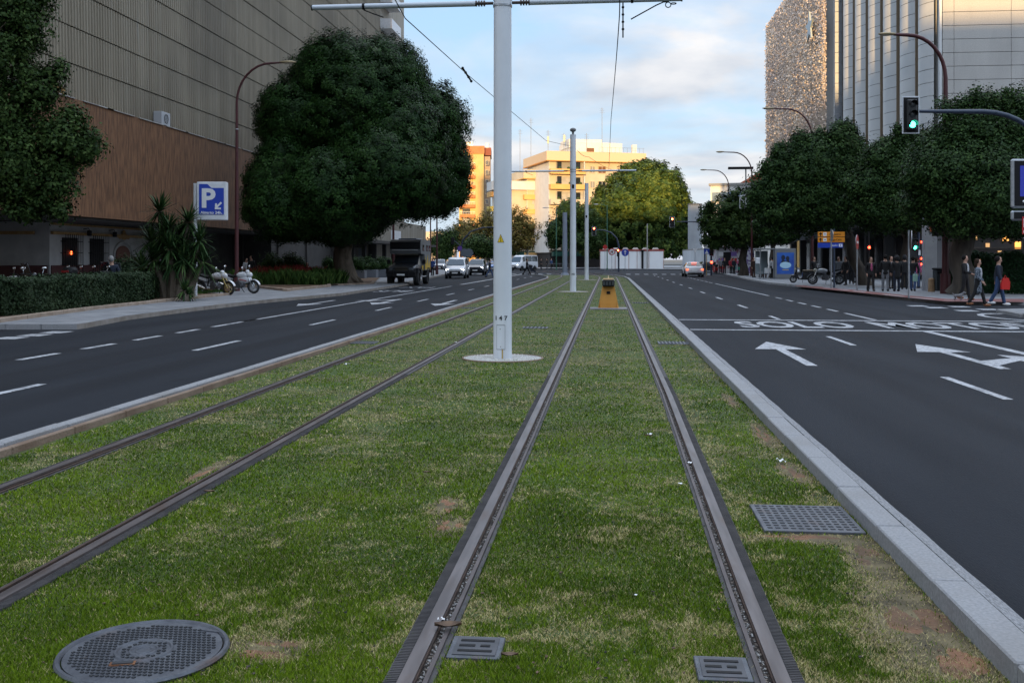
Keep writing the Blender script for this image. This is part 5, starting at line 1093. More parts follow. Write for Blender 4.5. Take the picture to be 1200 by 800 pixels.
yucca(203,38.5,'large many-stemmed yucca clump between the hedge and the blue parking sign',[(-.55,3.35,1.1,130,0),(-.15,2.6,1.15,120,-.2),(.55,2.95,1.15,130,.1),(1.05,2.2,1.15,110,0),(-1.0,2.2,1.15,120,.2),(.1,1.9,1.2,120,-.5),(-.6,1.5,1.15,100,-.4),(1.25,1.4,1.05,90,-.1),(.6,1.5,1.1,90,-.4),(-1.15,1.2,1.0,80,-.2),(.2,2.4,1.15,100,.3)])
yucca(216,36.9,'small spiky yucca at the foot of the parking sign post',[(0,.35,.75,70,0),(.2,.2,.6,40,0)],.9)
# ============================================================ VEHICLES (forward is local +X)
def wheel(t, x, y, r, w, name='wheel', rimm=None):
    """tyre and rim pivoting on an axle along Y"""
    s = 1 if y > 0 else -1
    mb = MB(); n = 22; prof = [(-w/2,r*.62),(-w/2,r*.93),(-w*.36,r),(w*.36,r),(w/2,r*.93),(w/2,r*.62)]; vs = []
    for i in range(n):
        a = 2*math.pi*i/n; vs += [(x+q*math.cos(a), y+h, r+q*math.sin(a)) for h,q in prof]
    k = len(prof); mb.add(vs,[(i*k+j,((i+1)%n)*k+j,((i+1)%n)*k+j+1,i*k+j+1) for i in range(n) for j in range(k-1)]+[(i*k+k-1,((i+1)%n)*k+k-1,((i+1)%n)*k,i*k) for i in range(n)])
    tr = mb.build(name, M_rub, t)
    mb = MB(); mb.cyl((x,y-w*.3,r),(x,y+s*w*.30,r),r*.64,n=20); mb.cyl((x,y,r),(x,y+s*w*.42,r),r*.16,n=10)
    for i in range(5):
        a = 2*math.pi*i/5; mb.box((x+r*.36*math.cos(a),y+s*w*.36,r+r*.36*math.sin(a)),(r*.5,.03,r*.15),ry=-a)
    mb.build('rim', rimm or M_steel, tr)
def loft(st, m, name, t, smooth=42):
    """st: list of (x, half width, sill z, belt z, roof half width, roof z)"""
    rings = []
    for (x,w,zb,zs,wr,zr) in st:
        half = [(.0,zb),(w*.80,zb),(w*.97,zb+.12),(w,zb+(zs-zb)*.55),(w*.955,zs),(wr,zr-.05 if zr>zs+.1 else zs+(zr-zs)*.6),(wr*.82,zr-.008),(0,zr)]
        rings.append([(x,a,b) for a,b in half]+[(x,-a,b) for a,b in half[-2:0:-1]])
    n = len(rings[0]); vs = [p for r in rings for p in r]; fs = [(i*n+k,i*n+(k+1)%n,(i+1)*n+(k+1)%n,(i+1)*n+k) for i in range(len(rings)-1) for k in range(n)]
    fs += [tuple(range(n))[::-1], tuple(range((len(rings)-1)*n,len(rings)*n))]
    return MB().add(vs, fs).build(name, m, t, smooth=smooth)
def glass_side(st, i0, i1, t, s, parent=None, lo=.12, hi=.9, inset=.06, name='window'):
    a, b = st[i0], st[i1]
    def pt(q, u, xo): 
        x,w,zb,zs,wr,zr = q; return (x+xo, s*((w*.955)+(wr-w*.955)*u+.012), zs+(zr-.05-zs)*u)
    vs = [pt(a,lo,inset),pt(b,lo,-inset),pt(b,hi,-inset),pt(a,hi,inset)]; return MB().add(vs,[(0,1,2,3)]).build(name, M_glass, parent or t, smooth=0)
def glass_end(a, b, t, name, d=.02):
    """between belt of station a and roof of station b"""
    x0,w0,z0 = a[0],a[1]*.86,a[3]+ (a[5]-a[3])*.9+.03; x1,w1,z1 = b[0],b[4]*.9,b[5]-.04; s = 1 if x0>x1 else -1
    return MB().add([(x0+s*d,-w0,z0+d),(x0+s*d,w0,z0+d),(x1+s*d,w1,z1+d),(x1+s*d,-w1,z1+d)],[(0,1,2,3)]).build(name, M_glass, t, smooth=0)
def plate(t, x, z, s=1): 
    p = MB().box((x,0,z),(.02,.5,.11)).build('number_plate', M_wmark, t, smooth=0); return p
def car(kind, paint, lab, px, py, rz, cat='car', name='parked_car', group=None, lights='head', scale=1, z0=-.03, D=None):
    D = D or DG(py, z0); x,y = W(px,D); t = thing(name, lab, cat, (x,y,z0), rz, group); t.scale = (scale,)*3
    if kind == 'sedan':
        L_=4.5; st=[(-2.22,.74,.32,.85,.66,.92),(-2.15,.84,.22,.92,.72,.99),(-1.62,.88,.20,.95,.70,1.05),(-1.05,.90,.20,.96,.58,1.40),(-.2,.90,.20,.94,.60,1.45),(.45,.90,.20,.93,.57,1.38),(1.15,.89,.20,.92,.72,1.0),(1.9,.85,.22,.78,.68,.86),(2.2,.72,.34,.62,.6,.7)]; wx=(-1.35,1.35); wr=.32; zt=.72; zh=.66; ww=.72; gb,gf=((2,3),(6,5)); side=((3,4),(4,5))
    elif kind == 'suv':
        st=[(-2.2,.80,.38,1.0,.70,1.1),(-2.15,.88,.30,1.02,.72,1.35),(-1.95,.91,.28,1.04,.70,1.66),(-.9,.92,.28,1.04,.72,1.72),(.3,.92,.28,1.03,.68,1.66),(1.0,.92,.28,1.02,.80,1.12),(1.9,.89,.30,.95,.76,1.03),(2.2,.8,.4,.78,.68,.88)]; wx=(-1.35,1.38); wr=.36; zt=1.0; zh=.82; ww=.74; gb,gf=((1,2),(5,4)); side=((2,3),(3,4))
    elif kind == 'van':
        st=[(-2.3,.82,.35,1.05,.74,1.2),(-2.28,.88,.25,1.08,.76,1.6),(-2.2,.9,.22,1.1,.76,1.82),(-1.0,.91,.22,1.1,.78,1.88),(.2,.91,.22,1.08,.76,1.86),(.75,.91,.22,1.06,.70,1.72),(1.45,.9,.22,1.04,.78,1.14),(2.05,.86,.24,.9,.74,1.0),(2.28,.76,.34,.72,.66,.82)]; wx=(-1.45,1.42); wr=.34; zt=1.1; zh=.78; ww=.73; gb,gf=((1,2),(6,5)); side=((2,3),(3,4),(4,5))
    elif kind == 'minibus':
        st=[(-2.7,.90,.4,1.2,.8,1.3),(-2.68,.96,.32,1.25,.84,2.1),(-2.6,.98,.3,1.25,.84,2.3),(-1.0,.98,.3,1.25,.86,2.34),(.8,.98,.3,1.25,.84,2.32),(1.5,.98,.3,1.22,.78,2.1),(2.1,.97,.3,1.16,.84,1.26),(2.6,.92,.32,1.0,.8,1.1),(2.75,.84,.42,.8,.72,.9)]; wx=(-1.7,1.75); wr=.36; zt=1.1; zh=.85; ww=.78; gb,gf=((1,2),(6,5)); side=((2,3),(3,4),(4,5))
    body = loft(st, paint, 'body', t)
    for i0,i1 in side:
        for s in (-1,1): glass_side(st,i0,i1,t,s)
    glass_end(st[gf[0]],st[gf[1]],t,'windscreen'); glass_end(st[gb[0]],st[gb[1]],t,'rear_window') if kind=='sedan' else MB().box((st[1][0]-.03,0,(st[1][3]+st[2][5])/2+.05),(.03,st[1][4]*1.7,(st[2][5]-st[1][3])*.62)).build('rear_window', M_glass, t, smooth=0)
    xb, xf = st[0][0], st[-1][0]
    for s in (-1,1):
        for w_ in wx: 
            MB().cyl((w_,s*(ww-.02),wr),(w_,s*(st[3][1]+.004),wr),wr*1.16,n=20).build('wheel_arch', M_blk, t); wheel(t,w_,s*(st[3][1]-.10),wr,.22)
        MB().box((xf-.12,s*st[-2][1]*.74,zh),(.22,.30,.15),bev=.04).build('headlight', E_head if lights=='head' else M_lampglass, t, smooth=30)
        MB().box((xb+.06,s*st[1][1]*.83,zt),(.16,.24,.16 if kind=='sedan' else .36),bev=.03).build('tail_light', E_tail if lights=='tail' else mat('red_lens',(.25,.015,.012),.25), t, smooth=30)
        MB().box((st[gf[0]][0]-.35,s*(st[3][1]+.09),st[3][3]+.06),(.12,.2,.13),bev=.03).build('mirror', paint, t, smooth=30)
    MB().box((xf-.02,0,zh-.22),(.1,.95,.22),bev=.02).build('grille', M_blk, t, smooth=30); MB().box((xf-.05,0,st[0][2]+.06),(.2,1.35,.16),bev=.03).build('bumper', M_blk, t, smooth=30); MB().box((xb+.04,0,st[0][2]+.03),(.18,1.35,.14),bev=.03).build('bumper', M_blk, t, smooth=30)
    plate(t, xf+.05, zh-.27); plate(t, xb-.02, zt-.05 if kind!='sedan' else .62)
    if lights == 'tail': MB().box((st[gb[1]][0]-.28,0,st[gb[1]][5]-.05),(.05,.5,.05)).build('brake_light', E_tail, t, smooth=0)
    return t
P_white = mat('white_car_paint',(.62,.63,.65),.25,coat=.6); P_black = mat('black_car_paint',(.012,.013,.016),.2,coat=.7); P_dkblue = mat('navy_car_paint',(.015,.02,.035),.22,coat=.7); P_blue = mat('blue_car_paint',(.02,.12,.35),.25,coat=.6); P_silver = mat('silver_car_paint',(.33,.34,.36),.28,.5,coat=.5)
TOWARD = R(-90+4)
car('van',P_white,'small white van with lit headlights coming towards the viewer behind the camper truck',536,326,R(-87),'van','oncoming_van')
car('suv',P_dkblue,'dark blue car with bright headlights following the white van',559,322.5,R(-88),'car','oncoming_car')
car('sedan',P_blue,'bright blue car far down the left carriageway behind the dark motorbike',578,317.5,R(-84),'car','oncoming_car')
car('suv',P_silver,'distant silver car left of the white van, beside the maroon posts',515.5,317.8,R(-84),'car','oncoming_car'); car('sedan',P_silver,'farthest silver car between the maroon post and the white van',524.5,316.8,R(-84),'car','oncoming_car')
car('minibus',P_white,'white minibus with open rear crossing beyond the woman with the pushchair',613,317.2,R(-118),'minibus','minibus')
car('sedan',P_white,'white saloon car seen from behind with orange-red tail lights',811.5,324.2,R(91),'car','car',lights='tail')
car('sedan',P_black,'black car standing crosswise beyond the white saloon car',832,318.6,R(12),'car','parked_car')
# --- camper truck: black cab, grey box with cab-over
x,y = G(479,333.3); t = thing('camper_truck','black off-road camper truck with grey box body over the cab and yellow side stripes','camper truck',(x,y,-.03),R(-89))
M_box = mat('grey_box_body',(.16,.17,.18),.45,col2=(.2,.21,.22),nscale=1); M_matte = mat('matte_black_paint',(.016,.018,.022),.35,coat=.3)
MB().box((.1,0,.62),(5.2,.9,.28)).build('chassis', M_blk, t, smooth=0)
st = [(-.35,.92,.62,1.3,.80,1.55),(-.3,.95,.6,1.32,.80,1.95),(.35,.95,.6,1.32,.80,1.98),(1.15,.95,.6,1.30,.82,1.42),(2.2,.93,.62,1.25,.80,1.36),(2.6,.88,.68,1.12,.76,1.22)]
loft(st, M_matte, 'cab', t, 35)
for s in (-1,1):
    glass_side(st,1,2,t,s); 
    MB().box((2.58,s*.62,1.06),(.16,.36,.17),bev=.03).build('headlight', mat('smoked_lens',(.1,.11,.12),.12), t, smooth=30)
    for wx in (-1.75,1.75): wheel(t,wx,s*.86,.50,.34,rimm=M_blk)
    for wx,L_ in ((-1.75,1.3),(1.75,1.4)): MB().prism([(wx-L_/2,.75),(wx-L_/2+.15,1.12),(wx+L_/2-.15,1.12),(wx+L_/2,.75),(wx+L_/2-.12,.75),(wx+L_/2-.3,1.03),(wx-L_/2+.3,1.03),(wx-L_/2+.12,.75)], s*.70, s*1.06, axis='y').build('fender', M_blk, t, smooth=0)
    MB().box((.2,s*1.02,.55),(1.5,.2,.06),bev=.02).build('side_step', M_steel, t, smooth=20)
    m_ = MB().box((.85,s*1.18,1.52),(.12,.22,.30),bev=.03).build('mirror', M_blk, t, smooth=30)
glass_end(st[3],st[2],t,'windscreen')
body = MB(); prof = [(-2.7,.95),(-2.75,2.85),(-2.6,2.98),(.9,3.0),(1.25,2.85),(1.30,2.35),(1.15,2.06),(-.32,2.04),(-.40,.95)]
body.prism(prof,-1.03,1.03,axis='y').build('box_body', M_box, t, smooth=20)
MB().prism([(.95,2.1),(1.33,2.38),(1.29,2.84),(.98,2.97)],-1.0,1.0,axis='y').build('nose_panel', M_blk, t, smooth=0)
mb = MB(); mb.box((1.33,0,2.30),(.02,1.7,.03)); mb.build('trim_line', M_wmark, t, smooth=0); MB().box((-.6,0,3.03),(2.2,1.2,.10),bev=.02).build('roof_panel', mat('blue_solar_panel',(.03,.06,.14),.2), t, smooth=20)
for s in (-1,1):
    for wx in (.25,-1.2,-2.2): f = MB().box((wx,s*1.035,2.45),(.55,.03,.42),bev=.01).build('window', M_blk, t, smooth=0); MB().box((wx,s*1.052,2.45),(.45,.01,.32)).build('pane', M_glass, f, smooth=0)
    mb = MB()
    for a in ([(-.45,1.0),(-.45,1.9),(-1.0,1.3),(-1.5,2.0),(-1.9,1.2),(-2.6,1.7),(-2.6,1.0)],): mb.prism(a,s*1.034,s*1.05,axis='y')
    mb.build('yellow_graphic', mat('yellow_graphic',(.6,.38,.02),.4), t, smooth=0)
    MB().prism([(.2,1.0),(.5,1.25),(-.25,1.28),(-.2,.95)],s*.955,s*.965,axis='y').build('door_graphic', MATS['yellow_graphic'], t, smooth=0)
MB().box((2.72,0,.72),(.22,1.9,.34),bev=.05).build('bumper', M_blk, t, smooth=30); MB().box((2.62,0,1.07),(.06,.8,.2),bev=.02).build('grille', mat('grille_bars',(.06,.05,.03),.4), t, smooth=20)
mb = MB(); mb.tube([(2.84,-.5,.6),(2.88,-.5,1.1),(2.88,.5,1.1),(2.84,.5,.6)],.035,8); mb.build('bull_bar', M_blk, t); plate(t,2.845,.70); MB().box((.35,0,2.03),(.2,1.4,.1),bev=.02).build('light_bar', M_lampglass, t, smooth=20)
# ============================================================ MOTORBIKES (forward is local +X)
def spokewheel(t, x, r, nm, w=.10, rimm=None, spokes=6):
    mb = MB(); mb.ring((x,0,r),r-w*.5,w*.5,axis='y',n=28,k=8); w_ = mb.build('wheel', M_rub, t)
    mb = MB(); mb.ring((x,0,r),r-w*1.05,.022,axis='y',n=28,k=6); mb.cyl((x,-.06,r),(x,.06,r),.05,n=10)
    for i in range(spokes): a = 2*math.pi*i/spokes; mb.cyl((x,0,r),(x+(r-w)*math.cos(a),0,r+(r-w)*math.sin(a)),.014,n=5)
    mb.build('rim', rimm or M_steel, w_); MB().cyl((x,-.075,r),(x,-.068,r),r*.42,n=20).build('brake_disc', M_chrome, w_); return w_
def motorbike(px, py, rz, lab, style='naked', paint=None, z0=.10, D=None, group='parked motorbikes', name='motorbike', lean=0):
    D = D or DG(py, z0); x,y = W(px,D); t = thing(name, lab, 'scooter' if style in ('scooter',) else 'motorbike', (x,y,z0), rz, group); t.rotation_euler = (lean,0,rz)
    paint = paint or P_white; wb = .72 if style!='scooter' else .62; r = .31 if style!='scooter' else .24
    if style == 'cruiser': wb = .80
    spokewheel(t,wb,r,'front_wheel',rimm=mat('gold_rim',(.4,.3,.1),.3,.7) if style=='naked' else M_steel); spokewheel(t,-wb,r,'rear_wheel',.13)
    if style == 'scooter':
        MB().prism([(-.85,.42),(-.95,.62),(-.75,.78),(.02,.74),(.05,.42),(.12,.30),(.30,.26),(.34,.22),(-.30,.20),(-.55,.34)],-.16,.16,axis='y').build('body', paint, t, smooth=30)
        MB().prism([(.26,.22),(.42,.34),(.50,.55),(.42,.95),(.36,.96),(.36,.55),(.24,.32)],-.20,.20,axis='y').build('leg_shield', paint, t, smooth=30)
        MB().box((-.40,0,.82),(.85,.27,.11),bev=.04).build('seat', mat('tan_seat',(.16,.12,.08),.7), t, smooth=30)
        MB().cyl((.62,0,.24),(.40,0,.98),.03,n=8).build('fork', M_blk, t); MB().ball((.60,0,.48),(.20,.10,.08)).build('fender', paint, t)
        h = MB().tube([(.30,.33,1.02),(.38,.15,1.0),(.40,0,.98),(.38,-.15,1.0),(.30,-.33,1.02)],.022,8).build('handlebar', M_blk, t)
        MB().box((.46,0,1.18),(.03,.34,.42),bev=.01,ry=-.3).build('windscreen', mat('tinted_screen',(.05,.055,.06),.1), t, smooth=20); MB().ball((.47,0,.9),(.07,.10,.08)).build('headlight', M_lampglass, t)
        MB().box((-.86,0,.98),(.34,.36,.28),bev=.07).build('top_box', M_blk, t, smooth=40); MB().cyl((-.7,-.2,.3),(-.95,-.2,.36),.06,n=10).build('exhaust', M_steel, t)
    else:
        MB().tube([(wb-.22,0,.85),(.1,0,.55),(-.1,0,.35),(-.35,0,.40),(-.25,0,.72),(-.75,0,.82)],.035,8).build('frame', M_blk, t)
        mb = MB(); mb.box((.05,0,.42),(.42,.30,.30),bev=.05); mb.cyl((-.02,0,.48),(.16,0,.74),.11,.10,n=12); mb.cyl((.05,-.2,.38),(.05,.2,.38),.13,n=14); mb.build('engine', mat('engine_metal',(.12,.12,.13),.35,.6), t)
        mb = MB(); tx = .22; mb.ball((tx,0,.84),(.34,.17,.15),n=16,k=10); mb.build('fuel_tank', paint, t)
        MB().prism([(-.05,.76),(-.42,.72),(-.72,.84),(-.90,.88),(-.88,.93),(-.55,.90),(-.38,.83),(-.1,.84)],-.13,.13,axis='y').build('seat', M_blk, t, smooth=35)
        MB().prism([(-.35,.62),(-.60,.70),(-.98,.90),(-.62,.82),(-.30,.74)],-.15,.15,axis='y').build('tail_fairing', paint, t, smooth=35); MB().box((-.98,0,.86),(.05,.12,.06),bev=.01).build('tail_light', MATS.get('red_lens') or M_red, t)
        mb = MB(); [mb.cyl((wb,s*.10,r),(wb-.26,s*.09,.92),.027,n=8) for s in (-1,1)]; mb.build('fork', mat('gold_fork',(.45,.33,.12),.3,.6) if style=='naked' else M_chrome, t)
        mb = MB(); mb.grid(lambda u,v:(wb+(r+.035)*math.cos(.3+2.0*u),(v-.5)*.14,r+(r+.035)*math.sin(.3+2.0*u)),8,3); mb.build('fender', paint, t)
        hw = .38 if style!='cruiser' else .45; hz = 1.02
        MB().tube([(wb-.42,hw,hz+.02),(wb-.34,hw*.4,hz+.02),(wb-.28,0,.95),(wb-.34,-hw*.4,hz+.02),(wb-.42,-hw,hz+.02)],.018,8).build('handlebar', M_blk, t)
        for s in (-1,1): a = MB().tube([(wb-.36,s*hw*.7,hz),(wb-.32,s*(hw*.8),hz+.16)],.008,5).build('mirror', M_chrome, t); MB().ball((wb-.32,s*hw*.82,hz+.20),(.025,.075,.05)).build('mirror_glass', M_chrome, a)
        MB().ball((wb-.14,0,.88),(.10,.10,.11)).build('headlight', M_lampglass, t)
        if style in ('naked','sport'): mb = MB(); mb.ball((wb-.20,0,.86),(.19,.12,.13),n=16,k=10); mb.ball((wb-.26,0,1.0),(.10,.10,.09),n=12,k=8); mb.build('front_fairing', paint, t, smooth=60)
        if style == 'sport': MB().ball((.30,0,.66),(.36,.17,.19),n=18,k=10).build('side_fairing', paint, t, smooth=60); MB().box((.3,-.175,.64),(.35,.01,.03),ry=.2).build('red_stripe', M_red, t, smooth=0)
        mb = MB(); mb.tube([(.2,-.14,.42),(.0,-.18,.26),(-.35,-.2,.30)],.03,8); mb.cyl((-.35,-.2,.30),(-.92,-.22,.52),.055,.065,n=12); mb.build('exhaust', M_chrome, t)
        if style == 'tourer': MB().box((-.98,0,1.05),(.40,.46,.34),bev=.09).build('top_box', M_blk, t, smooth=40); MB().box((-.98-.205,0,1.08),(.02,.30,.08),bev=.005).build('reflector', MATS.get('red_lens') or M_red, t); MB().box((wb-.1,0,1.2),(.03,.40,.40),bev=.01,ry=-.35).build('windscreen', MATS.get('tinted_screen') or M_glass, t)
    MB().cyl((.0,.12,.28),(.06,.30,.01),.014,n=6).build('kickstand', M_blk, t); return t
motorbike(252,345.6,R(-14),'white motorbike with gold fork parked beside the parking sign, nearer of the white pair','naked',P_white,lean=.12)
motorbike(281,343.8,R(-10),'white sports motorbike with red stripe parked right of the other white one','sport',P_white,lean=.12)
motorbike(8,0,R(60),'dark tourer with silver top box peeping over the hedge at the left edge','tourer',P_silver,D=31.5,z0=.15); motorbike(36,0,R(110),'black motorbike with twin mirrors behind the hedge, below the ochre wall lamp','naked',P_black,D=31.5,z0=.15)
motorbike(76,0,R(70),'red motorbike with round chrome mirrors behind the hedge','naked',mat('red_bike_paint',(.35,.015,.015),.3,coat=.5),D=33.5,z0=.18); motorbike(108,0,R(75),'black tourer with red reflector on its top box behind the hedge','tourer',P_black,D=33.5,z0=.18)
motorbike(131,0,R(100),'dark scooter ridden up behind the hedge by the grey-haired man','scooter',P_black,D=34.5,z0=.15)
motorbike(941,331.4,R(172),'black scooter with windscreen parked at the right kerb before the shops','scooter',P_black)
motorbike(968,333.2,R(176),'chrome cruiser motorbike with white front fender behind the thin sign posts','cruiser',P_silver); motorbike(990,331.5,R(170),'dark scooter with a green box partly hidden behind the direction sign post','scooter',P_black)
motorbike(838,321.0,R(95),'red and black scooter stopped behind the black car at the right crossing','scooter',MATS['red_bike_paint'],z0=-.03); motorbike(867,320.5,R(80),'small green hire scooter among the kiosk crowd','scooter',mat('green_bike_paint',(.03,.3,.2),.4),z0=.1)
motorbike(573,318.8,R(-86),'dark motorbike riding towards the viewer right of the blue car','tourer',P_black,z0=-.03,group=None)
# ============================================================ PEOPLE (facing local -Y)
SKIN = mat('skin_tone',(.42,.24,.17),.55); SKIN2 = mat('skin_tone_tan',(.30,.17,.11),.55)
HAIRS = {'black':mat('black_hair',(.010,.008,.007),.85,spec=.2),'brown':mat('brown_hair',(.03,.017,.010),.85,spec=.2),'grey':mat('grey_hair',(.25,.24,.23),.6),'none':None}
def cloth(n, c, c2=None, s=14): return mat('cloth_'+n, c, .85, col2=c2 or tuple(x*.7 for x in c), nscale=s)
def skinned(name, chains, m, parent, sub=1):
    """chains: list of polylines [(pos, radius)...]; the first vertex of each later chain may be ('j', index)"""
    vs=[];es=[];rs=[]
    for ch in chains:
        prev = None
        for q in ch:
            if q[0] == 'j': prev = q[1]; continue
            vs.append(q[0]); rs.append(q[1] if isinstance(q[1],tuple) else (q[1],q[1])); i = len(vs)-1
            if prev is not None: es.append((prev,i))
            prev = i
    me = bpy.data.meshes.new(name); me.from_pydata(vs,es,[]); o = bpy.data.objects.new(name, me); COL.objects.link(o)
    sk = o.modifiers.new('Skin','SKIN'); sk.use_smooth_shade = True
    for i,sv in enumerate(me.skin_vertices[0].data): sv.radius = rs[i]; sv.use_root = (i == 0)
    sb = o.modifiers.new('Sub','SUBSURF'); sb.levels = sub; sb.render_levels = sub
    bpy.context.view_layer.update(); me2 = bpy.data.meshes.new_from_object(o.evaluated_get(bpy.context.evaluated_depsgraph_get())); bpy.data.objects.remove(o)
    me2.materials.clear(); me2.materials.append(m); me2.name = name; o = bpy.data.objects.new(name, me2); COL.objects.link(o); me2.shade_smooth()
    if parent: o.parent = parent
    return o
def person(lab, px, py, rz, top, legs, hair='black', stride=.0, arms=((.05,.25),(.05,.25)), h=1.0, shoes=None, open_top=None, longhair=False, coat_len=0, z0=.10, D=None, skin=None, group=None, sit=False, hood=False, fat=1.0, cat='person'):
    D = D or DG(py,z0); x,y = W(px,D); t = thing('person', lab, cat, (x,y,z0), rz, group); t.scale = (h,h,h); sk = skin or SKIN; f = fat
    hz = .93 if not sit else .55
    dz = hz-.93
    ch = [[((0,0,hz),(.10*f,.08*f)),((0,0,hz+.12),(.10*f,.07*f)),((0,.01,hz+.30),(.115*f,.075*f)),((0,.0,hz+.42),(.11*f,.065*f)),((0,.0,hz+.51),(.058,.056)),((0,-.01,hz+.565),(.064,.072)),((0,-.015,hz+.64),(.084,.098)),((0,-.01,hz+.725),(.086,.10)),((0,.0,hz+.785),(.055,.066))]]
    nose = [('j',6),((0,-.122,hz+.635),.014)]
    legch=[];footp=[]
    for s in (-1,1):
        k = stride*s
        if sit: knee = (s*.11,-.42,hz-.02); ank = (s*.11,-.44,.10)
        else: knee = (s*.10,-k*.16-.02,.50+abs(k)*.02); ank = (s*.10,-k*.36+(.08 if k<0 else 0),.09+(.05 if k<-.3 else 0))
        hip = (s*.095,0,hz-.05); toe = (ank[0],ank[1]-.15,ank[2]-.045)
        legch.append([hip,knee,ank,toe])
    armch=[]
    for s,(fw,bend) in zip((-1,1),arms):
        sh = (s*.185*f,0,hz+.44); el = (s*(.235+.02*f),-fw*.28+.02,hz+.16); a2 = fw+bend; fl = .245
        wr = (s*(.235-.05*bend), el[1]-fl*math.sin(a2), el[2]-fl*math.cos(a2)); armch.append([sh,el,wr,a2])
    full = list(ch)
    full.append(nose)
    for l in legch: full.append([('j',0),(l[0],.085),(l[1],.055),(l[2],.040),(l[3],.032)])
    for s,a in zip((-1,1),armch):
        full.append([('j',3),(a[0],.052),(a[1],.040),(a[2],.027),((a[2][0],a[2][1]-.05*math.sin(a[3]),a[2][2]-.05*math.cos(a[3])),(.038,.02))])
        idx = sum(len([q for q in c if q[0]!='j']) for c in full)-1; b = (a[2][0],a[2][1]-.05*math.sin(a[3]),a[2][2]-.05*math.cos(a[3]))
        for k,(o,L_) in enumerate(((-.026,.07),(-.009,.08),(.009,.076),(.026,.062))):
            full.append([('j',idx),((b[0],b[1]+o*math.cos(a[3])-.03*math.sin(a[3]),b[2]-.035*math.cos(a[3])),.011),((b[0]-s*.012,b[1]+o-.5*L_*math.sin(a[3])-.02,b[2]-L_*math.cos(a[3]*.7)),.009)])
        full.append([('j',idx-1),((a[2][0]-s*.01,a[2][1]-.045,a[2][2]-.03),.011),((a[2][0]-s*.02,a[2][1]-.065,a[2][2]-.065),.009)])
    skinned('body', full, sk, t, 1)
    mb = MB(); [mb.ball((s*.030,-.094,hz+.665),(.011,.008,.008),n=8,k=5) for s in (-1,1)]; mb.build('eyes', HAIRS['black'], t)
    g = 1.16
    legs_m = [[((0,0,hz+.18),(.135*f,.105*f)),((0,0,hz),(.145*f,.118*f))]]
    for l in legch: legs_m.append([('j',1),(l[0],.102),(l[1],.072),((l[2][0],l[2][1],l[2][2]-.035),.064)])
    skinned('trousers', legs_m, legs, t, 1)
    ln = coat_len
    tor = [[((0,0,hz-.16-ln),(.175*f,.145*f)),((0,0,hz-.04-ln*.4),(.168*f,.135*f)),((0,0,hz+.12),(.158*f,.122*f)),((0,.0,hz+.30),(.172*f,.125*f)),((0,0,hz+.43),(.165*f,.108*f)),((0,0,hz+.52),(.08,.078))]]
    for s,a in zip((-1,1),armch): tor.append([('j',4),(a[0],.072),(a[1],.058),((a[2][0],a[2][1]+.01,a[2][2]+.02),.045)])
    jk = skinned('jacket', tor, top, t, 1)
    if open_top: MB().ball((0,-.072,hz+.27),(.062,.075,.22),n=10,k=8).build('shirt', open_top, t)
    mb = MB(); 
    for l in legch: c = l[2]; mb.ball((c[0],c[1]-.06,c[2]-.042),(.05,.13,.05),n=12,k=8)
    for k,l in enumerate(legch): c = l[2]; MB().ball((c[0],c[1]-.06,c[2]-.04),(.052,.135,.052),n=12,k=8).build('shoe', shoes or M_blk, t)
    hm = HAIRS[hair]
    if hood: MB().ball((0,.015,hz+.69),(.115,.125,.15),n=14,k=10).build('hood', top, t)
    elif hm:
        mb = MB(); mb.ball((0,.024,hz+.70),(.093,.104,.115),n=16,k=10)
        if 0: mb.grid(lambda u,v: (.094*math.sin(u*2*math.pi)*math.sin(v*1.75), .012+.106*math.cos(u*2*math.pi)*math.sin(v*1.75-(.55*v if math.cos(u*2*math.pi)<0 else 0)), hz+.735+.108*math.cos(v*1.75-(.5*v if math.cos(u*2*math.pi)<-.2 else 0))), 16, 6)
        if longhair: mb.ball((0,.055,hz+.58),(.10,.07,.19),n=12,k=8)
        mb.build('hair', hm, t)
    return t
C_blk = cloth('black',(.014,.014,.016)); C_navy = cloth('navy',(.018,.025,.045)); C_denim = cloth('denim',(.03,.06,.14),(.05,.09,.19)); C_grey = cloth('grey',(.22,.23,.25)); C_white = cloth('white',(.6,.6,.62)); C_plaid = mat('cloth_plaid',(.04,.055,.075),.9,col2=(.2,.23,.27),nscale=22,contrast=(.48,.52)); C_pink = cloth('pink',(.55,.12,.25)); C_tan = mat('tan_leather',(.25,.10,.04),.6); C_brown = cloth('brown',(.06,.03,.022))
FACEV = 0; RIGHTW = R(90); AWAY = R(180)
def bag(t, x, y, z, m, w=.26, h=.36, d=.10, nm='carrier_bag', lab='', cat='bag', rz=0):
    b = thing(nm, lab, cat, (0,0,0)); b.matrix_world = t.matrix_world; M_ = Matrix.Translation(t.location) @ Matrix.Rotation(t.rotation_euler.z,4,'Z'); p = M_ @ Vector((x,y,z)); b.location = p; b.rotation_euler = (0,0,t.rotation_euler.z+rz)
    mb = MB(); mb.prism([(-w*.42,0),(w*.46,.0),(w*.5,-h*.75+h),(w*.36,h),(-w*.38,h*.98),(-w*.5,h*.5)],-d/2,d/2,axis='y'); mb.build('sack', m, b, smooth=30); MB().tube([(-w*.2,0,h),(-w*.08,0,h+.1),(w*.08,0,h+.1),(w*.2,0,h)],.007,5).build('handle', m, b); return b
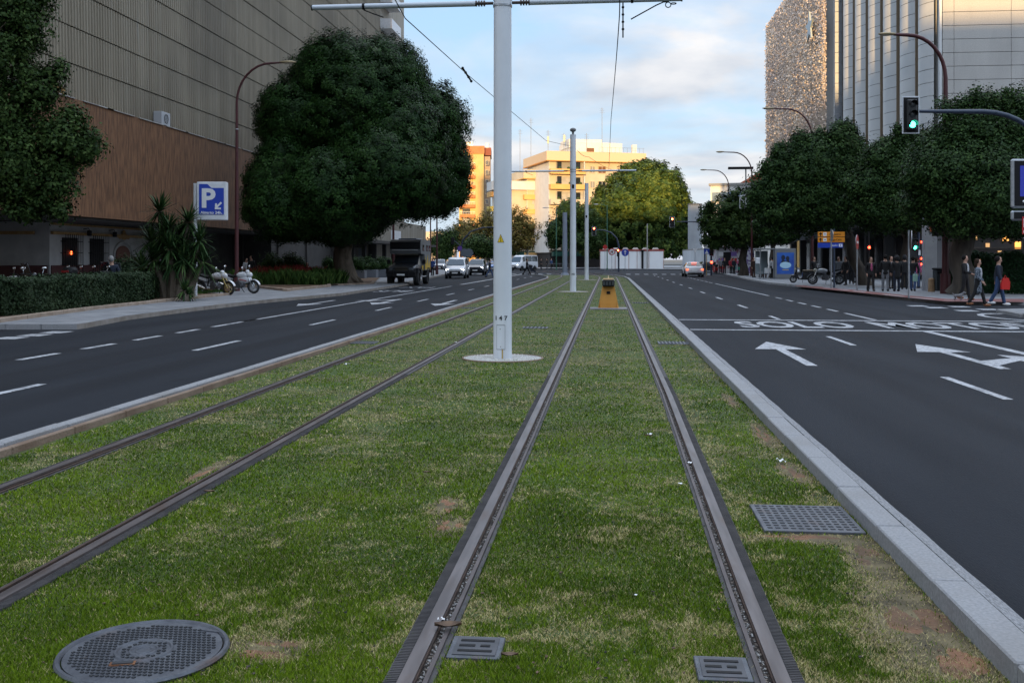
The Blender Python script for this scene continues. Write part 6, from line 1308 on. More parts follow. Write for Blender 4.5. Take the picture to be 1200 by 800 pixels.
# the walking trio at the right
p = person('bearded man in dark jacket and blue jeans walking right with a red bag',1170,357.0,R(70),C_navy,C_denim,'black',stride=.55,arms=((.1,.15),(-.25,.2)),h=1.04,shoes=M_wmark,z0=-.03,D=36.3,open_top=C_blk)
person('woman in open checked coat and tan boots walking right, middle of the trio',1146,358.2,R(62),C_plaid,C_blk,'brown',stride=.65,arms=((.1,.6),(.2,.3)),h=.985,shoes=C_tan,z0=-.03,D=35.6,open_top=C_white,longhair=True,coat_len=.34)
person('young man in black jacket and white shirt looking at his phone, leftmost walker',1131,352.6,R(55),C_blk,C_blk,'black',stride=.35,arms=((.35,.9),(.3,.8)),h=.99,shoes=C_tan,open_top=C_white,z0=.1,D=38)
x,y = W(1178,36.0); b = thing('carrier_bag','bright red carrier bag hanging from the bearded man\'s hand','bag',(x,y,.52),YAW); mb = MB(); mb.prism([(-.15,0.05),(.14,.04),(.155,.30),(.10,.46),(-.08,.46),(-.15,.26)],-.05,.05,axis='y'); mb.build('sack', mat('red_plastic',(.62,.025,.02),.35), b, smooth=30); MB().tube([(-.05,0,.46),(0,0,.56),(.06,0,.46)],.008,5).build('handle', MATS['red_plastic'], b)
# small dog at their feet
x,y = W(1123,37.4); t = thing('dog','small grey dog trotting beside the leftmost walker','dog',(x,y,-.0),R(75)); 
skinned('body',[[((0,.16,.27),(.07,.07)),((0,.0,.27),(.075,.08)),((0,-.14,.29),(.08,.09)),((0,-.22,.37),(.05,.05)),((0,-.28,.42),(.06,.055)),((0,-.37,.40),(.028,.026))],[('j',0),((.05,.17,.2),.04),((.05,.13,.14),.025),((.05,.2,.09),.016),((.05,.18,.0),.016)],[('j',0),((-.05,.17,.2),.04),((-.05,.1,.14),.025),((-.05,.16,.09),.016),((-.05,.14,.0),.016)],[('j',2),((.05,-.15,.2),.032),((.05,-.16,.11),.018),((.05,-.18,.0),.016)],[('j',2),((-.05,-.15,.2),.032),((-.05,-.12,.11),.018),((-.05,-.1,.0),.016)],[('j',0),((0,.24,.34),.018),((0,.28,.42),.01)],[('j',4),((.045,-.26,.49),.015)],[('j',4),((-.045,-.26,.49),.015)]], mat('grey_fur',(.12,.12,.13),.9,col2=(.22,.22,.23),nscale=20), t)
t.scale = (.72,.72,.72); t.location.z = .10
# woman in pink, the waiting group
person('woman in black jacket over a pink top walking towards the road',1020.5,341.2,R(8),C_blk,C_blk,'brown',stride=.25,h=.97,open_top=C_pink,skin=SKIN,longhair=True)
person('man in black jacket and pale grey trousers seen from behind',1037.5,341.0,R(175),C_blk,C_grey,'black',stride=.12,arms=((.0,.1),(.1,.4)),h=1.03)
person('broad person in black hooded coat, back turned, at the crossing',1051,341.3,R(188),C_blk,C_navy,'black',h=1.0,hood=True,fat=1.12,coat_len=.2)
person('person in black coat left of the edge-on sign pole',1060,339.0,R(170),C_blk,C_blk,'black',h=1.02,hood=True)
person('person in dark clothes just right of the edge-on sign pole',1070,341.0,R(150),C_blk,C_denim,'black',h=.98,stride=.2)
person('person with a pink sleeve and pale bag by the dark signal pole',1074,337.6,R(140),C_pink,C_denim,'brown',h=.95,longhair=True)
person('person in white top standing between the two dark coats',1044,338.5,R(20),C_blk,C_blk,'brown',h=1.0,open_top=C_white)
x,y = W(1072.5,47.2); b = thing('carrier_bag','pale green bag held by the person with the pink sleeve','bag',(x,y,.60),YAW); MB().box((0,0,.18),(.22,.08,.34),bev=.02).build('sack', mat('mint_bag',(.3,.5,.42),.5), b, smooth=20); MB().tube([(-.05,0,.35),(0,0,.44),(.05,0,.35)],.007,5).build('handle', M_wmark, b)
person('person in black standing in the shade left of the cruiser motorbike',954,331.5,R(20),C_blk,C_blk,'black',D=66)
person('person with pale bag in the shop shade behind the direction signs',983,331.5,R(-40),C_grey,C_blk,'black',D=62); person('dark-clothed person leaning over the parked scooters behind the signs',991,332.0,R(-60),C_blk,C_blk,'black',D=60,stride=.2); person('person in black with raised arm behind the signs',998,330,R(-20),C_blk,C_blk,'brown',D=63)
person('person in long dark maroon coat waiting left of the bus shelter',883,325,R(30),C_brown,C_brown,'brown',D=86,coat_len=.3); 
person('grey-jacketed person at the bus shelter with back turned',896,326,R(160),C_grey,C_brown,'grey',D=83); person('person in dark coat beside the grey-jacketed one at the shelter',891.5,325,R(190),C_blk,C_blk,'brown',D=85); person('person in pale coat at the right side of the shelter opening',905,326,R(210),C_white,C_blk,'black',D=82)
x,y = W(899.5,80); b = thing('carrier_bag','white paper bag held low at the bus shelter','bag',(x,y,.55),YAW); MB().box((0,0,.2),(.5,.14,.42),bev=.01).build('sack', M_wmark, b, smooth=20); MB().tube([(-.1,0,.41),(0,0,.52),(.1,0,.41)],.008,5).build('handle', M_wmark, b)
for px,D,tp,lab in ((856.5,108,cloth('red',(.4,.03,.05)),'person in red top in front of the kiosk'),(860,106,C_navy,'person in navy beside the one in red at the kiosk'),(849,110,C_blk,'person in black between the lamp post and kiosk'),(866,109,C_pink,'person in pink at the right of the kiosk'),(844.5,112,C_grey,'person in grey left of the kiosk lamp post')): person(lab,px,0,R(random.uniform(-60,60)),tp,C_blk,'black',D=D)
# far left crossing: woman with a pushchair, walkers
pt = person('person in black pushing a pushchair over the far crossing',617.5,322,R(90),C_blk,C_blk,'black',stride=1.0,arms=((.5,.9),(.5,.9)),z0=-.03,D=107,h=1.02)
x,y = W(625,106.5); t = thing('pushchair','black folding pushchair being pushed over the far crossing','pushchair',(x,y,-.03),YAW); 
mb = MB(); mb.tube([(-.75,0,1.05),(-.45,0,.75),(.3,0,.25)],.03,6); mb.tube([(-.35,0,.2),(.1,0,.85)],.03,6); mb.build('frame', M_blk, t); MB().prism([(-.3,.45),(.2,.3),(.3,.45),(-.05,.55),(-.2,1.0),(-.45,.95)],-.2,.2,axis='y').build('seat', C_navy, t); MB().ball((-.3,0,.95),(.25,.22,.18)).build('hood', C_blk, t)
for xx in (-.4,.35): mb = MB(); mb.ring((xx,0,.14),.12,.03,n=16); mb.build('wheel', M_rub, t)
person('person in blue trousers stepping off the kerb beside the near mast',573.5+.5,324,R(95),C_navy,C_denim,'black',stride=.9,z0=-.03,D=92) 
for px,D,tp,lab in ((641,166,C_blk,'distant person in black near the left of the railings'),(646,167,C_denim,'distant person in blue by the railings'),(634,168,C_blk,'distant person in black before the dull red shopfront'),(507,95,cloth('royal',(.03,.07,.25)),'person in blue on the pavement behind the camper truck')): person(lab,px,0,R(random.uniform(-90,90)),tp,C_blk,'black',D=D,z0=.08)
person('woman in white top with dark hair beside the maroon lamp foot on the left',288.5,330,R(60),C_white,C_blk,'black',D=66,longhair=True,h=.95); person('man in black jacket beside the woman in white on the left pavement',293.5+1,330,R(-20),C_blk,C_blk,'black',D=64,h=1.04)
person('woman with long dark hair sitting before the pale shop window',360,331,R(10),C_blk,C_blk,'black',D=66,longhair=True,sit=True)
t = thing('bench','low dark bench under the seated woman','bench',W(360,66.1)+(.1,),YAW); MB().box((0,.05,.42),(1.2,.4,.06)).build('seat', M_barkdk, t, smooth=0); [MB().box((s*.5,.05,.2),(.08,.35,.4)).build('leg', M_blk, t, smooth=0) for s in (-1,1)]
pm = person('grey-haired man in dark blue sitting on his scooter behind the hedge',130.5,0,R(-170),C_navy,C_blk,'grey',D=34.5,sit=True,arms=((.4,.6),(.4,.6)),z0=.42)
# ============================================================ SIGNS, SIGNALS, STREET FURNITURE
def disc(t, name, x, z, r, y, m, n=28): return MB().cyl((x,y,z),(x,y-.006,z),r,n=n).build(name, m, t, smooth=30)
def signal_head(t, x, y, z, lit, w=.30, h=.95, back=True, rz=0, n=3, s=1.0):
    """three-lamp head facing -Y, centre at (x,y,z)"""
    mb = MB(); mb.box((x,y,z),(w*s,.22*s,h*s),bev=.03*s); hd = mb.build('signal_head', mat('signal_black',(.016,.017,.018),.5), t, smooth=30)
    if back:
        MB().box((x,y+.03,z),((w+.22)*s,.02,(h+.22)*s),bev=.008).build('back_board', mat('white_board_edge',(.55,.57,.6),.5), hd, smooth=20); MB().box((x,y+.015,z),((w+.14)*s,.02,(h+.14)*s)).build('board_face', M_blk, hd, smooth=0)
    for k in range(n):
        zz = z+(h*s)*( (n-1)/2-k)/n; on = (k == lit[0]); 
        MB().ball((x,y-.10*s,zz),(.098*s,.045*s,.098*s),n=18,k=9).build('lamp', lit[1] if on else mat('unlit_lens',(.06,.065,.07),.15), hd)
        mb = MB(); mb.grid(lambda u,v:(x+.112*s*math.cos(-.25+u*3.64),y-(.10+.17*v)*s,zz+.112*s*math.sin(-.25+u*3.64)),12,1); mb.build('visor', M_blk, hd)
    return hd
# right: mast arm with the green light, panel, and its pole just outside the frame
D0 = 30.0; x,y = W(1226,D0-.2); t = thing('traffic_signal','dark blue traffic signal mast reaching in from the right with a green light','traffic signal',(x,y,-.03),YAW)
k = D0/FPX; zt = Z(131,D0)+.03
mb = MB(); L_ = (1226-1078)*k
pts = [(0,0,0),(0,0,3.6),(0,0,4.6)]+[(-1.9*(1-math.cos(a)),0,4.6+(Z(131,D0)-4.6)*math.sin(a)) for a in [math.pi/2*i/8 for i in range(1,9)]]+[(-L_,0,Z(130.5,D0))]
mb.tube(pts,[.10,.10,.09]+[.075]*8+[.05],12); mb.build('pole', M_dkblue, t, smooth=60); MB().cyl((0,0,0),(0,0,.5),.16,.14,n=14).build('base', M_dkblue, t)
signal_head(t, -(1226-1068)*k, -.05, Z(135,D0), (2,E_green), w=.30, h=.90)
signal_head(t, -(1226-1199)*k, -.25, Z(287,D0), (1,E_green), w=.24, h=.55, back=False, n=2, s=.9)
t = thing('message_panel','black display panel with a pale frame, cut by the right picture edge','display panel',W(1216,D0-.4)+(0,),YAW)
wv = 62*k; z0,z1 = Z(245,D0),Z(188,D0); MB().box((0,0,(z0+z1)/2),(wv,.16,z1-z0),bev=.05).build('frame', M_steel, t, smooth=30); MB().box((0,-.082,(z0+z1)/2),(wv-.13,.01,z1-z0-.13)).build('screen', M_blk, t, smooth=0)
MB().box((.08,-.09,(z0+z1)/2+.07),(1.29,.008,(z1-z0)*.62)).build('blue_field', mat('deep_blue_field',(.012,.018,.16),.4,emit=(.02,.03,.3),estr=.35), t, smooth=0); MB().ball((-.46,-.09,z0+.2),(.035,.01,.035)).build('white_dot', M_wmark, t)
z0,z1 = Z(261,D0)+.36,Z(246,D0)+.0; MB().box((0,0,Z(253.5-13+0,D0)+.0-.33),(wv,.16,.30),bev=.05).build('frame', M_steel, t, smooth=30); MB().box((0,-.082,Z(240.5,D0)-.33),(wv-.1,.01,.20)).build('screen', M_blk, t, smooth=0)
MB().cyl((.25,.12,-.03),(.25,.12,Z(186,D0)),.05,n=10).build('post', M_dkblue, t)
t = thing('warning_plate','white plate with red border under the display panel at the right edge','sign',W(1203,D0-.5)+(0,),YAW); MB().box((0,0,Z(265,D0)),(.26,.02,.52),bev=.004).build('plate', M_red, t, smooth=0); MB().box((0,-.012,Z(262,D0)),(.19,.01,.26)).build('field', M_wmark, t, smooth=0); MB().box((0,-.012,Z(272,D0)),(.19,.01,.07)).build('field', M_wmark, t, smooth=0); MB().cyl((.06,.04,0),(.06,.04,Z(255,D0)),.03,n=8).build('post', M_dkblue, t)
# parking sign
D0 = 39.5; x,y = W(229,D0); t = thing('parking_sign','blue and white parking sign box with a big letter P on a pale post','parking sign',(x,y,.15),YAW+R(3)); k = D0/FPX
zb,zt = Z(258,D0)-.15,Z(213.5,D0)-.15; bw = 34*k; cx = .9*1*(bw/2)+.0
MB().cyl((0,0,0),(0,0,zt-.05),.075,n=12).build('post', M_white, t); MB().box((.0,.05,(zb+zt)/2),(.16,.12,zt-zb-.1)).build('bracket', M_steel, t, smooth=0)
cx = .10+bw/2; MB().box((cx,-.02,(zb+zt)/2),(bw,.34,zt-zb),bev=.02).build('cabinet', M_white, t, smooth=20)
zc = (zb+zt)/2; H_ = zt-zb; y0 = -.195
MB().prism([(cx-bw*.42,zb+H_*.14),(cx+bw*.42,zb+H_*.14),(cx+bw*.42,zb+H_*.84),(cx+.0,zb+H_*.84),(cx-bw*.14,zb+H_*.94),(cx-bw*.42,zb+H_*.94)],y0,y0-.008,axis='y').build('blue_panel', M_blue, t, smooth=0)
text('P', H_*.68, M_wmark, t, 'letter', at(cx-bw*.12,y0-.012,zc+H_*.045), bold=.035, sx=1.05)
mb = MB(); ax,az = cx+bw*.22,zc-H_*.13; mb.box((ax+.03,y0-.012,az+.03),(.30,.006,.075),ry=-R(45)); mb.box((ax-.075,y0-.013,az-.02),(.07,.006,.24)); mb.box((ax+.0,y0-.014,az-.105),(.24,.006,.07)); mb.build('arrow_symbol', M_wmark, t, smooth=0)
text('Abierto 24h.', .165, M_wmark, t, 'lettering', at(cx-.0,y0-.012,zb+H_*.19), bold=.004); text('LUIS CARMONA', .10, mat('grey_letters',(.25,.27,.32),.6), t, 'lettering', at(cx,y0+.015,zb+H_*.07))
text('s  b a', .12, MATS['grey_letters'], t, 'lettering', at(cx+bw*.22,y0+.015,zb+H_*.89)); MB().box((cx+bw*.13,y0+.018,zb+H_*.89),(.10,.01,.13)).build('logo_box', M_blue, t, smooth=0); text('a', .10, M_wmark, t, 'lettering', at(cx+bw*.13,y0+.008,zb+H_*.895))
# direction signs
D0 = 47.5; x,y = W(977.5,DG(337.5,.1)+.6); D1 = DG(337.5,.1)+.6; k = D1/FPX
t = thing('direction_sign','two orange and one blue direction boards on a dark post above the motorbikes','direction sign',(x,y,.1),YAW); MB().cyl((0,0,0),(0,0,Z(268,D1)-.1),.05,n=10).build('post', M_dkblue, t)
for i,(ya,yb,xa,xb,m,tx) in enumerate(((271.5,277.5,958,989.5,M_orange,'Aeropuerto'),(278,284,958,989.5,M_orange,'Málaga-Cádiz'),(284.5,290.5,958,987.5,M_blue,'Estadio'))):
    cx = ((xa+xb)/2-977.5)*k; wv = (xb-xa)*k; zc = (Z(ya,D1)+Z(yb,D1))/2-.1; hv = (yb-ya)*k*.96
    b = MB().box((cx,-.06,zc),(wv,.03,hv),bev=.004).build('board', m, t, smooth=0); inkm = M_blk if i<2 else M_wmark
    text(tx, hv*.62, inkm, b, 'lettering', at(cx+wv*.14,-.079,zc), sx=.8)
    if i < 2:
        mb = MB(); ax = cx-wv*.40; mb.box((ax,-.08,zc-.04),(.045,.006,hv*.55)); mb.prism([(ax-.10,zc+.0),(ax+.10,zc+.0),(ax,zc+hv*.40)],-.076,-.083,axis='y'); mb.build('arrow_symbol', M_blk, b, smooth=0); MB().box((cx-wv*.24,-.079,zc),(hv*.7,.006,hv*.7)).build('white_square', M_wmark, b, smooth=0); MB().box((cx-wv*.24,-.084,zc),(hv*.3,.006,hv*.12)).build('pictogram', M_blk, b, smooth=0)
    else: mb = MB(); mb.box((cx+wv*.40,-.079,zc),(.2,.006,.16)); mb.build('white_square', M_wmark, b, smooth=0); MB().prism([(cx+wv*.40-.03,zc-.05),(cx+wv*.40+.05,zc),(cx+wv*.40-.03,zc+.05)],-.083,-.088,axis='y').build('arrow_symbol', M_blue, b, smooth=0)
def edge_sign(px, py, ytop, lab, m, r=.34, cols=None, off=0, ang=R(78), pm=None, z0=.10):
    D = DG(py,z0); x,y = W(px,D); t = thing('road_sign', lab, 'road sign', (x,y,z0), YAW); h = Z(ytop,D)-z0; MB().cyl((0,0,0),(0,0,h),.035,n=10).build('post', pm or M_steel, t)
    M_ = Matrix.Translation((off,-.05,h-r)) @ Matrix.Rotation(ang,4,'Z')
    for nm,rr,ya,yb,mm in cols:
        mb = MB(); p0 = M_ @ Vector((0,ya,0)); p1 = M_ @ Vector((0,yb,0)); mb.cyl(p0,p1,rr,n=26); q = mb.build(nm, mm, t, smooth=30)
    return t, h, M_
edge_sign(974,338.2,268.5,'round sign turned nearly edge-on on the galvanised post before the direction signs',None,cols=[('disc',.30,0,.02,M_steel)],off=.05,ang=R(82))
t,h,M_ = edge_sign(1004.3,340.3,275,'red no-entry sign turned half sideways on a thin galvanised post',None,r=.38,cols=[('disc',.38,0,.02,M_steel),('face',.37,-.006,0,M_red)],ang=R(61)); mb = MB(); mb.box((0,-.012,0),(.5,.006,.12)); o = mb.build('white_bar', M_wmark, t, smooth=0); o.data.transform(M_)
edge_sign(1065,349.3,270,'round sign seen edge-on from behind on the nearest galvanised post of the right pavement',None,r=.36,cols=[('disc',.36,0,.02,M_steel)],off=.10,ang=R(70))
# pedestrian signals near the crossing
D0 = DG(337.5,.1); x,y = W(1076.5,D0); t = thing('pedestrian_signal','dark blue signal pole with green walking light and small red lights','traffic signal',(x,y,.1),YAW); k = D0/FPX
MB().cyl((0,0,0),(0,0,Z(272,D0)-.1),.085,n=12).build('pole', M_dkblue, t); signal_head(t,-6*k,-.1,Z(286.5,D0)-.1,(1,E_green),w=.30,h=.66,back=False,n=2)
for py in (283.5,303,309.5): MB().ball((.13,-.08,Z(py,D0)-.1),(.05,.05,.06)).build('red_lamp', E_red, t)
MB().box((.0,-.10,Z(296,D0)-.1),(.10,.05,.28)).build('push_button', M_wmark, t, smooth=0)
t = thing('small_signal','small red signal light in the shade by the leaning trunk','traffic signal',W(1018,52)+(.1,),YAW); MB().cyl((0,0,0),(0,0,3.0),.05,n=8).build('pole', M_blk, t); MB().ball((0,-.08,Z(290,52)-.1),(.07,.05,.07)).build('lamp', E_red, t); MB().box((0,0,Z(290,52)-.1),(.2,.1,.3),bev=.02).build('signal_head', M_blk, t)
x,y = W(1106,47); t = thing('loudspeaker_box','black box fixed to the maroon lamp behind the litter bin','box',(x,y,3.05),YAW); MB().box((-.35,0,0),(.34,.25,.6),bev=.03).build('casing', M_blk, t, smooth=20); MB().box((-.08,0,.1),(.25,.04,.05)).build('bracket', M_blk, t, smooth=0)
# litter bin and stone bollard
D0 = DG(342,.1); x,y = W(1100,D0); t = thing('litter_bin','tall dark litter bin beside the thick maroon lamp foot','litter bin',(x,y,.1),YAW); w = .37/2*1.1
MB().box((0,0,.55),(.44,.42,1.02),bev=.05).build('body', mat('bin_green_grey',(.035,.045,.05),.5), t, smooth=30); MB().box((0,0,1.10),(.50,.46,.10),bev=.04).build('lid', M_blk, t, smooth=30); MB().box((0,-.215,.92),(.30,.01,.12)).build('opening', M_blk, t, smooth=0); mb = MB(); [mb.box((-.16+.08*i,-.213,.45),(.012,.008,.65)) for i in range(5)]; mb.build('ribs', M_blk, t, smooth=0)
x,y = W(1091.5,D0); t = thing('stone_bollard','short tan stone bollard left of the dark litter bin','bollard',(x,y,.1)); MB().cyl((0,0,0),(0,0,.60),.16,.14,n=16).build('shaft', mat('tan_stone',(.28,.17,.09),.85,col2=(.36,.24,.14),nscale=5), t); MB().ball((0,0,.60),(.14,.14,.07)).build('top', MATS['tan_stone'], t)
D0=47; x,y = W(1089,D0+2.5); t = thing('stone_pillar','pale pillar with a small red sign behind the maroon lamp','pillar',(x,y,.1),YAW); MB().box((0,0,2.3),(.6,.4,4.6),bev=.02).build('shaft', mat('pale_pillar',(.3,.3,.31),.7,col2=(.36,.36,.37),nscale=2), t, smooth=20); MB().box((.1,-.22,3.1),(.35,.03,.4)).build('sign', mat('dull_orange_sign',(.4,.1,.04),.5), t, smooth=0)
# bus shelter with poster
D0 = 79; x,y = W(912,D0); t = thing('bus_shelter','glass bus shelter with a lit blue poster panel facing the viewer','bus shelter',(x,y,.1),YAW); k = D0/FPX
def bx(px): return (px-912)*k
z0s,zt_ = .0,Z(292,D0)-.1
MB().box((bx(920),0,(zt_)/2+.06),(25*k,.22,zt_-.0),bev=.02).build('poster_case', mat('grey_case',(.20,.21,.22),.4,.4), t, smooth=20)
ps = MB().box((bx(920),-.115,(Z(296,D0)+Z(321,D0))/2-.1),(20*k,.012,25*k)).build('poster', mat('blue_poster',(.015,.05,.28),.3,col2=(.03,.13,.45),nscale=1.2,emit=(.03,.12,.6),estr=.04), t, smooth=0)
mb = MB(); pc = (Z(308,D0))-.1; mb.ball((bx(917.3),-.125,pc+.42),(.16,.006,.2)); mb.ball((bx(922.5),-.125,pc+.36),(.15,.006,.18)); mb.prism([(bx(914.5),pc-.02),(bx(925),pc-.05),(bx(924),pc+.24),(bx(920.5),pc+.14),(bx(916),pc+.28)],-.12,-.126,axis='y'); mb.build('dark_shapes', mat('poster_dark',(.01,.02,.05),.4), ps); MB().ball((bx(920),-.128,pc-.18),(.45,.006,.26)).build('pale_oval', mat('poster_pale',(.3,.5,.65),.4,emit=(.3,.5,.7),estr=.08), ps); MB().box((bx(920),-.128,pc-.55),(.5,.006,.05)).build('caption_bar', mat('poster_gold',(.6,.4,.1),.5), ps, smooth=0)
MB().box((bx(903),.9,zt_+.02),(28*k,2.0,.10),bev=.02).build('roof', MATS['grey_case'], t, smooth=20)
for px in (891,907): MB().box((bx(px),.05,zt_/2),(.08,.08,zt_)).build('post', MATS['grey_case'], t, smooth=0)
MB().box((bx(899),1.8,1.3),(15*k,.03,1.9)).build('back_glass', mat('shelter_glass',(.25,.3,.32),.1), t, smooth=0); MB().box((bx(899),1.4,.5),(12*k,.4,.06)).build('bench', M_steel, t, smooth=0); MB().box((bx(887.5),-.1,1.45),(.35,.12,.5),bev=.04).build('information_box', M_white, t, smooth=20)
# kiosk
D0 = 116; x,y = W(858,D0); t = thing('kiosk','busy white and red newspaper kiosk beyond the right crossing','kiosk',(x,y,.1),YAW); k = D0/FPX
MB().box((0,1.2,1.5),(3.6,2.4,3.0),bev=.05).build('wall', mat('kiosk_panels',(.5,.5,.52),.6,col2=(.3,.12,.16),nscale=2.2,contrast=(.52,.58)), t, smooth=20); MB().box((0,.9,3.1),(4.2,3.2,.22),bev=.04).build('roof', M_white, t, smooth=20); MB().box((-.6,-.05,1.6),(.9,.08,1.6)).build('counter_opening', M_blk, t, smooth=0)
for i in range(9): MB().box((-1.4+(i%3)*1.3+.2,-.06,.7+(i//3)*.75),(.8,.05,.5)).build('magazine_rack', [M_red,mat('rack_teal',(.08,.3,.32),.6),M_wmark,mat('rack_purple',(.2,.12,.35),.6)][i%4], t, smooth=0)
x,y = W(876,112); t = thing('poster_column','column covered in white and violet posters between kiosk and shelter','poster column',(x,y,.1)); MB().cyl((0,0,0),(0,0,2.9),.75,n=24).build('drum', mat('poster_patches',(.5,.5,.56),.6,col2=(.15,.1,.25),nscale=3,contrast=(.5,.54)), t); MB().ball((0,0,2.9),(.8,.8,.3)).build('cap', M_dkblue, t)
# red light and crossing sign at the far right
D0 = 104; x,y = W(833.5,D0); t = thing('traffic_signal','red-lit traffic signal on a short dark pole beside the blue crossing sign','traffic signal',(x,y,-.03),YAW); MB().cyl((0,0,0),(0,0,Z(288,D0)),.10,n=10).build('pole', M_dkblue, t); signal_head(t,0,-.12,Z(293,D0),(0,emit('hot_red_lamp',(1,.10,.03),22)),n=3); MB().ball((0,-.15,Z(307,D0)),(.12,.06,.12)).build('repeater_lamp', E_red, t)
x,y = W(828,D0-1); t = thing('crossing_sign','blue zebra crossing sign with a white triangle sign above, beside the red light','road sign',(x,y,-.03),YAW); k = D0/FPX
MB().cyl((0,0,0),(0,0,Z(289,D0)),.04,n=8).build('post', mat('yellow_post',(.45,.3,.1),.6), t); MB().box((0,-.06,Z(294.5,D0)),(6.2*k,.03,6*k)).build('blue_square', M_blue, t, smooth=0); MB().prism([(-.2,Z(297,D0)),(.2,Z(297,D0)),(0,Z(292.5,D0))],-.08,-.09,axis='y').build('white_triangle', M_wmark, t, smooth=0)
MB().prism([(-.30,Z(290.8,D0)),(.30,Z(290.8,D0)),(0,Z(285.5,D0))],-.06,-.08,axis='y').build('triangle_sign', M_wmark, t, smooth=0)
# overhead red light further left, arm from the right trees
D0 = 112; x,y = W(826,D0); t = thing('traffic_signal','overhead red light on a long arm before the far ficus','traffic signal',(x,y,-.03),YAW); k = D0/FPX
MB().tube([(0,0,0),(0,0,4.9),(-.35,0,5.75),(-1.2,0,Z(259.5,D0)),(-33*k,0,Z(259.5,D0))],[.1,.09,.08,.07,.05],10).build('pole', M_dkblue, t, smooth=60); signal_head(t,-38.5*k,-.1,Z(260,D0),(0,MATS['hot_red_lamp']),w=.34,h=1.0)
# centre signal with curved mast
D0 = 135; x,y = W(725,D0); t = thing('traffic_signal','curved dark mast with one overhead and one lower red light before the hoarding','traffic signal',(x,y,-.03),YAW); k = D0/FPX
MB().tube([(0,0,0),(0,0,Z(288,D0)),(-.25,0,Z(279,D0)),(-1.0,0,Z(272.5,D0)),(-2.0,0,Z(269.5,D0)),(-26*k,0,Z(269,D0))],[.13,.12,.11,.1,.08,.06],10).build('pole', M_dkblue, t, smooth=60); signal_head(t,-29*k,-.1,Z(270.5,D0),(0,MATS['hot_red_lamp']),w=.36,h=1.0); signal_head(t,-.1,-.2,Z(296,D0),(0,MATS['hot_red_lamp']),w=.34,h=1.0,back=False)
D0 = 140
def round_sign(px, py, D, lab, face, ym=.3, h0=None, extra=None):
    x,y = W(px,D); t = thing('road_sign', lab, 'road sign', (x,y,-.03), YAW); MB().cyl((0,0,0),(0,0,Z(py,D)+.4),.035,n=8).build('post', M_steel, t); z = Z(py,D)+.03
    for nm,r,yy,m in face: disc(t,nm,0,z,r,yy,m)
    if extra: extra(t,z)
    return t
round_sign(717,295,140,'round white and red no-left-turn sign before the white hoarding',[('disc',.48,-.05,M_red),('face',.37,-.06,M_wmark)],extra=lambda t,z:(MB().tube([(.1,-.075,z-.22),(.1,-.075,z+.08),(-.2,-.075,z+.08)],.04,6).build('arrow_symbol', M_blk, t), MB().box((0,-.085,z),(.08,.008,.8),ry=R(45)).build('slash', M_red, t, smooth=0)))
round_sign(732.5,296,138,'round blue sign with white arrow right of the lower red light',[('disc',.50,-.05,M_blue)],extra=lambda t,z:(MB().box((0,-.065,z-.05),(.10,.01,.5)).build('arrow_shaft', M_wmark, t, smooth=0), MB().prism([(-.2,z+.1),(.2,z+.1),(0,z+.36)],-.06,-.07,axis='y').build('arrow_head', M_wmark, t, smooth=0)))
round_sign(709,289.5,150,'small red disc sign on the slim green post',[('disc',.34,-.05,M_red)])
round_sign(814.5,293,120,'small upside-down white triangle sign before the white curved wall',[('disc',.05,-.05,M_steel)],extra=lambda t,z:(MB().prism([(-.3,z+.2),(.3,z+.2),(0,z-.3)],-.06,-.08,axis='y').build('triangle', M_wmark, t, smooth=0)))
for px,lab in ((751,'small two-headed street light before the hoarding centre'),):
    pass
# left carriageway signal arm and the grey sign backs
D0 = 118; x,y = W(540,D0); t = thing('traffic_signal','dark curved signal mast reaching right behind the near mast, left carriageway','traffic signal',(x,y,-.03),YAW); k = D0/FPX
MB().tube([(0,0,0),(0,0,Z(290,D0)),(.25,0,Z(281,D0)),(1.2,0,Z(271,D0)),(2.6,0,Z(266.5,D0)),(46*k,0,Z(265.5,D0))],[.12,.11,.1,.09,.08,.05],10).build('pole', M_dkblue, t, smooth=60); MB().box((-9.5*k,-.1,Z(282,D0)),(.36,.3,.8),bev=.03).build('signal_back', M_blk, t, smooth=20); MB().tube([(0,0,Z(288,D0)),(-1.0,0,Z(280,D0))],.05,6).build('bracket', M_dkblue, t)
for px,D,lab in ((544.5,116,'grey back of a square sign just right of the curved signal mast'),(549.5,114,'grey back of a hexagonal sign, right of its twin by the curved signal mast')):
    x,y = W(px,D); t = thing('road_sign', lab, 'road sign', (x,y,-.03), YAW); MB().cyl((0,0,0),(0,0,Z(293,D)),.04,n=8).build('post', M_steel, t); MB().cyl((0,-.04,Z(296,D)),(0,-.06,Z(296,D)),.52,n=8).build('panel', mat('sign_back_grey',(.13,.15,.18),.5,.3), t, smooth=0)
x,y = W(539,116); t = thing('road_sign','small violet round sign on the curved signal mast','road sign',(x,y,Z(291,116)),YAW); disc(t,'disc',0,0,.28,-.15,mat('violet_disc',(.12,.05,.3),.4)); MB().cyl((0,-.15,0),(0,.0,0),.04,n=8).build('bracket', M_steel, t)
# railings in front of the balconied block
x,y = W(642,160); t = thing('pedestrian_railing','low grey pedestrian railing in front of the balconied block','railing',(x,y,-.03),YAW)
mb = MB(); n = 9
for i in range(n+1): mb.cyl((i*.48,0,0),(i*.48,0,1.0),.03,n=6)
mb.cyl((0,0,1.0),(n*.48,0,1.0),.035,n=6); mb.cyl((0,0,.25),(n*.48,0,.25),.03,n=6); mb.build('rails', mat('railing_grey',(.12,.12,.13),.5,.4), t)
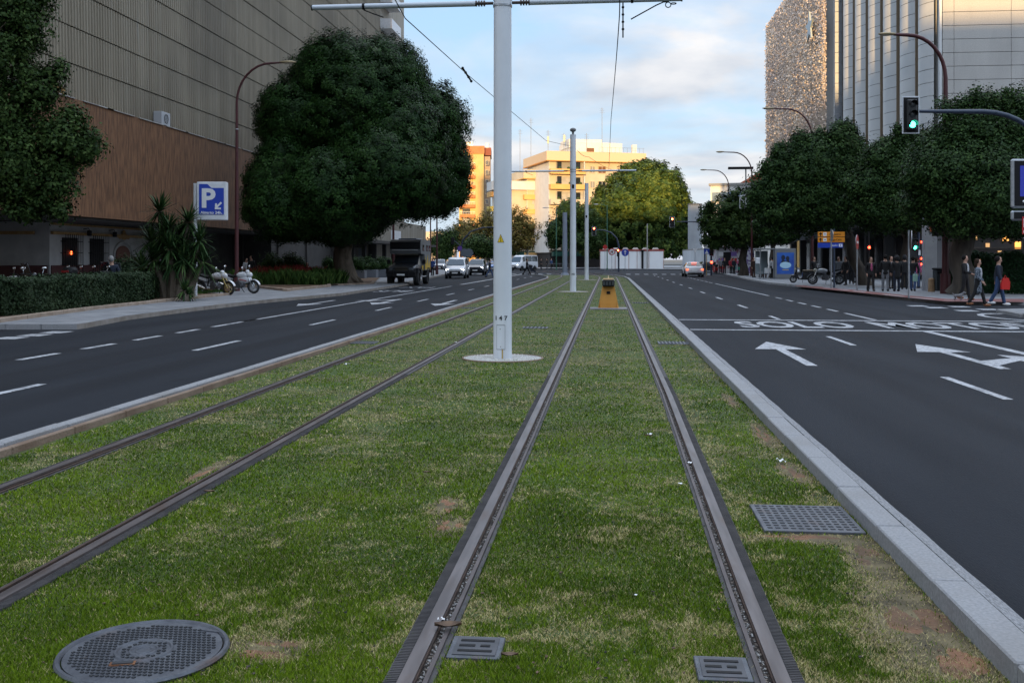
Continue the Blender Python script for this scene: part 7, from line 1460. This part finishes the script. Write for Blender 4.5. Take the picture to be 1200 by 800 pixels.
# ============================================================ YELLOW CONTROL BOX between the rails
x,y = 0.0, 33.15; t = thing('signal_cabinet','tapered ochre trackside box topped by a black lamp housing, between the rails','trackside box',(x,y,0))
MB().box((0,.12,.02),(1.22,.95,.05),bev=.01).build('concrete_base', mat('weathered_slab',(.2,.19,.2),.9,col2=(.28,.27,.27),nscale=3,bump=.3), t, smooth=20)
M_oc = mat('ochre_metal',(.55,.24,.035),.5,col2=(.62,.29,.05),nscale=2.5); add_layer(M_oc,(.30,.11,.03),3.0,.55,.75,stretch=(1,1,.3),strength=.7)
mb = MB(); zt_ = .76; mb.add([(-.34,0,.045),(.34,0,.045),(.34,.42,.045),(-.34,.42,.045),(-.20,.06,zt_),(.20,.06,zt_),(.20,.36,zt_),(-.20,.36,zt_)],[(0,1,5,4),(1,2,6,5),(2,3,7,6),(3,0,4,7),(4,5,6,7),(3,2,1,0)]); b = mb.build('tapered_body', M_oc, t, smooth=20)
mb = MB(); mb.prism([(-.07,.05),(.07,.05),(.055,.22),(-.055,.22)],-.012,.02,axis='y'); mb.build('front_rib', M_oc, b, smooth=0); MB().box((0,.035,.55),(.12,.03,.09)).build('socket', M_blk, b, smooth=0)
for s in (-1,1): MB().add([(s*.34,-.0,.045),(s*.30,-.10,.045),(s*.30,.0,.045),(s*.295,.02,.28)],[(0,1,3),(1,2,3),(0,3,2)]).build('foot_gusset', M_oc, b, smooth=0)
hs = MB().box((0,.02,.86),(.40,.34,.22),bev=.03).build('lamp_housing', M_blk, t, smooth=30); mb = MB(); mb.box((0,.04,1.00),(.36,.30,.05),bev=.015); mb.build('yellow_lid', mat('faded_ochre_lid',(.6,.4,.2),.6), hs, smooth=20)
mb = MB(); [mb.box((-.15+.1*i,-.155,.86),(.06,.012,.12)) for i in range(4)]; mb.build('front_vents', mat('vent_grey',(.05,.055,.06),.4), hs, smooth=0); MB().box((0,.06,.985-.02),(.42,.36,.02)).build('grey_rim', M_steel, hs, smooth=0)
MB().cyl((0,.05,1.02),(0,.05,1.12),.018,n=8).build('antenna', mat('cream_knob',(.6,.5,.35),.6), t)
